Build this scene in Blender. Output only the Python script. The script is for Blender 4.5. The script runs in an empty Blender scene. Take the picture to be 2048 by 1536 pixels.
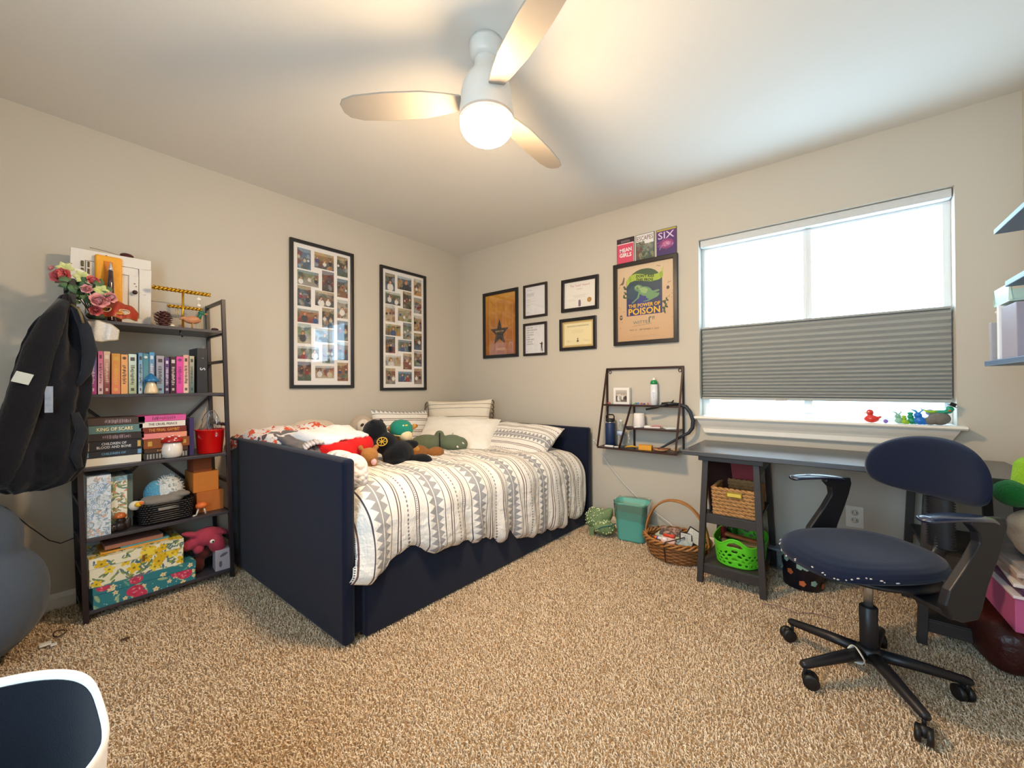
import bpy, math, random
import numpy as np
from mathutils import Matrix, Vector, noise as mnoise
PI = math.pi
rnd = random.Random(7)
SC = bpy.context.scene
COL = SC.collection

# ------------------------------------------------------------------ camera
FPX = 801.4565
def cam_axes(yaw, pitch, roll):
    f = Vector((math.cos(pitch)*math.cos(yaw), math.cos(pitch)*math.sin(yaw), math.sin(pitch)))
    r = f.cross(Vector((0, 0, 1))).normalized(); u = r.cross(f)
    return r*math.cos(roll)+u*math.sin(roll), u*math.cos(roll)-r*math.sin(roll), f
r_, u_, f_ = cam_axes(*[math.radians(a) for a in (128.48961, 0.32199, -0.31498)])
cam = bpy.data.cameras.new('camera'); camo = bpy.data.objects.new('camera', cam); COL.objects.link(camo)
cam.sensor_fit = 'HORIZONTAL'; cam.sensor_width = 36.0; cam.lens = 36.0*FPX/2048.0; cam.clip_start = 0.02
camo.matrix_world = Matrix(((r_.x, u_.x, -f_.x, 3.00985), (r_.y, u_.y, -f_.y, -2.91554), (r_.z, u_.z, -f_.z, 1.08454), (0, 0, 0, 1)))
SC.camera = camo

# ------------------------------------------------------------------ light and exposure
SC.view_settings.view_transform = 'Standard'
SC.view_settings.look = 'None'
SC.view_settings.exposure = 0.55
SC.view_settings.gamma = 1.0
SC.view_settings.use_curve_mapping = False
W = bpy.data.worlds.new('overcast_sky'); SC.world = W; W.use_nodes = True
bg = W.node_tree.nodes['Background']
bg.inputs[0].default_value = (0.52, 0.78, 1.0, 1); bg.inputs[1].default_value = 7.2
pl = bpy.data.lights.new('window_portal', 'AREA'); pl.shape = 'RECTANGLE'; pl.size = 1.18; pl.size_y = 1.2
pl.cycles.is_portal = True
plo = bpy.data.objects.new('window_portal', pl); COL.objects.link(plo)
plo.location = (2.906, 0.155, 1.475); plo.rotation_euler = (-PI/2, 0, 0)
pl2 = bpy.data.lights.new('added_window_portal', 'AREA'); pl2.shape = 'RECTANGLE'; pl2.size = 1.15; pl2.size_y = 1.5  # sky portal for the unseen window added as fill light
pl2.cycles.is_portal = True
plo2 = bpy.data.objects.new('added_window_portal', pl2); COL.objects.link(plo2)
plo2.location = (2.50, -3.90, 1.35); plo2.rotation_euler = (PI/2, 0, 0)
LAMP_POS = (1.954, -1.740, 2.105)      # the fan's light bowl
LAMP_COLOR = (1.0, 0.71, 0.42); LAMP_STRENGTH = 215.0
# ------------------------------------------------------------------ helpers
def lin(c):
    if isinstance(c, str):
        c = [int(c[i:i+2], 16)/255 for i in (0, 2, 4)]
    return tuple(x/12.92 if x <= 0.04045 else ((x+0.055)/1.055)**2.4 for x in c[:3])
def linA(a):
    a = np.clip(a, 0, 1)
    return np.where(a <= 0.04045, a/12.92, ((a+0.055)/1.055)**2.4)

class NX:                                   # small expression wrapper for math nodes
    def __init__(s, nt, sock): s.nt = nt; s.s = sock
    def op(s, o, *a):
        n = s.nt.nodes.new('ShaderNodeMath'); n.operation = o
        s.nt.links.new(s.s, n.inputs[0])
        for i, b in enumerate(a):
            if isinstance(b, NX): s.nt.links.new(b.s, n.inputs[i+1])
            else: n.inputs[i+1].default_value = b
        return NX(s.nt, n.outputs[0])
    def __add__(s, b): return s.op('ADD', b)
    __radd__ = __add__
    def __sub__(s, b): return s.op('SUBTRACT', b)
    def __mul__(s, b): return s.op('MULTIPLY', b)
    __rmul__ = __mul__
    def __truediv__(s, b): return s.op('DIVIDE', b)
    def __lt__(s, b): return s.op('LESS_THAN', b)
    def __gt__(s, b): return s.op('GREATER_THAN', b)
    def frac(s): return s.op('FRACT')
    def abs(s): return s.op('ABSOLUTE')
    def min(s, b): return s.op('MINIMUM', b)
    def max(s, b): return s.op('MAXIMUM', b)
    def sin(s): return s.op('SINE')

MATS = {}
def newmat(name):
    m = bpy.data.materials.new(name); m.use_nodes = True
    nt = m.node_tree; return m, nt, nt.nodes['Principled BSDF']
def texco(nt, kind='Object'):
    return nt.nodes.new('ShaderNodeTexCoord').outputs[kind]
def noise_node(nt, scale, detail=2, co=None, rough=0.5):
    n = nt.nodes.new('ShaderNodeTexNoise'); n.inputs['Scale'].default_value = scale
    n.inputs['Detail'].default_value = detail; n.inputs['Roughness'].default_value = rough
    nt.links.new(co or texco(nt), n.inputs['Vector']); return n
def mixcol(nt, fac, a, b):
    n = nt.nodes.new('ShaderNodeMix'); n.data_type = 'RGBA'
    for sock, v in ((n.inputs[0], fac), (n.inputs[6], a), (n.inputs[7], b)):
        if isinstance(v, NX): nt.links.new(v.s, sock)
        elif isinstance(v, bpy.types.NodeSocket): nt.links.new(v, sock)
        elif isinstance(v, (int, float)): sock.default_value = v
        else: sock.default_value = (*v, 1)
    return n.outputs[2]
def bump(nt, b, h, strength, dist=0.002):
    n = nt.nodes.new('ShaderNodeBump'); n.inputs['Strength'].default_value = strength
    n.inputs['Distance'].default_value = dist
    nt.links.new(h.s if isinstance(h, NX) else h, n.inputs['Height']); nt.links.new(n.outputs[0], b.inputs['Normal'])
def P(c, rough=0.55, metal=0.0, var=0.06, scale=40, bmp=0.0, bscale=200, bdist=0.002, coat=0, spec=0.5, sheen=0, trans=0, alpha=1, c2=None):
    key = (c, rough, metal, var, scale, bmp, bscale, bdist, coat, spec, sheen, trans, alpha, c2)
    if key in MATS: return MATS[key]
    m, nt, b = newmat('procedural_'+str(c))
    col = lin(c); n = noise_node(nt, scale, 3)
    lo = tuple(x*(1-var) for x in col); hi = tuple(min(1, x*(1+var)) for x in col)
    if c2: lo = col; hi = lin(c2)
    nt.links.new(mixcol(nt, n.outputs[0], lo, hi), b.inputs['Base Color'])
    b.inputs['Roughness'].default_value = rough; b.inputs['Metallic'].default_value = metal
    b.inputs['Coat Weight'].default_value = coat; b.inputs['Specular IOR Level'].default_value = spec
    b.inputs['Sheen Weight'].default_value = sheen; b.inputs['Transmission Weight'].default_value = trans
    b.inputs['Alpha'].default_value = alpha
    if bmp: bump(nt, b, noise_node(nt, bscale, 2).outputs[0], bmp, bdist)
    MATS[key] = m; return m
def fabric(c, var=0.1, bmp=0.4, bscale=350, rough=0.9, sheen=0.15, **k):
    return P(c, rough=rough, var=var, bmp=bmp, bscale=bscale, sheen=sheen, spec=0.2, **k)
def emis(c, strength):
    m, nt, b = newmat('glowing')
    b.inputs['Base Color'].default_value = (*c, 1); b.inputs['Emission Color'].default_value = (*c, 1)
    b.inputs['Emission Strength'].default_value = strength; return m
def glassmat(tint=(1, 1, 1), rough=0.0, refl=1.0):
    key = ('glass', tint, rough, refl)
    if key in MATS: return MATS[key]
    m = bpy.data.materials.new('thin_clear_glass'); m.use_nodes = True; nt = m.node_tree; nt.nodes.clear()
    o = nt.nodes.new('ShaderNodeOutputMaterial'); t = nt.nodes.new('ShaderNodeBsdfTransparent'); g = nt.nodes.new('ShaderNodeBsdfGlossy')
    f = nt.nodes.new('ShaderNodeFresnel'); gm = nt.nodes.new('ShaderNodeNewGeometry'); ior = NX(nt, gm.outputs['Backfacing'])*(1/1.5-1.5)+1.5; nt.links.new(ior.s, f.inputs[0]); mx = nt.nodes.new('ShaderNodeMixShader')
    t.inputs[0].default_value = (*tint, 1); g.inputs['Roughness'].default_value = rough
    ff = NX(nt, f.outputs[0])*refl
    nt.links.new(ff.s, mx.inputs[0]); nt.links.new(t.outputs[0], mx.inputs[1]); nt.links.new(g.outputs[0], mx.inputs[2]); nt.links.new(mx.outputs[0], o.inputs[0])
    MATS[key] = m; return m
def painted(rough=0.5, coat=0.0, bmp=0):
    key = ('painted', rough, coat, bmp)
    if key in MATS: return MATS[key]
    m, nt, b = newmat('printed_colour'); a = nt.nodes.new('ShaderNodeAttribute'); a.attribute_name = 'Col'
    nt.links.new(a.outputs['Color'], b.inputs['Base Color']); b.inputs['Roughness'].default_value = rough
    b.inputs['Coat Weight'].default_value = coat
    if bmp: bump(nt, b, noise_node(nt, 300, 2).outputs[0], bmp)
    MATS[key] = m; return m

I4 = Matrix.Identity(4)
def basis(x, y, z, o=(0, 0, 0)):
    return Matrix(((x[0], y[0], z[0], o[0]), (x[1], y[1], z[1], o[1]), (x[2], y[2], z[2], o[2]), (0, 0, 0, 1)))
def on_back(x, z, y=0.0): return basis((1, 0, 0), (0, 0, 1), (0, -1, 0), (x, y, z))      # faces -y
def on_left(y, z, x=0.0): return basis((0, 1, 0), (0, 0, 1), (1, 0, 0), (x, y, z))       # faces +x
def TR(loc=(0, 0, 0), rot=(0, 0, 0), s=(1, 1, 1)):
    from mathutils import Euler
    return Matrix.Translation(loc) @ Euler(rot).to_matrix().to_4x4() @ Matrix.Diagonal((*s, 1))

class MB:
    def __init__(s, M=None): s.v = []; s.f = []; s.sm = []; s.M = M or I4; s.uv = {}
    def add(s, vs, fs, smooth=True):
        o = len(s.v); M = s.M
        s.v.extend((M @ Vector(v))[:] for v in vs); s.f.extend(tuple(i+o for i in f) for f in fs); s.sm.extend([smooth]*len(fs)); return o
    def box(s, x0, x1, y0, y1, z0, z1):
        s.add([(x, y, z) for x in (x0, x1) for y in (y0, y1) for z in (z0, z1)],
              [(0, 1, 3, 2), (4, 6, 7, 5), (0, 4, 5, 1), (2, 3, 7, 6), (0, 2, 6, 4), (1, 5, 7, 3)], False); return s
    def bar(s, a, b, w, h, up=(0, 0, 1)):                     # rectangular bar between two points
        a = Vector(a); b = Vector(b); d = (b-a).normalized(); u = Vector(up)
        if abs(d.dot(u)) > 0.98: u = Vector((0, 1, 0))
        x = d.cross(u).normalized()*w/2; y = x.cross(d).normalized()*h/2
        s.add([a-x-y, a+x-y, a+x+y, a-x+y, b-x-y, b+x-y, b+x+y, b-x+y],
              [(0, 3, 2, 1), (4, 5, 6, 7), (0, 1, 5, 4), (1, 2, 6, 5), (2, 3, 7, 6), (3, 0, 4, 7)], False); return s
    def tube(s, pts, r, n=8, closed=False, flat=1.0):
        pts = [Vector(p) for p in pts]; N = len(pts); rs = r if isinstance(r, (list, tuple)) else [r]*N
        def tan(i):
            a = pts[(i-1) % N] if closed or i > 0 else pts[i]; b = pts[(i+1) % N] if closed or i < N-1 else pts[i]
            t = b-a; return t.normalized() if t.length > 1e-9 else Vector((0, 0, 1))
        t0 = tan(0); u = Vector((0, 0, 1)) if abs(t0.z) < 0.9 else Vector((1, 0, 0)); x = t0.cross(u).normalized(); vs = []
        for i in range(N):
            t = tan(i); x = (x-t*x.dot(t)); x = x.normalized() if x.length > 1e-6 else t.orthogonal().normalized(); y = t.cross(x)
            for k in range(n):
                a = 2*PI*k/n; vs.append(pts[i]+x*(math.cos(a)*rs[i])+y*(math.sin(a)*rs[i]*flat))
        fs = []
        for i in range(N if closed else N-1):
            j = (i+1) % N
            for k in range(n): fs.append((i*n+k, i*n+(k+1) % n, j*n+(k+1) % n, j*n+k))
        if not closed: fs.append(tuple(reversed(range(n)))); fs.append(tuple((N-1)*n+k for k in range(n)))
        s.add(vs, fs); return s
    def cyl(s, a, b, r, r2=None, n=16): return s.tube([a, b], [r, r if r2 is None else r2], n)
    def lathe(s, prof, c=(0, 0, 0), n=24, sx=1, sy=1, fn=None, smooth=True):
        vs = []
        for r, z in prof:
            for k in range(n):
                a = 2*PI*k/n; rr = r*(fn(a, z) if fn else 1); vs.append((c[0]+rr*math.cos(a)*sx, c[1]+rr*math.sin(a)*sy, c[2]+z))
        fs = [(i*n+k, i*n+(k+1) % n, (i+1)*n+(k+1) % n, (i+1)*n+k) for i in range(len(prof)-1) for k in range(n)]
        if prof[0][0] > 1e-6: fs.append(tuple(reversed(range(n))))
        if prof[-1][0] > 1e-6: fs.append(tuple((len(prof)-1)*n+k for k in range(n)))
        s.add(vs, fs, smooth); return s
    def ell(s, c, r, rot=(0, 0, 0), n=16, m=10, p=1.0):
        if isinstance(r, (int, float)): r = (r, r, r)
        T = TR(c, rot); vs = []; fs = []
        sg = lambda v: math.copysign(abs(v)**p, v)
        for i in range(m+1):
            ph = -PI/2+PI*i/m
            for k in range(n):
                a = 2*PI*k/n
                vs.append(T @ Vector((r[0]*sg(math.cos(ph))*sg(math.cos(a)), r[1]*sg(math.cos(ph))*sg(math.sin(a)), r[2]*sg(math.sin(ph)))))
        for i in range(m):
            for k in range(n): fs.append((i*n+k, i*n+(k+1) % n, (i+1)*n+(k+1) % n, (i+1)*n+k))
        s.add(vs, fs); return s
    def prism(s, pts, z0, z1, smooth=False):
        n = len(pts)
        s.add([(x, y, z0) for x, y in pts]+[(x, y, z1) for x, y in pts],
              [tuple(reversed(range(n))), tuple(range(n, 2*n))]+[(i, (i+1) % n, n+(i+1) % n, n+i) for i in range(n)], smooth); return s
    def grid(s, fn, nu, nv, cu=False, smooth=True, uv=None):
        vs = []; o = len(s.v)
        for j in range(nv+1):
            for i in range(nu if cu else nu+1):
                vs.append(fn(i/nu, j/nv))
                if uv: s.uv[o+len(vs)-1] = uv(i/nu, j/nv)
        w = nu if cu else nu+1
        s.add(vs, [(j*w+i, j*w+(i+1) % w, (j+1)*w+(i+1) % w, (j+1)*w+i) for j in range(nv) for i in range(nu)], smooth); return s
    def build(s, name, mat=None, parent=None, bevel=0, seg=2, sub=0, remesh=0, solid=0, smooth=None, label=None, flip=False):
        me = bpy.data.meshes.new(name); me.from_pydata(s.v, [], s.f)
        for i, p in enumerate(me.polygons): p.use_smooth = s.sm[i] if smooth is None else smooth
        if s.uv:
            ul = me.uv_layers.new(name='UVMap')
            for l in me.loops: ul.data[l.index].uv = s.uv.get(l.vertex_index, (0, 0))
        me.validate()
        if not s.uv or flip:
            import bmesh
            b = bmesh.new(); b.from_mesh(me)
            if not s.uv:
                bmesh.ops.remove_doubles(b, verts=b.verts, dist=1e-6); bmesh.ops.recalc_face_normals(b, faces=b.faces)
            if flip: bmesh.ops.reverse_faces(b, faces=b.faces)
            b.to_mesh(me); b.free()
        o = bpy.data.objects.new(name, me); COL.objects.link(o)
        if mat: me.materials.append(mat)
        if remesh:
            m = o.modifiers.new('r', 'REMESH'); m.mode = 'VOXEL'; m.voxel_size = remesh; m.use_smooth_shade = True
            m = o.modifiers.new('s', 'SMOOTH'); m.iterations = 4; m.factor = 0.5
        if solid:
            m = o.modifiers.new('t', 'SOLIDIFY'); m.thickness = solid; m.offset = 0
        if bevel:
            m = o.modifiers.new('b', 'BEVEL'); m.width = bevel; m.segments = seg; m.limit_method = 'ANGLE'; m.angle_limit = 0.7
        if sub:
            m = o.modifiers.new('u', 'SUBSURF'); m.levels = sub; m.render_levels = sub
        if parent: o.parent = parent
        if label: o['label'] = label
        return o
def tag(o, label, cat, group=None, kind=None):
    if label: o['label'] = label
    if cat: o['category'] = cat
    if group: o['group'] = group
    if kind: o['kind'] = kind
    return o
def thing(name, label, cat, group=None):
    o = bpy.data.objects.new(name, None); o.empty_display_size = 0.02; COL.objects.link(o); return tag(o, label, cat, group)
def struct(mb, name, mat, **k):
    o = mb.build(name, mat, **k); o['kind'] = 'structure'; return o
def settle(root, loc):                       # move a thing's origin to its base without moving its parts
    root.location = loc
    for c in list(root.children): c.matrix_parent_inverse = Matrix.Translation([-a for a in loc])
def copy_tree(o, parent=None):
    c = o.copy(); COL.objects.link(c); c.parent = parent
    for ch in list(o.children): copy_tree(ch, c)
    return c
def text(body, size, M, mat, parent=None, name='lettering', align='CENTER', width=None, ext=0.0004, bold=0.0, sp=1.0):
    cu = bpy.data.curves.new(name, 'FONT'); cu.body = body; cu.size = size; cu.align_x = align; cu.align_y = 'CENTER'
    cu.extrude = ext; cu.offset = bold; cu.resolution_u = 2; cu.space_line = sp
    t = bpy.data.objects.new('tmp', cu); COL.objects.link(t); bpy.context.view_layer.update()
    me = bpy.data.meshes.new_from_object(t); bpy.data.objects.remove(t)
    if width:
        xs = [v.co.x for v in me.vertices]; w = max(xs)-min(xs); k = width/w if w else 1
        for v in me.vertices: v.co.x *= k
    me.transform(M); me.name = name
    o = bpy.data.objects.new(name, me); COL.objects.link(o); me.materials.clear(); me.materials.append(mat)
    if parent: o.parent = parent
    return o

class Canvas:                                # a small numpy painter for printed surfaces (metres, origin lower left)
    def __init__(s, w, h, step, bgc):
        s.w, s.h = w, h; s.nx = max(3, int(w/step)+1); s.ny = max(3, int(h/step)+1)
        s.X, s.Y = np.meshgrid(np.linspace(0, w, s.nx), np.linspace(0, h, s.ny)); s.C = np.zeros((s.ny, s.nx, 3)); s.C[:] = s.c(bgc)
    @staticmethod
    def c(c): return np.array([int(c[i:i+2], 16)/255 for i in (0, 2, 4)]) if isinstance(c, str) else np.array(c)
    def mask(s, m, col, a=1.0): s.C[m] = s.C[m]*(1-a)+s.c(col)*a
    def ell(s, x, y, rx, ry, col, rot=0, a=1.0):
        dx, dy = s.X-x, s.Y-y; c, n = math.cos(rot), math.sin(rot)
        s.mask(((dx*c+dy*n)/rx)**2+((dy*c-dx*n)/ry)**2 < 1, col, a)
    def rect(s, x0, y0, x1, y1, col, a=1.0): s.mask((s.X >= x0) & (s.X <= x1) & (s.Y >= y0) & (s.Y <= y1), col, a)
    def poly(s, pts, col, a=1.0):
        m = np.zeros(s.X.shape, bool); n = len(pts)
        for i in range(n):
            (x0, y0), (x1, y1) = pts[i], pts[(i+1) % n]
            if y0 == y1: continue
            m ^= ((s.Y > y0) != (s.Y > y1)) & (s.X < (x1-x0)*(s.Y-y0)/(y1-y0)+x0)
        s.mask(m, col, a)
    def line(s, x0, y0, x1, y1, w, col, a=1.0):
        dx, dy = x1-x0, y1-y0; L = dx*dx+dy*dy+1e-12; t = np.clip(((s.X-x0)*dx+(s.Y-y0)*dy)/L, 0, 1)
        s.mask((s.X-x0-t*dx)**2+(s.Y-y0-t*dy)**2 < w*w/4, col, a)
    def grad(s, c0, c1, vert=True):
        t = (s.Y/s.h if vert else s.X/s.w)[..., None]; s.C[:] = s.c(c0)*(1-t)+s.c(c1)*t
    def speckle(s, amt, seed=1):
        s.C += np.random.RandomState(seed).uniform(-amt, amt, s.C.shape[:2])[..., None]
    def build(s, name, M, parent=None, rough=0.5, coat=0, z=0.0, bend=None, label=None):
        n = s.nx*s.ny; co = np.zeros((n, 4)); co[:, 0] = s.X.ravel(); co[:, 1] = s.Y.ravel(); co[:, 2] = z; co[:, 3] = 1
        if bend is not None: co[:, 2] += bend(s.X.ravel(), s.Y.ravel())
        co = (co @ np.array(M).T)[:, :3]
        i, j = np.meshgrid(np.arange(s.nx-1), np.arange(s.ny-1)); a = (j*s.nx+i).ravel()
        f = np.stack([a, a+1, a+1+s.nx, a+s.nx], 1).astype(np.int32)
        me = bpy.data.meshes.new(name); me.vertices.add(n); me.vertices.foreach_set('co', co.ravel())
        me.loops.add(f.size); me.loops.foreach_set('vertex_index', f.ravel()); me.polygons.add(len(f))
        me.polygons.foreach_set('loop_start', np.arange(len(f), dtype=np.int32)*4)
        me.polygons.foreach_set('loop_total', np.full(len(f), 4, np.int32)); me.update()
        at = me.color_attributes.new('Col', 'FLOAT_COLOR', 'POINT'); c = np.ones((n, 4)); c[:, :3] = linA(s.C.reshape(-1, 3))
        at.data.foreach_set('color', c.ravel()); me.materials.append(painted(rough, coat))
        o = bpy.data.objects.new(name, me); COL.objects.link(o)
        if parent: o.parent = parent
        if label: o['label'] = label
        return o
def wob(x, y, s=0):                           # smooth pseudo noise, -1..1
    return mnoise.noise(Vector((x, y, s*7.3)))
# ------------------------------------------------------------------ room
RX, RY, H = 3.712, -3.75, 2.44               # right wall, wall behind the camera, ceiling
WX0, WX1, WZ0, WZ1 = 2.315, 3.497, 0.878, 2.07
m_wall = P('cac2b4', rough=0.85, var=0.012, scale=3, bmp=0.12, bscale=260, bdist=0.001)
m_ceil = P('e4e0d8', rough=0.9, var=0.012, scale=3, bmp=0.15, bscale=200, bdist=0.001)
m_trim = P('ece6da', rough=0.45, var=0.02)
struct(MB().box(-0.12, 0, RY-0.12, 0.12, 0, H), 'wall_left', m_wall)
b = MB()
b.box(0, WX0, 0, 0.12, 0, H); b.box(WX1, RX, 0, 0.12, 0, H); b.box(WX0, WX1, 0, 0.12, 0, WZ0-0.015); b.box(WX0, WX1, 0, 0.12, WZ1, H)
struct(b, 'wall_back', m_wall)
struct(MB().box(RX, RX+0.12, RY-0.12, 0.12, 0, H), 'wall_right', m_wall)
A0, A1 = 1.92, 3.08  # opening for the added fill window
b = MB(); b.box(-0.12, A0, RY-0.12, RY, 0, H); b.box(A1, RX+0.12, RY-0.12, RY, 0, H); b.box(A0, A1, RY-0.12, RY, 0, 0.60); b.box(A0, A1, RY-0.12, RY, 2.10, H)
struct(b, 'wall_front', m_wall)
b = MB(); b.box(A0, A1, RY-0.11, RY-0.07, 0.60, 0.64); b.box(A0, A1, RY-0.11, RY-0.07, 2.05, 2.10); b.box(A0, A0+.05, RY-0.11, RY-0.07, 0.64, 2.05); b.box(A1-.05, A1, RY-0.11, RY-0.07, 0.64, 2.05); b.box(2.48, 2.52, RY-0.11, RY-0.07, 0.64, 2.05)  # unseen window added behind the camera to let in cool fill light
struct(b, 'added_fill_window', m_trim)
struct(MB().box(-0.12, RX+0.12, RY-0.12, 0.12, H, H+0.1), 'ceiling', m_ceil)
m_fl = P('b8986e', rough=0.95, var=0.3, scale=400)
struct(MB().box(-0.12, RX+0.12, RY-0.12, 0.12, -0.1, -0.012), 'floor', m_fl)
def baseb(b, M, L):                           # profile board along local x, thickness toward local -y
    b.M = M; prof = [(0, 0), (-0.014, 0), (-0.014, 0.062), (-0.009, 0.075), (-0.004, 0.082), (0, 0.084)]
    n = len(prof); b.add([(x, p[0], p[1]) for x in (0, L) for p in prof], [(i, (i+1) % n, n+(i+1) % n, n+i) for i in range(n)]+[tuple(range(n)), tuple(reversed(range(n, 2*n)))], False)
b = MB(); baseb(b, TR((0.002, -0.0005, -0.012)), RX-0.004); struct(b, 'baseboard_back', m_trim)
b = MB(); baseb(b, TR((0.0005, -0.016, -0.012), (0, 0, -PI/2), (1, -1, 1)), 3.7); struct(b, 'baseboard_left', m_trim)
b = MB(); baseb(b, TR((RX-0.0005, -0.016, -0.012), (0, 0, -PI/2)), 3.7); struct(b, 'baseboard_right', m_trim)

# carpet pile: curved yarn tufts on the floor
def carpet():
    rs = np.random.RandomState(3); sp = 0.0058
    xs = np.arange(0.016, RX-0.016, sp); ys = np.arange(-3.2, -0.017, sp); X, Y = np.meshgrid(xs, ys); X = X.ravel(); Y = Y.ravel()
    X = X+rs.uniform(-.5, .5, X.size)*sp; Y = Y+rs.uniform(-.5, .5, Y.size)*sp
    keep = ~((X < 1.36) & (Y > -1.9)); X = X[keep]; Y = Y[keep]; N = X.size
    a = rs.uniform(0, 2*PI, N); c, s = np.cos(a), np.sin(a); ln = rs.uniform(0.005, 0.010, N); hh = rs.uniform(0.011, 0.0165, N)
    lean2 = rs.uniform(-1.3, 1.3, N); w = rs.uniform(0.0013, 0.0020, N)
    V = np.zeros((N, 8, 3))
    for k in range(4):
        t = k/3; px = c*ln*t*t; py = s*ln*t*t; curl = np.sin(t*2.2)*0.004*lean2
        cx = X+px-s*curl; cy = Y+py+c*curl; z = -0.012+hh*np.sin(t*PI*0.56); ww = w*(1.0-0.35*t)
        V[:, 2*k, 0] = cx-s*ww; V[:, 2*k, 1] = cy+c*ww; V[:, 2*k, 2] = z; V[:, 2*k+1, 0] = cx+s*ww; V[:, 2*k+1, 1] = cy-c*ww; V[:, 2*k+1, 2] = z+0.0012
    base = (np.arange(N)*8)[:, None]; F = np.concatenate([base+np.array([2*k, 2*k+1, 2*k+3, 2*k+2]) for k in range(3)], 1).reshape(-1, 4).astype(np.int32)
    me = bpy.data.meshes.new('carpet_pile'); me.vertices.add(N*8); me.vertices.foreach_set('co', V.ravel())
    me.loops.add(F.size); me.loops.foreach_set('vertex_index', F.ravel()); me.polygons.add(len(F))
    me.polygons.foreach_set('loop_start', np.arange(len(F), dtype=np.int32)*4); me.polygons.foreach_set('loop_total', np.full(len(F), 4, np.int32))
    me.polygons.foreach_set('use_smooth', np.ones(len(F), bool)); me.update()
    m, nt, b = newmat('carpet_yarn'); n = noise_node(nt, 170, 1); n2 = noise_node(nt, 5, 3)
    f = ((NX(nt, n.outputs[0])-0.5)*3.2+0.5).max(0).min(1)
    col = mixcol(nt, f, lin('c8a982'), lin('fdebd2')); col = mixcol(nt, NX(nt, n2.outputs[0])*0.35, col, lin('d6c2a4'))
    nt.links.new(col, b.inputs['Base Color']); b.inputs['Roughness'].default_value = 0.9; b.inputs['Specular IOR Level'].default_value = 0.15
    me.materials.append(m); o = bpy.data.objects.new('carpet_pile', me); COL.objects.link(o)
    tag(o, 'beige speckled wall-to-wall carpet pile covering the bedroom floor', 'carpet', kind='stuff')
carpet()

# window
m_vinyl = P('eef1f2', rough=0.4, var=0.02)
m_sill = P('efe8dc', rough=0.35, var=0.02)
b = MB(); Y0, Y1 = 0.085, 0.125
b.box(WX0, WX1, Y0, Y1, WZ0, WZ0+0.035); b.box(WX0, WX1, Y0, Y1, WZ1-0.06, WZ1); b.box(WX0, WX0+0.045, Y0, Y1, WZ0+0.035, WZ1-0.06); b.box(WX1-0.03, WX1, Y0, Y1, WZ0+0.035, WZ1-0.06)
b.box(2.884, 2.925, Y0-0.012, Y1, WZ0+0.035, WZ1-0.06)
w = struct(b, 'window_1', m_vinyl, bevel=0.003)
g = MB(); g.box(WX0+0.04, 2.89, 0.104, 0.107, WZ0+0.03, WZ1-0.055); g.box(2.92, WX1-0.025, 0.104, 0.107, WZ0+0.03, WZ1-0.055)
g.build('window_pane', glassmat(), w)
b = MB(); b.box(WX0-0.0, WX1+0.0, 0.0005, 0.085, WZ0-0.015, WZ0)
pr = [(-0.072, WZ0-0.018), (-0.078, WZ0-0.009), (-0.072, WZ0), (0.0005, WZ0), (0.0005, WZ0-0.018)]
n = 5; b.add([(x, p[0], p[1]) for x in (2.288, 3.522) for p in pr], [(i, (i+1) % n, n+(i+1) % n, n+i) for i in range(n)]+[tuple(range(n)), tuple(range(n, 2*n))], False)
struct(b, 'trim_1', m_sill, bevel=0.002)
b = MB(); prof = [(-0.058, 0), (-0.056, -0.012), (-0.046, -0.03), (-0.034, -0.048), (-0.028, -0.062), (-0.028, -0.088), (-0.022, -0.095), (0, -0.095), (0, 0)]
n = len(prof); b.add([(2.31+(-(p[1]))*0.45, p[0]-0.0005, WZ0-0.018+p[1]) for p in prof]+[(3.50+p[1]*0.45, p[0]-0.0005, WZ0-0.018+p[1]) for p in prof],
      [(i, (i+1) % n, n+(i+1) % n, n+i) for i in range(n)]+[tuple(range(n)), tuple(range(n, 2*n))], False)
struct(b, 'trim_2', m_sill)

# cellular shade
sh = thing('pleated_shade', 'grey pleated window shade lowered from the top, covering the middle of the window', 'window shade')
zt, zb, x0, x1 = 1.478, 0.992, WX0+0.006, WX1-0.008
pz = [0]; st = 0.036
while pz[-1] < zt-zb-0.03: pz.append(pz[-1]+st); st = max(0.015, st*0.958)
pts = []
for i, q in enumerate(pz):
    z = zt-0.012-q
    if z < zb+0.012: break
    pts.append((0.062, z)); nx = pz[i+1] if i+1 < len(pz) else q+0.015; zz = zt-0.012-(q+nx)/2
    if zz > zb+0.010: pts.append((0.044, zz))
b = MB(); b.add([(x, p[0], p[1]) for x in (x0, x1) for p in pts]+[(x, 0.115-p[0]*0.6, p[1]) for x in (x0, x1) for p in pts], [], False)
n = len(pts); b.f += [(i, i+1, n+i+1, n+i) for i in range(n-1)]+[(2*n+i, 2*n+i+1, 3*n+i+1, 3*n+i) for i in range(n-1)]
b.f += [(i, i+1, 2*n+i+1, 2*n+i) for i in range(n-1)]+[(n+i, n+i+1, 3*n+i+1, 3*n+i) for i in range(n-1)]; b.sm += [False]*(4*(n-1))
m_shade = P('a9aaa6', rough=0.8, var=0.03)
b.build('pleated_fabric', m_shade, sh)
MB().box(x0, x1, 0.040, 0.072, zt-0.012, zt).build('top_rail', m_shade, sh, bevel=0.003)
MB().box(x0, x1, 0.040, 0.072, zb-0.004, zb+0.013).build('bottom_rail', m_shade, sh, bevel=0.003)
MB().box(WX0+0.004, WX1-0.004, 0.028, 0.078, WZ1-0.048, WZ1-0.002).build('head_rail', P('d5d6d6', rough=0.5), sh, bevel=0.003)
for x in (2.74, 2.45): MB().box(x, x+.06, 0.034, 0.041, zb-0.006, zb+0.006).build('pull_tab', P('b0a79c'), sh, bevel=0.002)
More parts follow.
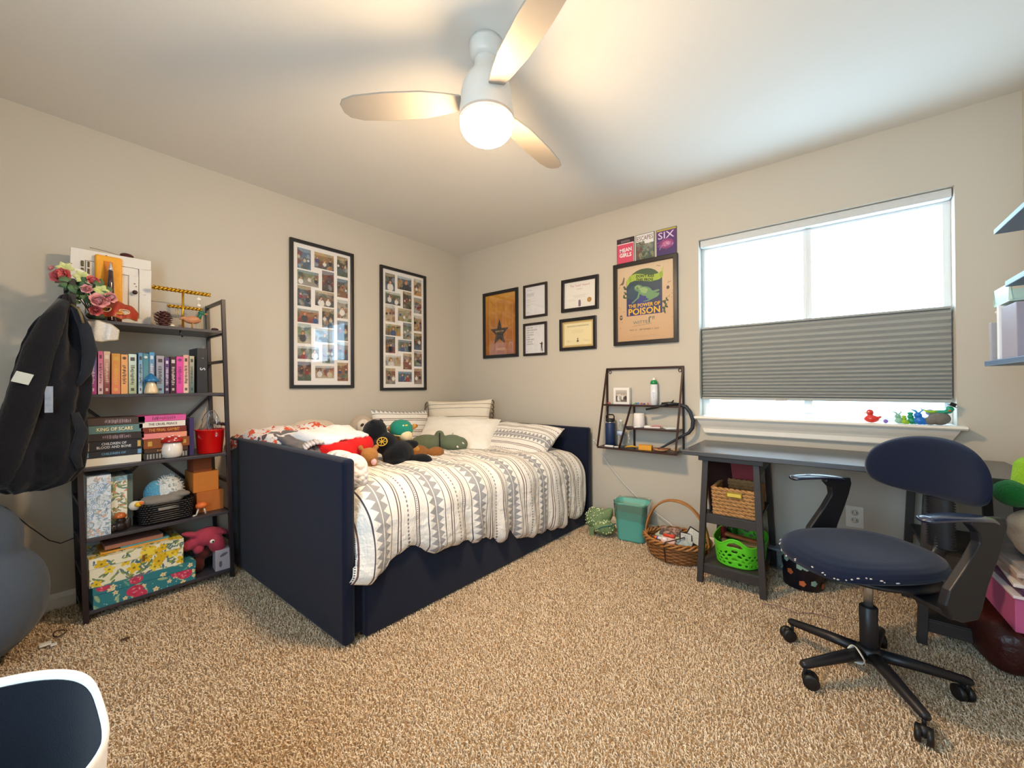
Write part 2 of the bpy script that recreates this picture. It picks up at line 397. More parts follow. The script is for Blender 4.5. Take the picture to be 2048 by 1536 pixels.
for x in (x0+0.12, 2.90, x1-0.12): MB().cyl((x, 0.056, WZ1-0.05), (x, 0.056, zt), 0.0009, n=6).build('cord', P('e8e8e8'), sh)

# wall outlet
o = thing('wall_outlet', 'white duplex electrical outlet low on the window wall under the desk', 'outlet')
MB().box(3.070, 3.146, -0.0075, -0.0005, 0.295, 0.412).build('cover_plate', P('f2efe8', rough=0.35), o, bevel=0.002)
for z in (0.335, 0.376):
    b = MB().lathe([(0.017, 0), (0.017, 0.004), (0, 0.004)], n=20); 
    b.v = [(3.108+v[0], -0.0065-v[2], z+v[1]*0.9) for v in b.v]; so = b.build('socket', P('e6e2d8', rough=0.3), o)
    MB().box(3.099, 3.1015, -0.0112, -0.0102, z-0.003, z+0.008).box(3.1145, 3.117, -0.0112, -0.0102, z-0.003, z+0.007).build('slot', P('2a2522'), so)

# ceiling fan
fan = thing('ceiling_fan', 'white ceiling fan with a glowing frosted light bowl', 'ceiling fan')
fx, fy = LAMP_POS[0], LAMP_POS[1]
m_fan = P('ded8ce', rough=0.4, var=0.02)
MB().lathe([(0.048, 2.37), (0.062, 2.385), (0.066, 2.425), (0.066, 2.4395), (0, 2.4395)], (fx, fy, 0), 32).build('canopy', m_fan, fan)
MB().lathe([(0.0, 2.395), (0.043, 2.39), (0.047, 2.36), (0.052, 2.33), (0.075, 2.30), (0.092, 2.27), (0.1, 2.235), (0.102, 2.2), (0.106, 2.17), (0.108, 2.15), (0.104, 2.135), (0.104, 2.125), (0, 2.125)], (fx, fy, 0), 40).build('motor_housing', m_fan, fan)
MB().lathe([(0.1045, 2.131), (0.1065, 2.135), (0.1065, 2.150), (0.1045, 2.153)], (fx, fy, 0), 40).build('trim_ring', P('c9b8a8', rough=0.35), fan)
prof = [(0.101, 2.130)]+[(0.104*math.cos(t)**0.8 if t < 1.56 else 0, 2.118-0.068*math.sin(t)) for t in np.linspace(0.0, PI/2, 12)]
MB().lathe(prof, (fx, fy, 0), 40).build('light_bowl', emis(LAMP_COLOR, LAMP_STRENGTH), fan)
m_bl = P('a39b90', rough=0.45, var=0.02)
for k in range(3):
    a = math.radians(215+120*k); M = TR((fx, fy, 2.213), (0, 0, a)) @ TR(rot=(math.radians(11), 0, 0))
    b = MB(M); out = []
    L = [(0.10, 0.035), (0.16, 0.05), (0.25, 0.066), (0.4, 0.07), (0.52, 0.062), (0.57, 0.045), (0.587, 0.02)]
    pts = [(x, -w) for x, w in L]+[(x, w*0.85) for x, w in reversed(L)]
    b.prism(pts, -0.004, 0.004); bl = b.build('fan_blade', m_bl, fan, bevel=0.003)
    MB(M).box(0.07, 0.17, -0.022, 0.022, 0.003, 0.012).build('blade_bracket', m_fan, bl, bevel=0.003)
settle(fan, (fx, fy, H))
# ------------------------------------------------------------------ bed
m_navy = fabric('0b142b', var=0.15, bmp=0.3, bscale=500, scale=6)
bed = thing('daybed', 'dark navy upholstered daybed with trundle base along the left wall', 'bed')
MB().box(0.055, 1.432, -2.052, -1.998, 0.004, 0.782).build('footboard', m_navy, bed, bevel=0.018, seg=4)
MB().box(0.03, 1.527, -0.105, -0.045, 0.004, 0.757).build('headboard', m_navy, bed, bevel=0.018, seg=4)
b = MB(); b.add([(0.03, -1.995, 0.10), (0.075, -1.995, 0.10), (0.075, -0.11, 0.10), (0.03, -0.11, 0.10), (0.03, -1.995, 0.62), (0.075, -1.995, 0.62), (0.075, -0.11, 0.62), (0.03, -0.11, 0.62)],
    [(0, 3, 2, 1), (4, 5, 6, 7), (0, 1, 5, 4), (1, 2, 6, 5), (2, 3, 7, 6), (3, 0, 4, 7)], False); b.build('back_rail', m_navy, bed, bevel=0.012)
def rail(y0, y1, x0, x1, t, z0, z1):
    b = MB(); b.add([(x0-t, y0, z0), (x0, y0, z0), (x1, y1, z0), (x1-t, y1, z0), (x0-t, y0, z1), (x0, y0, z1), (x1, y1, z1), (x1-t, y1, z1)],
        [(0, 3, 2, 1), (4, 5, 6, 7), (0, 1, 5, 4), (1, 2, 6, 5), (2, 3, 7, 6), (3, 0, 4, 7)], False); return b
rail(-1.955, -0.112, 1.436, 1.505, 0.04, 0.006, 0.36).build('trundle_front', m_navy, bed, bevel=0.008)
rail(-1.996, -0.11, 1.405, 1.470, 0.05, 0.02, 0.40).build('side_rail', m_navy, bed, bevel=0.008)
rail(-1.992, -0.115, 1.40, 1.46, 1.30, 0.36, 0.50).build('mattress', fabric('e6e2da'), bed, bevel=0.03, seg=4)

def duvet_mat(name, horiz=False, base='ece7e0', per=0.300, off=0.0, dark='83858d'):
    m, nt, b = newmat(name); uvn = texco(nt, 'UV'); sp = nt.nodes.new('ShaderNodeSeparateXYZ'); nt.links.new(uvn, sp.inputs[0])
    u = NX(nt, sp.outputs[0]); v = NX(nt, sp.outputs[1])
    if horiz: u, v = v, u
    p = ((u+off)/per).frac()*per                                        # position inside one repeat, metres
    line = lambda c, w: ((p-c).abs() < w)
    a = ((p-0.060)/0.045).abs()                                          # triangle band half width 45 mm, centre 60 mm
    tw = ((v/0.036).frac()*2-1).abs()
    tri = ((a+tw*0.72) < 1.0)*(a > 0.06)
    ind = (((p-0.060).abs()*-1+0.0445) > 0)
    band = tri*ind
    edge = line(0.008, 0.0021).max(line(0.112, 0.0021))
    brown = line(0.150, 0.0028).max(line(0.164, 0.0024)).max(line(0.249, 0.0022)).max(line(0.265, 0.0026))
    dots = ((p-0.205).abs()+(((v/0.017).frac()-0.5).abs()*0.012) < 0.0052)*1.0
    dash = line(0.2570, 0.0020)*((v/0.008).frac() > 0.5)
    nz = noise_node(nt, 900, 2, uvn)
    f = NX(nt, nz.outputs[0])
    col = mixcol(nt, 0.0, lin(base), lin(base))
    n2 = noise_node(nt, 7, 2, uvn); col = mixcol(nt, n2.outputs[0], lin(base), tuple(min(1, x*1.05) for x in lin(base)))
    col = mixcol(nt, band*(f*0.7+0.45).min(1), col, lin(dark))
    col = mixcol(nt, edge.max(dash), col, lin('4f4a50')); col = mixcol(nt, dots*0.95, col, lin('7a6f70')); col = mixcol(nt, brown, col, lin('6a4f4a'))
    nt.links.new(col, b.inputs['Base Color']); b.inputs['Roughness'].default_value = 0.85; b.inputs['Sheen Weight'].default_value = 0.1
    b.inputs['Specular IOR Level'].default_value = 0.2; cr = nt.nodes.new('ShaderNodeMapping'); cr.inputs['Scale'].default_value = (22, 7, 1); nt.links.new(uvn, cr.inputs[0])
    cn = noise_node(nt, 1.0, 4, cr.outputs[0], 0.6); cr2 = nt.nodes.new('ShaderNodeMapping'); cr2.inputs['Scale'].default_value = (9, 17, 1); cr2.inputs['Rotation'].default_value = (0, 0, .6); nt.links.new(uvn, cr2.inputs[0]); cn2 = noise_node(nt, 1.0, 3, cr2.outputs[0])
    rg = ((NX(nt, cn.outputs[0])-0.5).abs()*-2.2+1)*1.0; rg2 = ((NX(nt, cn2.outputs[0])-0.5).abs()*-2.2+1)
    bump(nt, b, (rg+rg2*0.8+NX(nt, nz.outputs[0])*0.06), 0.6, 0.016)
    return m
m_duv = duvet_mat('striped_duvet_cotton', off=0.15)

def duvet():
    NU, NV = 300, 190; Yf, Yh = -1.992, -0.125
    hem_y = [-2.0, -1.93, -1.86, -1.80, -1.74, -1.6, -1.42, -1.2, -0.96, -0.7, -0.45, -0.25, -0.12]
    hem_z = [0.285, 0.255, 0.272, 0.325, 0.345, 0.27, 0.262, 0.205, 0.150, 0.105, 0.085, 0.085, 0.11]
    def prm(y):
        t = (y-Yf)/(Yh-Yf); xf = 1.425+0.062*t
        top = 0.612+0.02*math.sin(t*2.6)-0.090*t+0.012*wob(y*5, 1)
        hem = float(np.interp(y, hem_y, hem_z))+0.008*math.sin(y*19+2*wob(y*3, 7))
        return t, xf, top, hem
    def fn(i, j):
        y = Yf+(Yh-Yf)*i; t, xf, top, hem = prm(y)
        Ltop = xf-0.30; R = 0.15; arc = R*PI/2; drop = top-R-hem+0.012; tot = Ltop+arc+drop
        q = j*tot
        ed = min(1, (y-Yf)/0.05, (Yh-y)/0.05+0.25)                          # rounded short edges
        puff = 0.035*(1-math.exp(-3*min(q, tot-q)/0.2))
        if q < Ltop: x = 0.15+q; z = top; nx, nz = 0, 1; hang = 0
        elif q < Ltop+arc:
            a = (q-Ltop)/R; x = 0.15+Ltop+R*math.sin(a); z = top-R+R*math.cos(a); nx, nz = math.sin(a), math.cos(a); hang = 0.35*a/1.57
        else: s = (q-Ltop-arc); x = 0.15+Ltop+R+0.0; z = top-R-s; nx, nz = 1, 0; hang = 0.35+0.65*s/drop
        edge = max(0, 1-(tot-q)/0.03)
        fold = 0.019*hang*(math.sin(y*23+4.5*wob(y*1.7, 3)+1.2*math.sin(z*5))+0.6*math.sin(y*47+5*wob(y*3, z*2)+z*6+1))
        topw = (1-hang)*(0.012*wob(x*6, y*7, 5)+0.010*wob(x*15, y*10, 6))
        ridge = 0.008*(1-abs(wob(x*3+z*3, y*16, 9))*2.4)*(0.4+hang*0.6)
        d = puff*max(0, ed)+fold+topw+ridge-0.022*edge-0.03*(1-max(0, min(1, ed)))
        x += nx*d; z += nz*d
        if hang > 0.35: x += 0.030*(hang-0.35)*(1+0.5*math.sin(y*7))
        yy = y
        if hang > 0.2 and y < -1.75:                                        # loose corner spills over the footboard edge
            k = (hang-0.2)/0.8*((-1.75-y)/0.25); yy -= 0.045*k*k; x += 0.035*k
        else: yy += 0.012*wob(x*5+z*5, y*6, 2)*hang
        if y < Yf+0.01 and x < 1.44: yy = max(yy, -1.994)
        return (x, yy, z)
    def uv(i, j):
        y = Yf+(Yh-Yf)*i; t, xf, top, hem = prm(y); tot = xf-0.30+0.2356+top-0.15-hem; q = j*tot
        return (y+0.02*wob(q*4, y*4, 8)+0.10*max(0, 1-q/1.1)*math.sin(y*1.7), q)
    b = MB(); b.grid(fn, NU, NV, uv=uv); o = b.build('duvet', m_duv, solid=0.012, flip=False)
    tag(o, 'white duvet with grey triangle bands and brown stripes spread over the daybed', 'duvet')
duvet()

def pillow(name, label, w, h, t, M, mat, parent=None, cat='pillow', seed=0, wr=0.008, group=None, uvoff=(0, 0), trim=None):
    N = 44; b = MB(M)
    for sgn in (1, -1):
        def fn(i, j, sgn=sgn):
            u, v = i*2-1, j*2-1
            th = t/2*(max(0, 1-abs(u)**3.2)*max(0, 1-abs(v)**3.2))**0.55
            px = w/2*u*(1-0.07*(1-abs(v)**2)*abs(u)**3); py = h/2*v*(1-0.09*(1-abs(u)**2)*abs(v)**3)
            k = min(1, th/(t*0.3)); th += k*(wr*wob(u*2.2+seed, v*2.4, seed)+wr*0.6*wob(u*6, v*5, seed+1))
            return (px, py, sgn*th)
        b.grid(fn, N, N, uv=lambda i, j: (i*w+uvoff[0], j*h+uvoff[1]))
    o = b.build(name, mat, parent)
    if label: tag(o, label, cat, group)
    return o
m_white = fabric('efebe3', var=0.04, bmp=0.15, bscale=60)
m_sham = duvet_mat('striped_pillow_sham', horiz=True, off=0.14)
m_sham2 = duvet_mat('striped_pillow_sham_b', horiz=True, off=0.24)
# lumbar pillow against the corner, propped upright on the others
def frame_from(xd, yd, c):                    # local x, y directions and a centre
    x = Vector(xd).normalized(); y = Vector(yd); y = (y-x*y.dot(x)).normalized(); z = x.cross(y); return basis(x, y, z, c)
def tassel_mat(): return fabric('3a332f')
M = frame_from((0.9, 0.44, 0.03), (-0.12, 0.25, 1), (0.335, -0.345, 0.800))
m, nt, b_ = newmat('thin_dotted_stripes'); uvn = texco(nt, 'UV'); s_ = nt.nodes.new('ShaderNodeSeparateXYZ'); nt.links.new(uvn, s_.inputs[0])
v_ = NX(nt, s_.outputs[1]); u_2 = NX(nt, s_.outputs[0]); l1 = ((v_-0.245).abs() < 0.0026)*((u_2/0.012).frac() > 0.35); l2 = ((v_-0.165).abs() < 0.002); l3 = ((v_-0.13).abs() < 0.0026)*((u_2/0.012).frac() > 0.35); l4 = ((v_-0.285).abs() < 0.002)
l5 = ((v_-0.06).abs() < 0.0024)
nt.links.new(mixcol(nt, l1.max(l2).max(l3).max(l4).max(l5), lin('e9dfcd'), lin('4d4038')), b_.inputs['Base Color']); b_.inputs['Roughness'].default_value = 0.9
lum = thing('lumbar_pillow', 'small oblong cream pillow with thin dark lines and tasselled ends, highest in the corner', 'pillow')
pillow('cushion', None, 0.63, 0.33, 0.12, M, m, lum)
for sx in (-1, 1):
    b = MB(M)
    for k in range(9):
        y = -0.155+0.31*k/8; x = sx*0.311; b.tube([(x, y, 0), (x+sx*0.012, y-0.004, 0.004), (x+sx*0.022, y-0.02, 0.008), (x+sx*0.024, y-0.042, 0.01)], [0.003, 0.006, 0.006, 0.004], 6)
    b.build('tassel_fringe', P('4a4039' if sx > 0 else '6b5d50', rough=0.9), lum)
# back pillow along the left wall
pillow('bed_pillow', 'striped pillow standing against the left wall behind the stuffed bear in the green cap', 0.54, 0.38, 0.15,
       frame_from((0.10, 1, -0.06), (-0.22, 0, 1), (0.185, -0.85, 0.705)), m_sham2, seed=3, uvoff=(0, 0.03))
# large plain white pillow
pillow('bed_pillow', 'large plain white pillow leaning on the headboard behind the green stuffed animal', 0.66, 0.47, 0.17,
       frame_from((0.88, 0.47, -0.03), (-0.24, 0.285, 0.26), (0.60, -0.62, 0.675)), m_white, seed=5, wr=0.012)
pillow('bed_pillow', 'striped pillow with a grey triangle band lying at the right end of the headboard', 0.68, 0.44, 0.18,
       frame_from((1, 0.03, -0.02), (0, 0.80, 0.52), (1.035, -0.385, 0.636)), m_sham, seed=8, uvoff=(0, 0.0))

# ---- blankets at the foot end
def cloth_fold(name, label, cat, pts, wd, thick, M, mat, parent=None, seed=0, amp=0.01, kind=None, ny=40):
    """a folded bundle: closed loop profile pts (x,z) swept along local y with wobble"""
    n = len(pts); P2 = []
    for i in range(n):                       # Catmull-Rom refine
        p0, p1, p2, p3 = [Vector(pts[(i+k-1) % n]) for k in range(4)]
        for t in (0, .25, .5, .75): P2.append(0.5*((2*p1)+(p2-p0)*t+(2*p0-5*p1+4*p2-p3)*t*t+(3*p1-p0-3*p2+p3)*t**3))
    n = len(P2); cx = sum(p.x for p in P2)/n; cz = sum(p.y for p in P2)/n; b = MB(M); vs = []
    for j in range(ny+1):
        v = j/ny*2-1; e = (max(0, 1-abs(v)**8))**0.35*(1 if abs(v) < 0.999 else 0.0)
        for i, p in enumerate(P2):
            s = 0.55+0.45*e; w = amp*wob(p.x*9+seed, v*2.5+p.y*9, seed)+amp*0.6*wob(p.x*25, v*6+p.y*20, seed+2)
            vs.append((cx+(p.x-cx)*s, v*wd/2+0.01*wob(p.x*5, v, seed+4), cz+(p.y-cz)*(0.4+0.6*e)+w))
    fs = [(j*n+i, j*n+(i+1) % n, (j+1)*n+(i+1) % n, (j+1)*n+i) for j in range(ny) for i in range(n)]+[tuple(reversed(range(n))), tuple(ny*n+i for i in range(n))]
    b.add(vs, fs); o = b.build(name, mat, parent)
    if label: tag(o, label, cat, kind=kind)
    return o
m_fleece = fabric('f3efee', var=0.05, bmp=0.6, bscale=90, bdist=0.004)
m_red = fabric('d81a1a', var=0.1, bmp=0.5, bscale=90, bdist=0.004)
fb = thing('folded_fleece_blanket', 'folded fleece blanket, white on top and bright red beneath, behind the footboard', 'blanket')
Mx = TR((0.700, -1.79, 0.645), (0, 0, math.radians(18)), (0.84, 1, 1.15))
cloth_fold('white_side', None, None, [(-0.34, 0.065), (-0.33, 0.12), (-0.15, 0.155), (0.05, 0.18), (0.20, 0.165), (0.28, 0.150), (0.265, 0.130), (0.1, 0.105), (-0.1, 0.07)], 0.34, 0.1, Mx, m_fleece, fb, 1, 0.016)
cloth_fold('red_side', None, None, [(-0.25, 0.0), (-0.27, 0.04), (-0.1, 0.075), (0.10, 0.110), (0.25, 0.138), (0.31, 0.10), (0.295, 0.02), (0.15, 0.0), (0, 0.0)], 0.35, 0.1, Mx, m_red, fb, 2, 0.014)
# patterned throw
m, nt, b_ = newmat('patterned_throw'); vo = nt.nodes.new('ShaderNodeTexVoronoi'); vo.inputs['Scale'].default_value = 26; nt.links.new(texco(nt), vo.inputs['Vector'])
n1 = noise_node(nt, 30, 3); f1 = NX(nt, n1.outputs[0]); c = mixcol(nt, (f1 > 0.52), lin('efe6e2'), lin('e2603f')); n3 = noise_node(nt, 19, 2)
c = mixcol(nt, (NX(nt, n3.outputs[0]) > 0.55), c, lin('f4efec')); n4 = noise_node(nt, 14, 2); c = mixcol(nt, (NX(nt, n4.outputs[0]) > 0.63), c, lin('6c5a58'))
nt.links.new(c, b_.inputs['Base Color']); b_.inputs['Roughness'].default_value = 0.95; bump(nt, b_, n1.outputs[0], 0.6, 0.004); m_throw = m
o = cloth_fold('rumpled_throw', 'rumpled white throw with orange and grey pattern at the left end of the footboard', 'blanket',
           [(-0.40, 0.0), (-0.42, 0.05), (-0.30, 0.09), (-0.12, 0.13), (0.06, 0.12), (0.22, 0.10), (0.36, 0.06), (0.38, 0.0), (0, 0.0)], 0.46, 0.1, TR((0.38, -1.80, 0.700), (0, 0, 0.1)), m_throw, None, 4, 0.035)
o = sw_ = cloth_fold('grey_lined_sweater', 'grey lined knitted garment with ribbed cuff lying on the footboard end of the bed', 'sweater',
           [(-0.22, 0.0), (-0.24, 0.03), (-0.1, 0.06), (0.08, 0.055), (0.2, 0.03), (0.21, 0.0), (0, -0.005)], 0.24, 0.1, TR((0.66, -1.900, 0.740), (0, 0.05, -0.03), (1.2, .8, 1.35)), fabric('6f6868', var=0.3, scale=20, bmp=0.8, bscale=120, bdist=0.003), None, 6, 0.012)
b = MB(TR((0.90, -1.905, 0.765), (0, .25, -.1)))
for k in range(14): a = -0.6+k*.26; b.tube([(-.028, .065*math.cos(a), .035*math.sin(a)), (.03, .072*math.cos(a), .040*math.sin(a))], .0085, 6)
b.build('ribbed_cuff', fabric('d6ccca'), sw_)
# chunky knit
m, nt, b_ = newmat('chunky_white_knit'); vo = nt.nodes.new('ShaderNodeTexVoronoi'); vo.inputs['Scale'].default_value = 42; nt.links.new(texco(nt), vo.inputs['Vector'])
nt.links.new(mixcol(nt, (NX(nt, vo.outputs['Distance'])*1.0), lin('f6f1ef'), lin('e8dedd')), b_.inputs['Base Color']); b_.inputs['Roughness'].default_value = 0.95
bump(nt, b_, NX(nt, vo.outputs['Distance'])*-1, 1.0, 0.012)
b = MB(); b.ell((1.18, -1.93, 0.705), (0.11, 0.058, 0.078), (0, 0.05, 0.05), 32, 20, 0.8); b.ell((1.27, -1.925, 0.705), (0.085, 0.060, 0.070), (0, 0.1, 0), 32, 20, 0.8); b.ell((1.32, -1.93, 0.675), (0.05, 0.05, 0.05), (0, 0, 0), 24, 16, 0.8)
tag(b.build('knit_blanket', m, remesh=0.007), 'bunched white chunky knit blanket beside the corner of the footboard', 'blanket')
# cloth heap behind the fleece
b = MB(); b.ell((0.20, -1.60, 0.745), (0.15, 0.19, 0.115), (0, 0.1, 0.2), 32, 20, 0.9); b.ell((0.19, -1.74, 0.735), (0.13, 0.12, 0.10), n=24, m=16)
for v_i, v in enumerate(b.v): b.v[v_i] = (v[0]+0.014*wob(v[1]*14, v[2]*14), v[1]+0.014*wob(v[0]*14, v[2]*12, 3), v[2]+0.016*wob(v[0]*12, v[1]*12, 5))
tag(b.build('cream_bundle', fabric('dccbb8', bmp=0.5, bscale=60, bdist=0.004), remesh=0.008), 'crumpled cream cloth heap against the left wall behind the fleece blanket', 'cloth')

# ---- stuffed animals
def fur(c, c2=None, scale=30, bs=260, bd=0.005): return P(c, rough=0.95, var=0.22, scale=scale, bmp=1.0, bscale=bs, bdist=bd, sheen=0.12, spec=0.1, c2=c2)
def rel(c0, c1, k=1.0): return Matrix.Translation(c1) @ Matrix.Scale(k, 4) @ Matrix.Translation([-a for a in c0])
# black plush lying forward with gold crest
RB = rel((1.02, -1.445, .63), (.965, -1.45, .597), .96)
bk = thing('stuffed_animal', 'black plush animal with a gold crest on its back, on the middle of the bed', 'stuffed animal')
m_blk = fur('0e1015', '16191f')
b = MB(RB)
b.ell((1.02, -1.445, 0.715), (0.095, 0.11, 0.085), (0, 0, 0.5)); b.ell((0.965, -1.50, 0.785), (0.075, 0.075, 0.07), (0, 0, 0.3)); b.ell((0.905, -1.535, 0.865), (0.072, 0.075, 0.068))
b.ell((1.01, -1.37, 0.762), (0.036, 0.075, 0.032), (0.1, 0, -0.5)); b.ell((1.13, -1.36, 0.675), (0.075, 0.045, 0.042), (0, 0, 0.9)); b.ell((1.07, -1.50, 0.675), (0.06, 0.05, 0.04), (0, 0, 0.3))
b.ell((0.925, -1.565, 0.918), (0.014, 0.018, 0.016)); b.ell((0.900, -1.490, 0.918), (0.014, 0.018, 0.016))
b.build('body', m_blk, bk, remesh=0.006)
Mc = frame_from((0.75, 0.66, 0.05), (-0.35, 0.3, 0.9), (1.020, -1.560, 0.806))
b = MB(RB @ Mc); b.tube([(.030*math.cos(t), .026*math.sin(t), .002) for t in np.linspace(0, 2*PI, 30)[:-1]], .0035, 6, closed=True)
for k in range(7): a = k*2*PI/7; b.tube([(0, 0, .003), (.024*math.cos(a), .021*math.sin(a), .003)], .0028, 6)
b.build('gold_crest', P('c9a53a', rough=0.5, var=0.3, scale=300), bk)
MB(RB).ell((1.045, -1.53, 0.655), (0.018, 0.016, 0.016)).build('gold_foot_patch', P('c9a53a', rough=0.7), bk)
# teddy with green cap
RT = rel((.90, -1.28, .70), (.83, -1.325, .682), .84)
td = thing('stuffed_bear', 'tan stuffed bear with a cream muzzle wearing a green cap, behind the black plush', 'stuffed animal')
b = MB(RT); b.ell((0.90, -1.28, 0.825), (0.085, 0.085, 0.075)); b.ell((0.86, -1.24, 0.71), (0.09, 0.09, 0.09)); b.ell((0.935, -1.19, 0.868), (0.022, 0.02, 0.022)); b.ell((0.86, -1.36, 0.86), (0.022, 0.02, 0.022)); b.ell((0.95, -1.20, 0.69), (0.05, 0.035, 0.035)); b.build('body', fur('b98743', 'c99a58'), td, remesh=0.006)
MB(RT).ell((0.962, -1.29, 0.805), (0.045, 0.052, 0.045)).build('muzzle', fur('ecd3a4', 'f2deb6'), td)
Mc = TR((0.895, -1.285, 0.835), (math.radians(8), math.radians(16), 0))
MB(RT @ Mc).lathe([(0.092, 0.004), (0.0905, 0.018), (0.084, 0.045), (0.066, 0.070), (0.035, 0.085), (0, 0.089)], n=32).build('green_cap', fabric('1e7f6d'), td)
MB(RT @ Mc).lathe([(0.0915, -0.004), (0.0935, 0.002), (0.0925, 0.008), (0.0895, 0.008)], n=32).build('cap_band', fabric('d8c98e'), td)
b = MB(RT); b.ell((0.972, -1.29, 0.885), (0.006, 0.014, 0.008)); b.build('cap_patch', P('e2b53a'), td)
b = MB(RT); b.ell((0.967, -1.315, 0.885), (0.005, 0.008, 0.008)); b.build('cap_patch', P('cfe0cf'), td)
MB(RT).ell((0.9445, -1.178, 0.872), (0.014, 0.012, 0.014)).build('ear', fur('9a5f22'), td)
# green plush reptile
RG = rel((.93, -.80, .65), (.745, -.86, .588), .82)
gr = thing('stuffed_animal', 'green plush creature with white teeth and a black strap, in front of the white pillow', 'stuffed animal')
b = MB(RG); b.ell((0.80, -0.93, 0.735), (0.11, 0.15, 0.085), (0, 0, -0.8)); b.ell((0.955, -0.765, 0.735), (0.12, 0.12, 0.078), (0, 0, -0.8)); b.ell((1.01, -0.72, 0.725), (0.085, 0.08, 0.068), (0, 0, -0.8))
b.ell((0.865, -0.83, 0.815), (0.045, 0.04, 0.038)); b.ell((0.83, -1.02, 0.69), (0.07, 0.05, 0.045)); b.build('body', fabric('65705a', bmp=0.4, bscale=250), gr, remesh=0.007)
b = MB(RG); b.tube([(1.045, -0.80, 0.735), (1.062, -0.793, 0.715), (1.07, -0.785, 0.705)], [0.013, 0.010, 0.002], 8); b.tube([(1.075, -0.745, 0.745), (1.092, -0.735, 0.735)], [0.01, 0.002], 8)
b.tube([(0.90, -0.70, 0.808), (0.905, -0.70, 0.83)], [0.01, 0.001], 8); b.build('teeth', fabric('ece6da'), gr)
b = MB(RG); ring = [(0.885+0.085*math.cos(a)*0.62+0.0, -0.845-0.085*math.cos(a)*0.55, 0.745+0.087*math.sin(a)) for a in np.linspace(0, 2*PI, 30)[:-1]]
b.tube(ring, 0.0055, 8, closed=True); b.build('strap', fabric('1b1b1d'), gr)
# small brown bear left, brown plush tail behind
RS = rel((1.085, -1.665, .66), (1.0, -1.665, .612), 1.0)
sb = thing('stuffed_bear', 'small golden brown curly teddy bear beside the white knit blanket', 'stuffed animal')
b = MB(RS); b.ell((1.085, -1.665, 0.755), (0.045, 0.048, 0.042)); b.ell((1.06, -1.655, 0.70), (0.045, 0.05, 0.05)); b.ell((1.055, -1.70, 0.797), (0.015, 0.014, 0.015)); b.ell((1.09, -1.625, 0.795), (0.015, 0.014, 0.015)); b.ell((1.03, -1.62, 0.72), (0.05, 0.03, 0.03)); b.ell((1.14, -1.64, 0.665), (0.035, 0.025, 0.022), (0, 0, 0.5))
b.build('body', fur('a8703a', 'c08a4e', bs=150, bd=0.008), sb, remesh=0.005)
MB(RS).ell((1.120, -1.66, 0.72), (0.014, 0.016, 0.018)).build('pink_bow', fabric('e8b9bd'), sb)
b = MB(rel((1.02, -1.18, .65), (.86, -1.20, .600))); b.ell((1.02, -1.20, 0.70), (0.06, 0.085, 0.045), (0, 0, 0.3)); b.ell((1.07, -1.09, 0.69), (0.05, 0.07, 0.038), (0, 0, 0.25)); b.ell((0.98, -1.28, 0.72), (0.05, 0.05, 0.04)); b.ell((1.05, -1.24, 0.67), (0.022, 0.045, 0.02))
tag(b.build('stuffed_animal', fur('8a5a2c', 'a26c38', bs=150, bd=0.008), remesh=0.006), 'brown furry plush lying between the black plush and the green plush', 'stuffed animal')
# sloth-like grey and cream plush at the back
sl = thing('stuffed_animal', 'grey and cream plush face peeking up by the left wall behind the fleece blanket', 'stuffed animal')
b = MB(); b.ell((0.27, -1.275, 0.78), (0.085, 0.09, 0.095)); b.ell((0.28, -1.22, 0.69), (0.09, 0.10, 0.09)); b.build('body', fur('cfc0ae', 'b6a693'), sl, remesh=0.007)
MB().ell((0.335, -1.30, 0.80), (0.035, 0.05, 0.05)).build('face', fur('e8ded0'), sl)
for dy in (-0.022, 0.02): MB().ell((0.367, -1.305+dy, 0.812), (0.008, 0.015, 0.010), (0.5 if dy < 0 else -0.5, 0, 0)).build('eye_patch', fur('4a3a30'), sl)
# ------------------------------------------------------------------ framed things on the walls
m_blackfr = P('1d1a1c', rough=0.35, var=0.05); m_brownfr = P('2a1d19', rough=0.4, var=0.2, scale=20)
glass = glassmat()
def picture(name, label, cat, M, w, h, bd, mat, thick=0.018, paper=None, mount=None, glassy=True, group=None):
    """frame with local x right, y up, z out of the wall; origin lower-left on the wall face"""
    o = thing(name, label, cat, group); t = thick; b = MB(M @ TR((0, 0, 0.001)))
    o_ = [(0, 0), (w, 0), (w, h), (0, h)]; i_ = [(bd, bd), (w-bd, bd), (w-bd, h-bd), (bd, h-bd)]
    vs = [(x, y, 0) for x, y in o_]+[(x, y, t) for x, y in o_]+[(x, y, t) for x, y in i_]+[(x, y, 0) for x, y in i_]
    fs = []
    for k in range(4):
        j = (k+1) % 4; fs += [(k, j, 4+j, 4+k), (4+k, 4+j, 8+j, 8+k), (8+k, 8+j, 12+j, 12+k), (12+k, 12+j, j, k)]
    b.add(vs, fs, False); b.build('frame', mat, o, bevel=min(0.003, bd*0.2))
    if mount: MB(M).box(bd-0.001, w-bd+0.001, bd-0.001, h-bd+0.001, 0.004, 0.006).build('mount_board', P(mount, rough=0.8, var=0.01), o)
    if glassy: MB(M).box(bd-0.001, w-bd+0.001, bd-0.001, h-bd+0.001, t*0.62, t*0.62+0.0012).build('glass', glass, o)
    return o
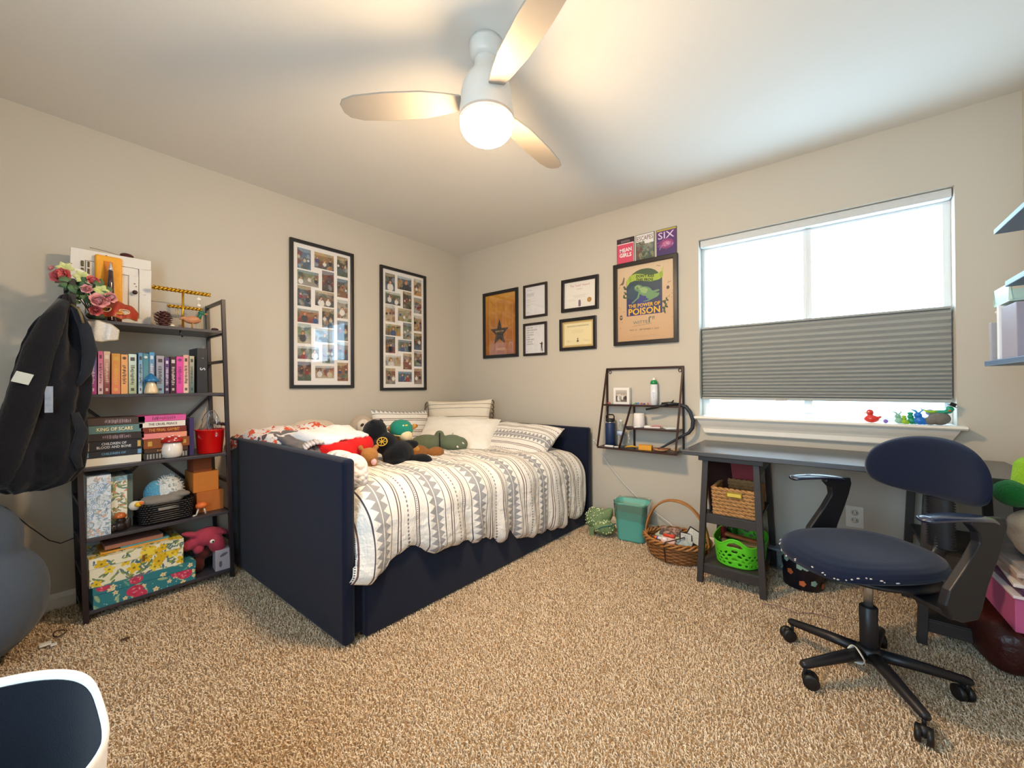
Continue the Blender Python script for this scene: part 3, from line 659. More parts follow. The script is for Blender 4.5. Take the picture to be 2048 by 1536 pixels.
def photo(M, x, y, w, h, seed, parent):
    rs = np.random.RandomState(seed); r = lambda a, b: rs.uniform(a, b)
    pal = ['3b4a5a', '6b7d52', '8a5b3a', '43331f', '9fb1c0', 'b5a48c', '2c2a30', '7a2d25', '54708a', 'c08a4a', '4c5a46', '9a8f86']
    c = Canvas(w, h, min(w, h)/26, 'ffffff'); c.grad(pal[rs.randint(12)], pal[rs.randint(12)])
    for k in range(14): c.ell(r(0, w), r(0, h), r(.05, .25)*w, r(.05, .2)*h, pal[rs.randint(12)], r(0, 3), 0.6)
    c.ell(w*r(.2, .8), h*0.95, w*.7, h*.14, rs.choice(['d8dfe4', 'c7b48e', '8fa5b5']), 0, .7)
    n = rs.randint(1, 4); cl = ['1d2230', 'e6e2dc', '8c2a2a', '2f4a78', '3a3a3a', 'c9b79b', 'd9d4d0']
    for k in range(n):
        px = w*(k+.5+r(-.2, .2))/n; s = min(w/n, h)*r(.28, .42); py = h*r(.45, .65); col = cl[rs.randint(7)]
        c.ell(px, py-s*1.15, s*.85, s*.95, col); c.ell(px, py+s*.12, s*.42, s*.55, rs.choice(['2a1a12', '5a3a1e', '8a5a2a'])); c.ell(px, py, s*.3, s*.4, rs.choice(['d9a07e', 'c98d6a', 'e3b598']))
        c.ell(px, py-s*.13, s*.1, s*.035, 'f4ece6')
    c.speckle(.04, seed); return c.build('photo_print', M, parent, rough=0.4, z=0)
def collage(label, y0, y1, z0, z1, seed):
    w, h = y1-y0, z1-z0; M = on_left(y0, z0); o = picture('collage_picture_frame', label, 'picture frame', M, w, h, 0.024, m_blackfr, 0.022, mount='f3efec')
    iw, ih = w-0.048, h-0.048
    cols = [[(.07, .29, .03, .175), (.07, .42, .185, .29), (.07, .29, .295, .44), (.07, .42, .46, .555), (.07, .29, .565, .705), (.07, .42, .725, .815), (.07, .29, .835, .97)],
            [(.35, .69, .03, .145), (.48, .69, .155, .305), (.36, .69, .31, .42), (.48, .69, .43, .575), (.36, .69, .585, .685), (.48, .69, .70, .84), (.36, .69, .86, .95)],
            [(.75, .95, .02, .17), (.75, .95, .19, .33), (.75, .95, .35, .49), (.75, .95, .51, .66), (.75, .95, .67, .81), (.75, .95, .83, .97)]]
    k = 0
    for c in cols:
        for u0, u1, v0, v1 in c:
            pw, ph = (u1-u0)*iw, (v1-v0)*ih; photo(M @ TR((0.024+u0*iw, 0.024+(1-v1)*ih, 0.0066)), 0, 0, pw, ph, seed+k, o); k += 1
collage('black collage frame of twenty photographs on the left wall, the one nearer the bookshelf', -1.673, -1.187, 1.078, 2.153, 100)
collage('black collage frame of twenty photographs on the left wall, the one nearer the corner', -0.944, -0.452, 1.054, 2.129, 140)

m_ink = P('2a2726', rough=0.8)
def pr_text(o, M, body, size, x, y, mat=m_ink, width=None, align='CENTER', bold=0.0, sp=1.0, rz=0): text(body, size, M @ TR((x, y, 0.0068), (0, 0, rz)), mat, o, align=align, width=width, bold=bold, sp=sp, ext=0.0002)
def lines(c, x0, x1, y0, y1, n, col, seed=0, align='l', th=0.0012):
    rs = np.random.RandomState(seed)
    for k in range(n):
        y = y1-(y1-y0)*k/max(1, n-1); L = (x1-x0)*rs.uniform(.35, 1); a = x0 if align == 'l' else (x0+x1-L)/2
        x = a
        while x < a+L: q = rs.uniform(.004, .014); c.rect(x, y-th, min(x+q, a+L), y+th, col, .75); x += q+.0035
# amber poster with a star
M = on_back(0.342, 1.356); o = picture('framed_poster', 'black framed amber poster with a dark star, leftmost picture on the window wall', 'poster', M, 0.434, 0.636, 0.030, m_blackfr, mount='f0e0c0')
pw, ph = 0.376, 0.578; c = Canvas(pw, ph, 0.003, 'a8692a'); c.grad('a85f22', 'd49a35')
for k in range(60): c.ell(rnd.uniform(0, pw), rnd.uniform(0, ph), rnd.uniform(.02, .1), rnd.uniform(.01, .05), rnd.choice(['8a4a1c', 'd8a045', 'c07d2a', 'b86c24']), rnd.uniform(0, 3), .18)
st = []
for k in range(10): a = PI/2+k*PI/5; r = 0.118 if k % 2 == 0 else 0.048; st.append((pw*.47+r*math.cos(a), ph*.36+r*1.15*math.sin(a)))
c.poly(st, '3a2e28'); c.line(.05, 0, .05, ph, .004, 'd9b06a', .5); c.ell(pw*.5, .055, .06, .012, 'cfa86a', 0, .5)
c.build('print', M @ TR((0.029, 0.029, 0.0062)), o, rough=0.35); pr_text(o, M, 'HAMILTON', 0.022, 0.029+pw*.47, 0.029+ph*.385, P('d9b27a'), 0.105)
# two small quote prints
for (x, z, w, h, lab, sd, fig) in ((0.838, 1.694, 0.256, 0.297, 'small framed sheet of typed lines, upper one beside the amber star poster', 3, 0), (0.835, 1.356, 0.253, 0.291, 'small framed sheet of spaced capitals, lower one beside the amber star poster', 4, 1)):
    M = on_back(x, z); o = picture('framed_print', lab, 'picture frame', M, w, h, 0.021, m_brownfr)
    c = Canvas(w-.04, h-.04, 0.0016, 'e9e7e8'); cw, ch = c.w, c.h
    if fig:
        txt = 'I AM THE\nONE THING IN\nLIFE I CAN\nCONTROL\nI AM\nINIMITABLE\nI AM AN\nORIGINAL'
        c.poly([(cw-.045, .012), (cw-.041, .012), (cw-.038, .05), (cw-.034, .012), (cw-.028, .012), (cw-.03, .07), (cw-.024, .082), (cw-.034, .1), (cw-.046, .085), (cw-.058, .088), (cw-.058, .083), (cw-.044, .076)], '2c2a2a'); lines(c, .012, .045, .02, .02, 1, '8a8684', 9)
    else: lines(c, .016, .13, ch-.03, ch-.03, 1, '777372', 5, th=.0018); lines(c, .016, .11, ch-.085, ch-.06, 4, '777372', 6); lines(c, .016, .12, ch-.13, ch-.115, 2, '777372', 7); lines(c, .016, .06, ch-.175, ch-.16, 2, '777372', 8); lines(c, .016, .1, .03, .03, 1, '777372', 9)
    c.build('print', M @ TR((0.02, 0.02, 0.0062)), o)
    if fig: text(txt, 0.0165, M @ TR((0.034, h-0.115, 0.0068)), P('5a5756'), o, align='LEFT', sp=1.25, ext=.0001)
# two certificates
M = on_back(1.236, 1.700) @ TR(rot=(0, 0, -0.012)); w, h = 0.342, 0.272; o = picture('framed_certificate', 'black framed white certificate with a gold seal, the upper of two', 'certificate', M, w, h, 0.029, m_blackfr, mount='e8e3da')
c = Canvas(w-.062, h-.062, 0.0016, 'f1ece3'); c.ell(.228, .052, .0195, .0195, 'a9793a'); c.ell(.228, .052, .013, .013, 'c4924a'); c.poly([(.128, .008), (.150, .008), (.152, .035), (.147, .06), (.13, .06)], '6a4a6c', .8); lines(c, .03, .25, .082, .10, 3, '9c948e', 2, 'c', .0008); lines(c, .03, .1, .06, .07, 2, '9c948e', 4, th=.0007)
c.build('print', M @ TR((0.031, 0.031, 0.0062)), o); pr_text(o, M, 'The "Lead" Award', 0.024, w*.5, h-.062, P('c98a80')); lines_m = P('b86a62'); pr_text(o, M, 'presented to', 0.010, w*.5, h-.090, lines_m)
M = on_back(1.218, 1.379); w, h = 0.340, 0.266; o = picture('framed_certificate', 'black framed cream certificate with a gold border, the lower of two', 'certificate', M, w, h, 0.026, m_blackfr)
c = Canvas(w-.05, h-.05, 0.0016, 'c9ab6a'); c.rect(.014, .014, c.w-.014, c.h-.014, 'dfc88e'); c.rect(.02, .02, c.w-.02, c.h-.02, 'f0e2b4'); lines(c, .06, .23, .12, .14, 3, 'a39872', 2, 'c', .0008); lines(c, .035, .09, .045, .055, 3, 'a39872', 4, 'c', .0007); lines(c, .2, .26, .045, .055, 3, 'a39872', 6, 'c', .0007)
c.ell(.145, .05, .010, .010, '5b5443'); c.ell(.145, .068, .006, .007, '6b6450'); c.build('print', M @ TR((0.025, 0.025, 0.0062)), o)
pr_text(o, M, 'CERTIFICATE OF RECOGNITION', 0.014, w*.5, h-.068, P('6f6448'), 0.20)
# frog poster
M = on_back(1.708, 1.388); w, h = 0.475, 0.62; o = picture('framed_poster', 'large black framed exhibition poster with a green frog beside the window', 'poster', M, w, h, 0.029, m_blackfr, 0.026)
pw, ph = w-.054, h-.054; c = Canvas(pw, ph, 0.0021, 'd9bc97'); c.grad('cfa981', 'dcc3a2')
X0, X1, Yb, Yt = .072, .338, .190, .455
c.ell((X0+X1)/2, Yt-.01, .118, .085, '2f5030'); c.rect(X0, Yb, X1, Yt-.012, '262c55'); m = (c.X > X0) & (c.X < X1) & (c.Y > Yb) & (c.Y < Yt); t = ((c.Y-Yb)/(Yt-Yb))[..., None]
c.C[m] = (c.c('2a2a78')*(1-t)+c.c('23424a')*t)[m]; c.ell(.20, .27, .05, .07, '3f45a5', 0, .55); c.ell(.12, .36, .04, .05, '2f5a6a', 0, .5)
bn = [(.075, .462), (.10, .492), (.14, .503), (.20, .49), (.26, .475), (.31, .478), (.345, .497), (.345, .45), (.315, .432), (.26, .428), (.20, .440), (.14, .452), (.10, .444), (.075, .415)]
c.poly(bn, 'a9c23a'); c.poly([(.345, .497), (.352, .53), (.335, .50)], 'a9c23a'); c.ell(.10, .47, .012, .022, '8aa32e', 0, .6); c.ell(.33, .465, .012, .02, '8aa32e', 0, .6)
fg = '6d9a6a'; fl = '9cba7c'
for e in ((.165, .392, .033, .024, fg, -.3), (.215, .362, .052, .034, fg, -.35), (.205, .370, .035, .020, fl, -.4), (.268, .322, .046, .020, fg, .1), (.160, .398, .018, .012, fl, 0), (.290, .352, .03, .008, fg, .15), (.255, .345, .03, .02, fg, -.5)): c.ell(*e)
c.line(.175, .37, .160, .32, .013, fg); c.line(.160, .32, .118, .288, .010, fg); c.line(.300, .315, .235, .292, .010, fg); c.line(.235, .292, .205, .288, .006, fg); c.line(.312, .332, .30, .318, .012, fg); c.ell(.158, .395, .0075, .0075, '1a1d20'); c.ell(.159, .397, .0022, .0022, 'dfe7d0'); c.line(.14, .385, .168, .376, .002, '3f6548')
for (x, y, s) in ((.058, .41, 1), (.062, .37, .8), (.052, .345, .9), (.075, .335, .7), (.35, .27, 1), (.362, .24, .9), (.345, .225, .9), (.368, .285, .8), (.35, .20, .7)): c.ell(x, y, .016*s, .008*s, '4a5a3a', x*90); c.ell(x+.006, y-.01, .012*s, .007*s, '2f3b28', x*50)
c.poly([(.012, .43), (.04, .455), (.052, .492), (.058, .485), (.056, .46), (.05, .438), (.04, .432), (.03, .436)], '6b5040'); c.line(.30, .535, .325, .527, .004, '8a6a50'); c.line(.375, .40, .40, .405, .004, '8f7256'); c.ell(.378, .365, .01, .013, '4a3a30'); c.line(.38, .395, .38, .37, .002, '4a3a30')
c.ell(.029, .185, .011, .018, '4a3a30'); c.ell(.029, .187, .006, .006, 'd9bc97'); c.rect(.021, .195, .037, .203, '4a3a30')
for k in range(14): c.ell(rnd.choice((rnd.uniform(.01, .05), rnd.uniform(.37, .41))), rnd.uniform(.1, .42), .0025, .003, '7a6048')
lines(c, .03, .39, .022, .038, 3, '9a8064', 5, 'c', .0009)
c.poly([(.232, .128), (.238, .128), (.238, .165), (.250, .175), (.262, .170), (.262, .165), (.252, .166), (.247, .16), (.247, .128)], '3f6a70'); c.rect(.266, .148, .271, .174, '3f6a70'); c.rect(.276, .150, .281, .176, '3f6a70'); c.rect(.266, .166, .281, .170, '3f6a70'); c.line(.12, .112, .26, .122, .0018, '4a4a4a')
c.build('print', M @ TR((0.027, 0.027, 0.0062)), o, rough=0.5)
yl = P('f0c22e', rough=0.6); q = 0.027
pr_text(o, M, 'THE POWER OF', 0.036, q+.205, q+.262, yl, 0.235, bold=0.0008); pr_text(o, M, 'POISON', 0.066, q+.205, q+.217, yl, 0.235, bold=0.0016)
pr_text(o, M, "DON'T KISS\nTHIS FROG", 0.027, q+.212, q+.460, P('1f2a12'), 0.135, rz=-.12, bold=0.0010); pr_text(o, M, 'WITTE', 0.032, q+.178, q+.136, P('3f6a70'), 0.11); pr_text(o, M, 'MAY 21 - SEPTEMBER 5, 2022', 0.0155, q+.205, q+.083, P('5a4636'), 0.215)
# playbills balanced on top of the poster frame
for (x, w, c0, lab, ttl) in ((1.733, 0.136, 'd94f6c', 'pink playbill with MEAN GIRLS title on top of the frog poster', 0), (1.883, 0.136, '8c8f86', 'grey green playbill with ESCAPES title, middle of three above the frog poster', 1), (2.035, 0.140, '57356f', 'purple playbill with SIX title, right of three above the frog poster', 2)):
    M = on_back(x, 2.012, -0.002); h = 0.190; o = thing('theatre_programme', lab, 'booklet', 'programmes above the frog poster')
    MB(M).box(0, w, 0, h, 0, 0.004).build('cover_pages', P('2b2527' if ttl != 2 else '30203a', rough=0.4), o)
    c = Canvas(w-.006, h-.006, 0.0016, c0); cw, ch = c.w, c.h
    if ttl == 0: c.rect(0, ch-.036, cw, ch, '3a2a30'); c.rect(.03, ch-.03, cw-.03, ch-.012, '6a6064'); c.rect(0, ch-.042, cw, ch-.036, 'f0d8dc'); c.rect(cw-.003, 0, cw, ch-.036, 'f4e8ea')
    if ttl == 1:
        c.grad('4f5a50', '8f9890')
        for k in range(70): c.ell(rnd.uniform(0, cw), rnd.uniform(0, ch*.75), rnd.uniform(.004, .014), rnd.uniform(.006, .02), rnd.choice(['5a6a50', '3f4640', 'a7b08a', '7a4038', '8f978f']), rnd.uniform(0, 3), .5)
        c.poly([(0, ch), (0, ch-.055), (cw*.45, ch-.05), (cw*.5, ch-.072), (cw, ch-.07), (cw, ch)], 'e4e2de')
    if ttl == 2:
        c.grad('3d2a66', '6a3a7a'); c.ell(cw/2, ch*.42, .05, .035, 'c04a80', 0, .6); c.ell(cw/2, ch*.43, .03, .018, 'e08ab0', 0, .6)
        for k in range(50): c.ell(cw/2+rnd.gauss(0, .035), ch*.4+rnd.gauss(0, .018), .0018, .0018, rnd.choice(['f0c0d8', 'd08ac0', 'ffffff']))
        c.rect(0, ch-.012, cw, ch, 'b8a94a')
    c.build('cover_print', M @ TR((.003, .003, .0045)), o, rough=0.35)
    wh = P('f2eeee')
    if ttl == 0: text('MEAN', 0.040, M @ TR((w*.52, .098, .005), (0, 0, .05)), wh, o, width=.092, bold=.001); text('GIRLS', 0.040, M @ TR((w*.50, .060, .005), (0, 0, -.02)), wh, o, width=.094, bold=.001)
    if ttl == 1: text('ESCAPES', 0.048, M @ TR((w*.5, h-.034, .005), (0, 0, .02)), P('7a4a48'), o, width=.118)
    if ttl == 2: text('SIX', 0.068, M @ TR((w*.47, h-.050, .005)), P('dcc8e4'), o, width=.112, bold=.0005); text('DIVORCED · BEHEADED', 0.0105, M @ TR((w*.5, .07, .005)), P('b592c4'), o, width=.1)
# ------------------------------------------------------------------ bookshelf
m_metal = P('2b2226', rough=0.4, var=0.08); m_board = P('3d3a42', rough=0.4, var=0.10, scale=12)
SX0, SX1 = 0.022, 0.312
def sy(y, z): return y-0.028*z                      # the light frame leans a little
su = thing('shelving_unit', 'dark metal five-tier open bookshelf at the end of the daybed', 'bookshelf')
TOPZ = 1.585; ZS = [0.052, 0.385, 0.716, 1.057, 1.408]
for y0 in (-2.690, -2.112):
    for x in (SX0, SX1): MB().bar((x, sy(y0, 0), 0), (x, sy(y0, TOPZ), TOPZ), 0.019, 0.019, (1, 0, 0)).build('post', m_metal, su, bevel=0.0015)
    b = MB()
    for z in [TOPZ-0.009]+[z-0.014 for z in ZS]+[0.875, 1.235, 0.55, 0.22]: b.bar((SX0, sy(y0, z), z), (SX1, sy(y0, z), z), 0.016, 0.016)
    b.build('end_rungs', m_metal, su)
for z in ZS:
    b = MB(); y0, y1 = sy(-2.690, z)+0.010, sy(-2.112, z)-0.010
    b.box(SX0-0.006, SX1+0.004, y0, y1, z-0.016, z); b.build('shelf_board', m_board, su, bevel=0.0015)
b = MB(); b.bar((SX0, sy(-2.690, .4), .40), (SX0, sy(-2.112, 1.04), 1.04), 0.006, 0.014); b.bar((SX0-0.007, sy(-2.112, .4), .40), (SX0-0.007, sy(-2.690, 1.04), 1.04), 0.006, 0.014); b.build('cross_brace', m_metal, su)

page = P('e8dfcc', rough=0.9, var=0.08, scale=400)
def spine_canvas(h, t, bgc, seed, kind):
    c = Canvas(h, t, 0.0018, bgc if isinstance(bgc, str) else bgc[0]); rs = random.Random(seed)
    if not isinstance(bgc, str): c.grad(bgc[0], bgc[1], False)
    ink = {'l': 'f2e8e6', 'd': '2e2626', 'g': 'd8b25a', 'm': 'b8a0a8', 'p': '5a2a4a'}[kind[0]]
    if 's' in kind:                          # scribbled title
        x = h*.28
        while x < h*.75: q = rs.uniform(.003, .009); c.rect(x, t*rs.uniform(.2, .35), x+q*.6, t*rs.uniform(.6, .8), ink, .75); x += q
    if 'b' in kind: c.rect(h*.08, t*.25, h*.17, t*.75, ink, .8); c.rect(h*.86, t*.3, h*.93, t*.7, ink, .7)
    if 'o' in kind: c.ell(h*.09, t*.5, t*.28, t*.28, ink, 0, .8)
    return c
def book(label, M, thick, height, depth, cover, group, seed=0, kind='lsb', ttl=None, tcol=None, tsize=0.014, twid=None, hard=False):
    """M: local x up the spine, y across the spine, z out of the spine (towards the viewer)"""
    o = thing('book', label, 'book', group); cv = P(cover if isinstance(cover, str) else cover[0], rough=0.45, var=0.08)
    b = MB(M); b.box(0, height, 0, 0.0016, -depth, 0); b.box(0, height, thick-0.0016, thick, -depth, 0); b.box(0, height, 0, thick, -0.0016, 0); b.build('cover', cv, o)
    MB(M).box(0.003, height-0.003, 0.0016, thick-0.0016, -depth+0.004, -0.0016).build('pages', page, o)
    c = spine_canvas(height-.001, thick-.001, cover, seed, kind); c.build('spine_print', M @ TR((.0005, .0005, .0006)), o, rough=0.4)
    if ttl: text(ttl, tsize, M @ TR((height*.5, thick*.5, .0012)), P(tcol), o, width=twid, ext=.0002, bold=.0003)
    return o
g1 = 'upright books on the second shelf'
row = [(-2.682, .029, .205, ('c43f8c', '4a76b8'), 'lsb', 'book with a pink-to-blue fading spine, leftmost upright on the book shelf'), (-2.650, .018, .205, ('e9d5dd', 'd86a9a'), 'psb', 'pale pink and white book second in the upright row'),
    (-2.630, .023, .206, ('7c3038', 'e9d3bd'), 'lsb', 'book with a cream top and dark red lower spine'), (-2.604, .031, .197, ('e0785a', 'd9a04a'), 'gsb', 'orange and red book wrapped in plastic on the book shelf'),
    (-2.571, .025, .194, 'e7a568', 'dso', 'plain peach orange book with a small round emblem at its foot'), (-2.543, .030, .198, ('a8b08a', 'cfe0da'), 'dsb', 'pale green book with plastic cover on the book shelf'),
    (-2.508, .016, .206, ('c8d4dc', '5d8fb4'), 'dsb', 'thin white and blue book beside the pale green one'), (-2.491, .024, .204, ('6a98a2', '3f7f8e'), 'lo', 'teal book behind the blue-capped mushroom ornament'),
    (-2.466, .021, .212, ('c07a72', '4795c4'), 'lsb', 'book with sky blue top and dusty red lower spine'), (-2.440, .031, .195, ('7f9aae', 'a79aa8'), 'dsb', 'greyish lavender book with dense dark lettering'),
    (-2.405, .020, .187, ('3d2b4e', '5a3f80'), 'lsb', 'dark purple book in the upright row'), (-2.383, .024, .193, '3a1a2a', 'lsb', 'dark maroon book beside the hot pink one'),
    (-2.359, .030, .195, 'd9439c', 'pso', 'hot pink book in the upright row'), (-2.328, .025, .206, ('e8c8b8', 'dca898'), 'dsb', 'cream and salmon book right of the hot pink one'),
    (-2.303, .021, .201, ('4f6466', 'b7b096'), 'dsb', 'grey green patterned book beside the black boxed set')]
def UPR(y, z, x): return basis((0, 0, -1), (0, 1, 0), (1, 0, 0), (x, y, z))
for k, (y, t, h, cvr, kd, lb) in enumerate(row):
    cc = cvr if isinstance(cvr, str) else (cvr[1], cvr[0])
    book(lb, UPR(y, ZS[3]+h+.0006, .283+0.006*math.sin(k*2.3)), t, h, .14, cc, g1, k, kd)
M = UPR(-2.268, ZS[3]+.2476, .283); o = thing('book', 'tall black boxed volume with a white S at the right end of the upright row', 'book', g1)
MB(M).box(0, .247, 0, .045, -.16, 0).build('cover', P('22242c', rough=.4), o, bevel=.001)
text('S', .034, M @ TR((.115, .023, .0006)), P('cfd2dc'), o, bold=.0004); text('T', .014, M @ TR((.055, .023, .0006)), P('8d93a4'), o)
# lying stacks: local x along +y, y up
def LIE(y, z, x=.285, rz=0): return basis((0, 1, 0), (0, 0, 1), (1, 0, 0), (x, y, z)) @ TR(rot=(0, rz, 0))
z = ZS[2]+.0006; g2 = 'left stack of lying books'
for k, (t, cvr, kd, lb, ttl, tc, ts, w) in enumerate([(.038, 'e9e2d4', 'd', 'thick cream book at the bottom of the left lying stack', None, None, 0, 0), (.031, '272c36', 'd', 'dark book with blue lettering, second from the bottom of the left stack', 'CHILDREN OF', '6f9fc4', .013, .085),
    (.048, '23232a', 'd', 'black book with silver title and gold patches in the left stack', 'CHILDREN OF\nBLOOD AND BONE', 'd2d2d4', .0165, .12), (.034, '33292b', 'm', 'brown-black book with thin red lettering in the left stack', None, None, 0, 0),
    (.040, '5f7f80', 'd', 'grey teal book titled in cream, second from the top of the left stack', 'KING OF SCARS', 'f0e2b0', .023, .125), (.036, '4a3a36', 'm', 'dark brown worn book topping the left lying stack', None, None, 0, 0)]):
    M = LIE(-2.702+.003*k+.004*math.sin(k*3), z); o = book(lb, M, t-.0006, .205-.004*(k > 3), .145, cvr, g2, 50+k, kd+('s' if kd == 'm' else ''), ttl, tc, ts, w)
    if k == 2: c = Canvas(.012, .036, .002, 'c9a95a'); c.build('gold_patch', M @ TR((.006, .005, .0012)), o); c = Canvas(.012, .03, .002, 'c9a95a'); c.build('gold_patch', M @ TR((.186, .008, .0012)), o)
    if k == 1: c = Canvas(.014, .022, .002, '6f9ec0'); c.build('blue_patch', M @ TR((.004, .004, .0012)), o); c = Canvas(.014, .022, .002, '6f9ec0'); c.build('blue_patch', M @ TR((.188, .004, .0012)), o)
    z += t
z = ZS[2]+.0006; g3 = 'right stack of lying books'
for k, (t, w_, cvr, kd, lb, ttl, tc, ts, w, y) in enumerate([(.036, .175, '2c2a2a', 'lb', 'black and white striped book at the bottom of the right stack behind the mushroom jar', None, None, 0, 0, -2.484), (.022, .175, '4a3024', 'gs', 'brown book above the striped one in the right stack', None, None, 0, 0, -2.484),
    (.050, .185, '8c4a22', 'gb', 'thick rust orange book in the right stack', None, None, 0, 0, -2.488), (.029, .182, ('e8808a', 'e89a7a'), 'p', 'salmon pink book in the right stack', None, None, 0, 0, -2.496), (.030, .182, '7a2a22', 'm', 'dark red book titled THE FINAL GAMBIT in gold', 'THE FINAL GAMBIT', 'd8923a', .021, .125, -2.498),
    (.030, .185, 'ebe0d6', 'd', 'white book titled THE CRUEL PRINCE in the right stack', 'THE CRUEL PRINCE', '5a4a4a', .017, .115, -2.505), (.031, .190, 'd95a9e', 'pso', 'bright pink book topping the right stack', None, None, 0, 0, -2.508)]):
    M = LIE(y, z); o = book(lb, M, t-.0006, w_, .135, cvr, g3, 80+k, kd, ttl, tc, ts, w)
    if k == 0:
        c = Canvas(.17, .030, .0018, '2c2a2a')
        for q in range(14): c.rect(.006+q*.012, .003, .012+q*.012, .027, 'b9b4ae', .8)
        c.build('striped_print', M @ TR((.002, .003, .0010)), o)
    z += t
M = UPR(-2.300, ZS[2]+.2056, .270); book('tall dark violet book standing between the right stack and the red bucket', M, .020, .205, .14, '3a2c5e', None, 99, 'd')

# mushroom ornaments and jar
o = thing('mushroom_ornament', 'mushroom ornament with a blue cap and cream stem in front of the books', 'ornament')
c0 = (.305, -2.463, ZS[3])
MB().lathe([(.026, .0006), (.027, .012), (.021, .04), (.013, .066), (.012, .07), (0, .07)], c0, 20).build('stem', P('e6cda4', rough=.3, coat=.5), o)
MB().lathe([(.0, .058), (.030, .060), (.034, .066), (.031, .073), (.020, .084), (.010, .097), (.004, .103), (0, .104)], c0, 20).build('cap', P('1f6fa6', rough=.2, coat=.8), o)
o = thing('mushroom_jar', 'white ceramic jar with a red spotted mushroom lid', 'jar')
c0 = (.270, -2.375, ZS[2])
MBj = MB().lathe([(.030, .0006), (.041, .008), (.047, .03), (.046, .055), (.040, .076), (.036, .082), (0, .082)], c0, 28); MBj.build('jar_body', P('f1e6dc', rough=.2, coat=.7), o)
MB().lathe([(.038, .083), (.049, .084), (.051, .090), (.044, .104), (.026, .115), (0, .119)], c0, 28).build('lid', P('a81c18', rough=.2, coat=.8), o)
b = MB()
for a, r, zz in ((0.2, .042, .1045), (-.5, .030, .1135), (.9, .034, .1115), (-1.2, .042, .1045), (2.5, .03, .113), (0.1, .012, .118), (1.7, .044, .103), (-2.2, .036, .110)): b.ell((c0[0]+r*math.cos(a), c0[1]+r*math.sin(a), c0[2]+zz), (.007, .007, .0035), n=10, m=6)
b.build('white_spots', P('f6efe9', rough=.3), o)
# red bucket with cellophane
o = thing('red_bucket', 'red plastic bucket with clear cellophane sticking out, right end of the third shelf', 'bucket'); c0 = (.235, -2.198, ZS[2])
MB().lathe([(.0, .001), (.056, .001), (.058, .004), (.069, .128), (.072, .130), (.072, .134), (.067, .134), (.055, .008), (0, .006)], c0, 32).build('bucket_body', P('d80f0c', rough=.3, coat=.3), o)
b = MB()
def cel(i, j):
    a = i*2*PI; r = .062-.050*j+.012*math.sin(a*5+j*6)*(1-j*.4)+.008*math.sin(a*9); return (c0[0]+r*math.cos(a), c0[1]+.010*j+r*math.sin(a), c0[2]+.09+.14*j+.012*math.sin(a*3))
b.grid(cel, 40, 10, cu=True); b.build('cellophane', glassmat((.93, .93, .95), .08, 2.0), o)

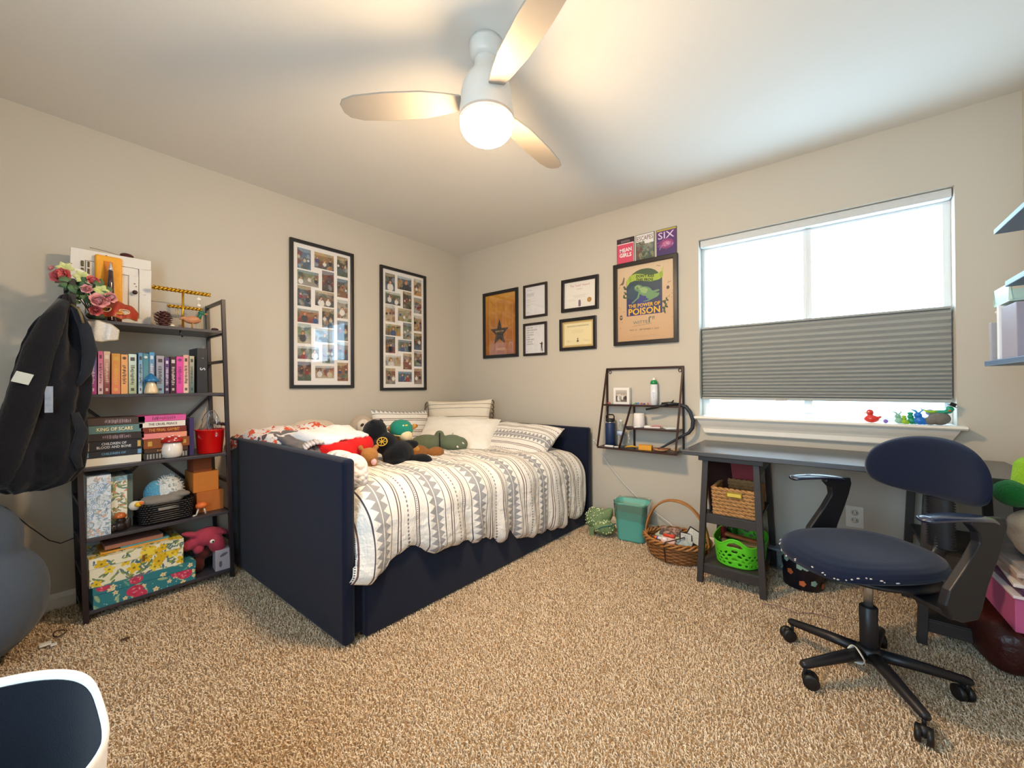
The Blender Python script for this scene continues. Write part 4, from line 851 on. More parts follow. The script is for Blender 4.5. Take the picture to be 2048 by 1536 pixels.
# floral boxes, shelf 4
def flower_c(c, x, y, r, col, cen, n=5, seed=0):
    for k in range(n): a = k*2*PI/n+seed; c.ell(x+.55*r*math.cos(a), y+.55*r*math.sin(a), r*.55, r*.34, col, a)
    c.ell(x, y, r*.22, r*.22, cen)
def leaf_c(c, x, y, l, a, col): c.ell(x, y, l, l*.32, col, a); c.line(x-l*.8*math.cos(a), y-l*.8*math.sin(a), x+l*.8*math.cos(a), y+l*.8*math.sin(a), .0012, 'dfe6d8', .5)
def pattern(w, h, kind, seed):
    rs = random.Random(seed)
    if kind == 'blue':
        c = Canvas(w, h, .0015, 'dfe6ee')
        for k in range(int(w*h*9000)):
            x, y = rs.uniform(0, w), rs.uniform(0, h); q = rs.random(); col = rs.choice(['7d9cc4', '8aa4bc', '9aa8a8', '6f8fae'])
            if q < .3: r = rs.uniform(.008, .014); c.ell(x, y, r, r, col, 0, .8); c.ell(x, y, r*.8, r*.8, 'dfe6ee'); c.ell(x, y, r*.5, r*.5, col, 0, .7); c.ell(x, y, r*.3, r*.3, 'e6ebf0')
            elif q < .85: leaf_c(c, x, y, rs.uniform(.006, .011), rs.uniform(0, 3), col)
            else: leaf_c(c, x, y, .010, rs.uniform(0, 3), 'd9a98c')
    elif kind == 'green':
        c = Canvas(w, h, .0015, 'e9e8dc')
        for k in range(int(w*h*7000)):
            x, y = rs.uniform(0, w), rs.uniform(0, h); leaf_c(c, x, y, rs.uniform(.007, .014), rs.uniform(0, 3), rs.choice(['8f9a5a', '5f7f52', 'a8a86a', '4f7a80', 'd98a70']))
        c.rect(0, h-.022, w, h, '4f8ab0', .6)
    elif kind == 'yellow':
        c = Canvas(w, h, .0018, 'f0ead0')
        for k in range(int(w*h*1100)):
            x, y = rs.uniform(0, w), rs.uniform(0, h)
            for q in range(3): leaf_c(c, x+rs.uniform(-.03, .03), y+rs.uniform(-.02, .02), rs.uniform(.009, .016), rs.uniform(0, 3), rs.choice(['5a7a4a', '44707a', '8a9a4a', '3f6478']))
        for k in range(int(w*h*420)):
            x, y = rs.uniform(0, w), rs.uniform(0, h); flower_c(c, x, y, rs.uniform(.018, .028), rs.choice(['e9c62c', 'f0d648', 'e3b920']), '8a7a20', 5, rs.uniform(0, 2))
    else:
        c = Canvas(w, h, .0018, '2f7f8c')
        for k in range(int(w*h*500)): leaf_c(c, rs.uniform(0, w), rs.uniform(0, h), rs.uniform(.012, .022), rs.uniform(0, 3), rs.choice(['9ab58a', 'b3c49a', '5a9a8a']))
        for k in range(int(w*h*900)): c.ell(rs.uniform(0, w), rs.uniform(0, h), .0018, .0018, 'cfe0d8')
        for k in range(int(w*h*450)): flower_c(c, rs.uniform(0, w), rs.uniform(0, h), rs.uniform(.009, .013), 'ecd9a8', 'b88a3a', 5, rs.uniform(0, 2))
        for k in range(max(2, int(w*h*170))):
            x, y = rs.uniform(0, w), rs.uniform(0, h); r = rs.uniform(.022, .032); c.ell(x, y, r, r*.8, 'c93a5c')
            for q in range(9): a = rs.uniform(0, 6.3); d = rs.uniform(.2, .8)*r; c.ell(x+d*math.cos(a), y+d*.8*math.sin(a), r*.22, r*.1, rs.choice(['e88a9a', 'b02848', 'f0a8b0']), a+1.5, .8)
    c.speckle(.015, seed); return c
def patbox(name, label, kind, x0, x1, y0, y1, z0, z1, seed, base, lid=.0, group=None, clasp=False):
    o = thing(name, label, 'box', group); mb = P(base, rough=.6)
    MB().box(x0, x1, y0, y1, z0, z1-lid if lid else z1).build('box_body', mb, o, bevel=.0012)
    pattern(y1-y0-.002, (z1-lid if lid else z1)-z0-.002, kind, seed).build('front_print', basis((0, 1, 0), (0, 0, 1), (1, 0, 0), (x1+.0006, y0+.001, z0+.001)), o)
    pattern(x1-x0-.002, (z1-lid if lid else z1)-z0-.002, kind, seed+1).build('side_print', basis((-1, 0, 0), (0, 0, 1), (0, 1, 0), (x1-.001, y1+.0006, z0+.001)), o)
    if lid:
        l = MB().box(x0-.002, x1+.002, y0-.002, y1+.002, z1-lid+.0005, z1).build('lid', mb, o, bevel=.0012)
        pattern(y1-y0, lid-.002, kind, seed+5).build('front_print', basis((0, 1, 0), (0, 0, 1), (1, 0, 0), (x1+.0028, y0, z1-lid+.0015)), l)
    pattern(y1-y0, x1-x0, kind, seed+3).build('top_print', basis((0, 1, 0), (-1, 0, 0), (0, 0, 1), (x1, y0, z1+.0006)), o)
    if clasp: MB().box(x1+.002, x1+.006, (y0+y1)/2+.01, (y0+y1)/2+.02, z1-lid-.02, z1-lid+.012).build('clasp', P('a87a4a', rough=.3, metal=.7), o, bevel=.002)
    return o
patbox('book_box', 'tall pale box with a blue floral pattern at the left of the fourth shelf', 'blue', .13, .300, -2.688, -2.607, ZS[1]+.0006, .672, 11, 'c8d2dc')
patbox('book_box', 'tall box with green and blue leaf pattern behind the blue floral one', 'green', .10, .262, -2.604, -2.545, ZS[1]+.0006, .652, 21, 'b9c2b0')
tag(MB().box(.06, .215, -2.542, -2.518, ZS[1]+.0006, .650).build('slim_case', P('6f8588', rough=.5), bevel=.002), 'slim grey-blue case standing behind the black basket', 'case')
# dark figurine with orange mushroom cap
o = thing('figurine', 'small dark figurine with an orange mushroom cap between the leaf box and the basket', 'ornament')
b = MB(); b.ell((.282, -2.572, ZS[1]+.026), (.02, .024, .026)); b.ell((.286, -2.572, ZS[1]+.055), (.016, .018, .018)); b.ell((.285, -2.545, ZS[1]+.035), (.01, .012, .03)); b.ell((.285, -2.60, ZS[1]+.02), (.012, .012, .02)); b.build('body', P('2a201c', rough=.35), o, remesh=.003)
MB().lathe([(0, .066), (.022, .068), (.025, .074), (.018, .088), (0, .096)], (.285, -2.575, ZS[1]), 20).build('cap', P('c0622a', rough=.3, coat=.5), o)

def weave_basket(name, mat, parent, c, rx, ry, z0, z1, rows, n=64, r=.006, flare=1.0, sq=1.0, amp=.003, wn=24):
    b = MB()
    for k in range(rows):
        t = k/(rows-1); z = z0+(z1-z0)*t; f = 1-(1-flare)*(1-t); pts = []
        for q in range(n*2):
            a = 2*PI*q/(n*2); ca, sa = math.cos(a), math.sin(a); s = lambda v: math.copysign(abs(v)**sq, v)
            w = 1+amp/rx*math.sin(a*wn/1.0+(k % 2)*PI); pts.append((c[0]+rx*f*s(ca)*w, c[1]+ry*f*s(sa)*w, z))
        b.tube(pts, r, 6, closed=True)
    return b.build(name, mat, parent)
def solidpot(name, mat, parent, c, rx, ry, z0, z1, flare=1, sq=1.0, th=.004, n=48):
    s = lambda v: math.copysign(abs(v)**sq, v); b = MB(); ring = []
    for r, z in ((0, z0), (flare, z0), (1, z1), (1-th/rx, z1), (flare-th/rx, z0+th), (0, z0+th)):
        ring.append([(c[0]+rx*r*s(math.cos(2*PI*k/n)), c[1]+ry*r*s(math.sin(2*PI*k/n)), z) for k in range(n)])
    vs = [p for q in ring for p in q]; b.add(vs, [(i*n+k, i*n+(k+1) % n, (i+1)*n+(k+1) % n, (i+1)*n+k) for i in range(len(ring)-1) for k in range(n)], True)
    return b.build(name, mat, parent)
# black basket
o = thing('woven_basket', 'black woven plastic basket full of plush and cloth on the fourth shelf', 'basket'); bc = (.205, -2.393)
m_bb = P('17161a', rough=.35, var=.2)
weave_basket('woven_sides', m_bb, o, bc, .095, .108, ZS[1]+.012, .485, 9, r=.0055, flare=.96, sq=.35, amp=.0025, wn=26)
solidpot('liner', P('101014', rough=.6), o, bc, .090, .103, ZS[1]+.0006, .482, .96, .35)
MB().box(.3005, .3045, -2.435, -2.350, .455, .468).build('grip_hole', P('8a8680', rough=.6), o, bevel=.004)
def item(name, label, cat, b, mat, **k): return tag(b.build(name, mat, **k), label, cat)
o = thing('plush_toy', 'fluffy blue and white round plush heaped in the black basket', 'plush toy')
m_fb = fur('4f9cc4', '6fb2d2', bs=120, bd=.01); m_fw = fur('eef0ee', 'dfe6e8', bs=120, bd=.01)
MB().ell((.185, -2.420, .520), (.055, .055, .075), n=24, m=16).build('blue_half', m_fb, o, remesh=.005)
b = MB(); b.ell((.195, -2.375, .525), (.06, .062, .085), n=24, m=16); rs_ = random.Random(4)
for k in range(90):
    a, e = rs_.uniform(0, 2*PI), rs_.uniform(-.2, 1.4); d = Vector((math.cos(a)*math.cos(e), math.sin(a)*math.cos(e), math.sin(e))); p = Vector((.195, -2.375, .525))+Vector((d.x*.057, d.y*.059, d.z*.082)); b.tube([p, p+d*.014], [.005, .001], 5)
b.build('white_half', m_fw, o)
b = MB(); b.ell((.235, -2.405, .500), (.055, .090, .024), (0, .1, .05), 24, 14, .8); b.ell((.25, -2.34, .515), (.035, .05, .018), (-.1, 0, 0)); item('folded_cloth', 'folded grey cloth lying in the black basket', 'cloth', b, fabric('8a847e'), remesh=.005)
b = MB(); b.ell((.255, -2.515, .492), (.022, .026, .024)); b.ell((.262, -2.497, .500), (.012, .018, .014)); o = b.build('small_toy', fabric('e6e0d0'), remesh=.004); tag(o, 'small white toy with a yellow and orange face at the basket edge', 'toy')
MB().ell((.278, -2.507, .500), (.012, .014, .013)).build('yellow_face', P('e8b81e'), o); MB().ell((.283, -2.497, .505), (.009, .010, .009)).build('orange_beak', P('e8742a'), o)
# orange boxes
cb = P('b8692c', rough=.8, var=.08); 
item('cardboard_box', 'larger orange-brown carton behind the basket on the fourth shelf', 'box', MB().box(.06, .245, -2.262, -2.135, ZS[1]+.0006, .500), cb, bevel=.002)
item('cardboard_box', 'middle orange carton standing on the larger one at the right of the fourth shelf', 'box', MB().box(.07, .240, -2.276, -2.158, .5006, .610), P('c8792f', rough=.8, var=.08), bevel=.002)
item('cardboard_box', 'dark orange carton topmost of the three at the right of the fourth shelf', 'box', MB().box(.09, .22, -2.270, -2.185, .6106, .690), P('8a4620', rough=.8), bevel=.002)
o = thing('small_figurine', 'tiny white figurine with a red-orange top before the orange cartons', 'ornament')
b = MB(); b.ell((.285, -2.250, .436), (.022, .028, .018)); b.build('red_top', P('d8482a', rough=.5, c2='e88a3a', scale=90), o)
b = MB(); b.tube([(.285, -2.262, .425), (.290, -2.275, .388)], .004, 6); b.tube([(.285, -2.240, .425), (.290, -2.232, .388)], .004, 6); b.tube([(.29, -2.275, .389), (.295, -2.29, .389)], .004, 6); b.build('legs', P('e6dccb'), o)

# bottom shelf
patbox('storage_box', 'long box with teal ground and pink peonies on the bottom shelf', 'teal', .05, .315, -2.668, -2.284, ZS[0]+.0006, .152, 31, '2f7f8c', lid=.035)
patbox('storage_box', 'long white box with yellow flowers stacked on the teal floral box', 'yellow', .06, .305, -2.680, -2.334, .1526, .286, 41, 'e6dfc4', lid=.048, clasp=True)
g5 = 'flat items on top of the yellow floral box'
for k, (y0, y1, t, col, lb) in enumerate([(-2.64, -2.39, .008, 'e0a040', 'thin yellow-orange booklet on the yellow floral box'), (-2.57, -2.385, .008, '5a98a0', 'thin teal book above the yellow booklet'), (-2.625, -2.41, .020, 'a8705a', 'brown-pink box topmost above the yellow floral box')]):
    item('booklet' if k < 2 else 'flat_box', lb, 'book' if k < 2 else 'box', MB(TR((0, 0, .2876+.0086*k))).box(.10, .27, y0, y1, 0, t), P(col, rough=.7), bevel=.001)
# pink plush
o = thing('plush_toy', 'dark pink plush fish-like creature with a white eye at the right of the bottom shelf', 'plush toy')
b = MB(); b.ell((.235, -2.215, .245), (.055, .075, .052), (0, 0, 0)); b.ell((.265, -2.175, .200), (.042, .040, .062), (.35, 0, 0)); b.ell((.24, -2.285, .225), (.035, .05, .03), (.5, 0, 0)); b.ell((.235, -2.150, .258), (.035, .045, .018), (-.5, 0, 0)); b.ell((.25, -2.28, .275), (.025, .055, .016), (-.35, 0, 0)); b.ell((.25, -2.255, .19), (.02, .025, .03))
b.build('body', fur('a83a52', 'b84a5e', bs=200, bd=.003), o, remesh=.005)
MB().ell((.301, -2.205, .228), (.007, .012, .011)).build('eye', P('f2ece6'), o); MB().ell((.307, -2.203, .227), (.003, .005, .005)).build('pupil', P('15151a', rough=.2), o)
b = MB(); b.ell((.22, -2.255, .095), (.045, .035, .045)); b.ell((.22, -2.225, .155), (.04, .04, .04)); item('plush_toy', 'dark plush under the pink creature on the bottom shelf', 'plush toy', b, fur('3a2426', '6a2a22'), remesh=.006)
o = thing('gift_box', 'small white card box leaning under the pink plush', 'box'); MB(TR((.285, -2.155, ZS[0]+.0009), (0, 0, -.1))).box(-.06, .02, -.034, .034, 0, .115).build('box_body', P('b9b4bc', rough=.7), o, bevel=.001)
c = Canvas(.06, .10, .002, 'b4afb8'); c.ell(.02, .03, .008, .018, '6a6672'); c.ell(.035, .08, .02, .008, '6a6672', .4); c.build('print', TR((.285, -2.155, ZS[0]+.0009), (0, 0, -.1)) @ basis((0, 1, 0), (0, 0, 1), (1, 0, 0), (.0206, -.03, .006)), o)

# ---- top of the bookshelf
zt = ZS[4]+.0006
o = thing('rustic_door_panel', 'distressed white wooden cabinet front with a dark knob standing on top of the bookshelf', 'cabinet')
def worn(c, seed):
    m, nt, b = newmat('worn_white_paint'); n = noise_node(nt, 26, 5); n2 = noise_node(nt, 90, 3); f = (NX(nt, n.outputs[0])*.8+NX(nt, n2.outputs[0])*.25) > .685
    nt.links.new(mixcol(nt, f, lin(c), lin('6a5240')), b.inputs['Base Color']); b.inputs['Roughness'].default_value = .75; bump(nt, b, n2.outputs[0], .3, .002); return m
m_worn = worn('e8e2da', 1)
Mp = TR((.128, -2.728, zt), (0, 0, math.radians(-1.5)))     # local y right, z up, x out
MB(Mp).box(-.055, 0, .0, .292, .0, .362).build('cabinet_case', m_worn, o, bevel=.002)
b = MB(Mp)
for a in ((.0, .0, .292, .045), (.0, .31, .292, .362), (.0, .045, .048, .31), (.245, .045, .292, .31)): b.box(.0005, .010, a[0], a[2], a[1], a[3])
b.build('face_frame', m_worn, o, bevel=.0015)
b = MB(Mp)
for a in ((.052, .049, .241, .085), (.052, .268, .241, .306), (.052, .085, .088, .268), (.205, .085, .241, .268)): b.box(.001, .013, a[0], a[2], a[1], a[3])
b.box(.0006, .004, .088, .205, .085, .268); dr = b.build('door', m_worn, o, bevel=.0015)
b = MB(); b.lathe([(.005, 0), (.005, .010), (.0105, .015), (.0105, .022), (.006, .027), (0, .028)], n=16); b.v = [tuple(Mp @ Vector((.0135+v[2], .226+v[0], .178+v[1]))) for v in b.v]; b.build('knob', P('3a1f22', rough=.25), dr)
b = MB(Mp)
for zz in (.29, .255): b.box(.011, .0165, .034, .044, zz-.014, zz+.014); b.box(.011, .0165, .056, .064, zz-.014, zz+.014)
b.build('hinge', P('5f5238', rough=.4, metal=.5), o, bevel=.002)
MB(Mp).bar((.005, .21, .09), (.005, .24, .055), .002, .003).build('scratch', P('b8aca0'), dr)
o = thing('dried_seed_head', 'dark dried cone with a thin stem lying on top of the white cabinet front', 'dried plant')
b = MB(); b.ell((.10, -2.525, zt+.376), (.018, .028, .014), (0, 0, .2)); b.build('cone', P('4a1f1c', rough=.8, bmp=1, bscale=120, bdist=.006), o)
MB().tube([(.10, -2.55, zt+.372), (.095, -2.60, zt+.382), (.09, -2.66, zt+.388)], .0014, 6).build('stem', P('8a7a68'), o)
# orange cloth book with dark tapered shape
o = thing('orange_case', 'bright orange padded case standing against the white cabinet front', 'case')
Mo = TR((.178, -2.647, zt), (0, math.radians(-2), math.radians(3)))
m_or = P('f09a10', rough=.55, c2='f2b02a', scale=14, bmp=.5, bscale=30, bdist=.01)
b = MB(Mo)
b.box(-.028, 0, .0, .098, .060, .345); b.build('case_body', m_or, o, bevel=.008, seg=3)
MB(Mo).box(.0, .004, .030, .062, .10, .315).build('groove', P('d8780c', rough=.6), o, bevel=.003)
b = MB(Mo); b.box(-.03, .005, .004, .094, 0, .062); b.build('stand_base', P('8a3a1c', rough=.6), o, bevel=.003)
o = thing('tapered_candle', 'dark glossy tapered stick with a silver tip in front of the orange case', 'candle')
cc = (.205, -2.598, zt)
MB().lathe([(.0, .0), (.022, .0), (.022, .008), (.014, .06), (.0135, .10), (.0125, .20), (.010, .262), (.0, .262)], cc, 20).build('shaft', P('3a2226', rough=.15, coat=1), o)
MB().lathe([(.009, .262), (.008, .275), (.004, .298), (.0, .312)], cc, 16).build('silver_tip', P('e6e4e4', rough=.15, metal=.9), o)
# mask red/gold
def mask(name, label, M, mats, w=.15, h=.07, eyes=True):
    o = thing(name, label, 'mask'); b = MB(M)
    def fn(i, j):
        u, v = i*2-1, j*2-1; hh = h/2*(1-.45*abs(u)**3)*(1 if v < 0 else 1+.35*(1-abs(u))); x = w/2*u; y = hh*v+.010*abs(u); z = .042*(1-u*u)*(1-.25*v*v)+.006*math.cos(3*PI*u)
        return (x, y, z)
    b.grid(fn, 44, 22); fs = []
    for f in b.f:
        cx = sum(b.v[i][0] for i in f)/4; p = M.inverted() @ Vector([sum(b.v[i][k] for i in f)/4 for k in range(3)])
        if eyes and any(((p.x-sx*w*.21)/(w*.105))**2+((p.y+.002)/(h*.15))**2 < 1 for sx in (-1, 1)): continue
        fs.append(f)
    b.f = fs; b.sm = [True]*len(fs); b.build('mask_face', mats[0], o, solid=.002); 
    for sx in (-1, 1) if eyes else ():
        pts = []
        for k in range(24): a = 2*PI*k/24; u = (sx*w*.21+w*.115*math.cos(a))/(w/2); v = (h*.17*math.sin(a)); pts.append((u*w/2, v-.002, .042*(1-u*u)+.006*math.cos(3*PI*u)+.002))
        MB(M).tube(pts, .003, 6, closed=True).build('eye_trim', mats[1], o)
    pts = [fn(k/40, 1) for k in range(41)]+[fn(1-k/40, 0) for k in range(41)]; MB(M).tube(pts, .0028, 6, closed=True).build('braid_edge', mats[2], o)
    return o
Mm = frame_from((0.25, 1, -.10), (-.55, 0, .8), (.255, -2.585, zt+.038))
o = mask('masquerade_mask', 'red and gold masquerade eye mask lying at the front of the bookshelf top', Mm, (P('9a2a20', rough=.35, c2='b8442c', scale=25), P('d8b890', rough=.4), P('a8662a', rough=.35, metal=.4)), .155, .085)
MB(Mm).ell((.015, -.020, .040), (.018, .010, .005)).build('gold_sequins', P('d8903a', rough=.3, metal=.6, bmp=1, bscale=400), o)
# silver sequin mask hanging under the top shelf on the jacket side
Mm = frame_from((0.30, 1, -.05), (-.25, .05, 1), (.335, -2.655, 1.335))
m_sil = P('d8d2cd', rough=.3, metal=.25, c2='ffffff', scale=160, bmp=1, bscale=500, bdist=.003)
mask('masquerade_mask', 'silver sequinned masquerade mask hanging at the left end below the top shelf', Mm, (m_sil, P('e2ded8', rough=.4), P('b5a68a', rough=.4)), .135, .085, False)
# flowers
fl = thing('artificial_flowers', 'artificial pink and coral roses with green leaves at the left of the bookshelf top', 'flowers')
m_pet = P('d9565c', rough=.7, c2='e88a88', scale=60); m_pet2 = P('e08a90', rough=.7, c2='f0c0c0', scale=60); m_lf = P('3f5e42', rough=.6, c2='5f7f50', scale=30); m_ll = P('b8c06a', rough=.6, c2='d8dca0', scale=30)
def rose(c, r, mat, d):
    b = MB(); d = Vector(d).normalized(); x = d.orthogonal().normalized(); y = d.cross(x); c = Vector(c)
    for ring, (n, rad, tilt) in enumerate(((3, .25, .2), (4, .45, .45), (5, .7, .8), (6, .92, 1.15))):
        for k in range(n):
            a = 2*PI*k/n+ring*.7; out = x*math.cos(a)+y*math.sin(a); tt = out.cross(d)
            def fn(i, j):
                u = (i*2-1); wv = math.sin(PI*min(1, .25+j*.75))*.9
                return c+out*(r*rad*(.25+.75*j*math.sin(tilt)))+d*(r*(.95-.3*ring*.3)*j*math.cos(tilt*.8))+tt*(u*r*.42*(.5+.5*wv)*(1+ring*.2))-out*(u*u*r*.18)
            b.grid(fn, 5, 4)
    return b.build('blossom', mat, fl)
for c, r, m_, d in (((.335, -2.690, 1.540), .026, m_pet2, (.9, -.2, .2)), ((.30, -2.762, 1.585), .046, m_pet, (.8, -.5, .4)), ((.31, -2.765, 1.600), .03, m_pet, (.6, -.7, .3)), ((.315, -2.672, 1.585), .030, m_pet, (.8, .3, .5)), ((.335, -2.655, 1.490), .044, m_pet2, (.9, .2, .3)), ((.325, -2.618, 1.515), .034, m_pet2, (.8, .5, .3)), ((.300, -2.640, 1.552), .022, m_pet, (.7, .4, .7)),
    ((.32, -2.662, 1.452), .030, m_pet, (.9, .1, -.3)), ((.285, -2.792, 1.622), .018, m_pet2, (.3, -.8, .5))): rose(c, r, m_, d)
def leafobj(lst, mat, name):
    b = MB()
    for c, l, d, up in lst:
        d = Vector(d).normalized(); u = Vector(up).normalized(); s = d.cross(u).normalized(); c = Vector(c)
        b.grid(lambda i, j: c+d*(l*j)+s*(l*.32*math.sin(PI*min(1, j*.94+.06))*(i*2-1))+u*(.15*l*math.sin(PI*j)-.10*l*abs(i*2-1)), 4, 6)
    return b.build(name, mat, fl)
rl = random.Random(9); L1 = []; L2 = []
for k in range(60):
    c = (.28+rl.uniform(-.02, .045), -2.70+rl.uniform(-.06, .07), 1.53+rl.uniform(-.05, .06)); L1.append((c, rl.uniform(.03, .048), (rl.uniform(-.2, .8), rl.uniform(-1, 1), rl.uniform(-.5, .8)), (1, 0, .4)))
for c in ((.31, -2.705, 1.60), (.33, -2.645, 1.545), (.30, -2.755, 1.63)):
    for k in range(6): a = k*PI/3; L2.append((c, .032, (.2, math.cos(a), math.sin(a)), (1, 0, 0)))
leafobj(L1, m_lf, 'leaves'); leafobj(L2, m_ll, 'pale_petals')
b = MB(); 
for k in range(6): b.tube([(.27, -2.66+.006*k, zt+.004), (.28, -2.69+.005*k, 1.47), (.29+.004*k, -2.75+.022*k, 1.57)], .0022, 6)
b.ell((.27, -2.655, zt+.02), (.03, .035, .0195)); b.build('stems', P('3f4a34', rough=.7), fl)
# silver-white big petal
b = MB(); b.grid(lambda i, j: (.30+.01*math.sin(i*3), -2.735+.065*i, 1.635+.012*math.sin(i*PI)-.03*i-.022*j*math.sin(PI*i)), 10, 4); b.build('white_petal', P('ece8da', rough=.6), fl, solid=.0015)
# pine cone
def pinecone(name, label, c, r, h, tilt=0):
    o = thing(name, label, 'pine cone'); b = MB(TR(c, (tilt, 0, 0))); n = 60; b.ell((0, 0, h*.42), (r*.55, r*.55, h*.42), n=12, m=8)
    for k in range(n):
        t = k/n; a = k*2.39996; rr = r*math.sin(PI*(.18+.78*t))**.7; z = h*t*.9+.004; d = Vector((math.cos(a), math.sin(a), .25+.5*t)).normalized(); p = Vector((0, 0, z))+d*rr*.45; q = Vector((0, 0, z))+d*rr; s = Vector((-math.sin(a), math.cos(a), 0))*rr*.22; u = Vector((0, 0, .0025))
        b.add([p-s*.5, p+s*.5, q+s, q-s, p-s*.5+u, p+s*.5+u, q+s+u*1.3, q-s+u*1.3], [(0, 3, 2, 1), (4, 5, 6, 7), (0, 1, 5, 4), (1, 2, 6, 5), (2, 3, 7, 6), (3, 0, 4, 7)], False)
    b.build('scales', P('5a2f26', rough=.7, var=.3, scale=80), o); return o
pinecone('pine_cone', 'brown pine cone standing beside the white cabinet front', (.225, -2.400, zt), .042, .082)
# gold jewellery stand
o = thing('jewellery_stand', 'gold two-tier T-shaped jewellery stand with twisted bars on the bookshelf top', 'jewellery stand')
m_gold = P('d8a832', rough=.22, metal=.85); jx = .20
MB().box(jx-.04, jx+.04, -2.385, -2.245, zt, zt+.008).build('base', m_gold, o, bevel=.002)
MB().cyl((jx, -2.312, zt+.008), (jx, -2.312, 1.618), .0055).build('stem', m_gold, o)
def twisted(y0, y1, z, r=.0065):
    b = MB(); n = int((y1-y0)/.003)
    for ph in (0, PI): b.tube([(jx+r*.8*math.cos(k*.55+ph), y0+(y1-y0)*k/n, z+r*.8*math.sin(k*.55+ph)) for k in range(n+1)], r*.75, 6)
    return b.build('twisted_bar', m_gold, o)
twisted(-2.440, -2.188, 1.622, .008); twisted(-2.378, -2.225, 1.532)
b = MB()
for y, z, l in ((-2.345, 1.52, .05), (-2.335, 1.52, .04)): b.tube([(jx+.008, y, z), (jx+.009, y-.002, z-l*.5), (jx+.008, y+.002, z-l)], .0016, 5)
b.build('hanging_chain', P('c8b070', rough=.3, metal=.6), o)
b = MB(); 
for y, z in ((-2.243, 1.588), (-2.243, 1.552)): b.ell((jx+.01, y, z), (.007, .010, .008)); b.tube([(jx+.01, y, z+.006), (jx+.004, y, z+.03)], .001, 5)
b.build('pearl_earring', P('f6f2ea', rough=.15, coat=1), o)
# duck
o = thing('duck_figurine', 'small duck figurine with a green head and orange body on the bookshelf top', 'figurine'); dx, dy, dz = .265, -2.285, zt
b = MB(); b.ell((dx, dy, dz+.050), (.020, .040, .022), (.1, 0, 0)); b.ell((dx, dy-.040, dz+.055), (.010, .020, .008), (.4, 0, 0)); b.build('body', P('c98a62', rough=.5, c2='b87a50', scale=60), o, remesh=.003)
b = MB(); b.tube([(dx, dy+.026, dz+.058), (dx, dy+.034, dz+.078), (dx, dy+.037, dz+.090)], [.012, .009, .009], 10); b.ell((dx, dy+.041, dz+.094), (.011, .015, .012)); b.build('head', P('1f6a52', rough=.35), o)
MB().ell((dx, dy+.060, dz+.090), (.006, .011, .003)).build('bill', P('d8a03a'), o)
b = MB(); 
for s in (-.008, .008): b.cyl((dx+s, dy, dz), (dx+s, dy, dz+.034), .003, n=8); b.ell((dx+s, dy+.008, dz+.0025), (.007, .012, .0024), n=8, m=6)
b.build('feet', P('c98a4a'), o)
# small framed grey picture, light block and dark stone
o = thing('small_canvas', 'small unframed grey and beige canvas behind the gold jewellery stand', 'picture'); MB(TR((.075, -2.43, zt), (0, -.06, 0))).box(0, .015, 0, .205, 0, .155).build('canvas_block', P('9a948e', rough=.8, c2='c9c0b4', scale=8), o, bevel=.002)
item('stone', 'small dark red polished stone at the right front of the bookshelf top', 'stone', MB().ell((.275, -2.185, zt+.0075), (.015, .018, .0085)), P('3a1418', rough=.25))
item('hook', 'small black hook hanging under the top shelf board', 'hook', MB().tube([(.30, -2.345, 1.3905), (.306, -2.345, 1.378), (.307, -2.342, 1.366), (.305, -2.336, 1.357)], .004, 8), P('141416', rough=.3))
item('sticky_note', 'tiny cream bead beside the foot of the pine cone', 'bead', MB().ell((.29, -2.375, zt+.0065), (.006, .010, .006)), P('e6d8bc'))

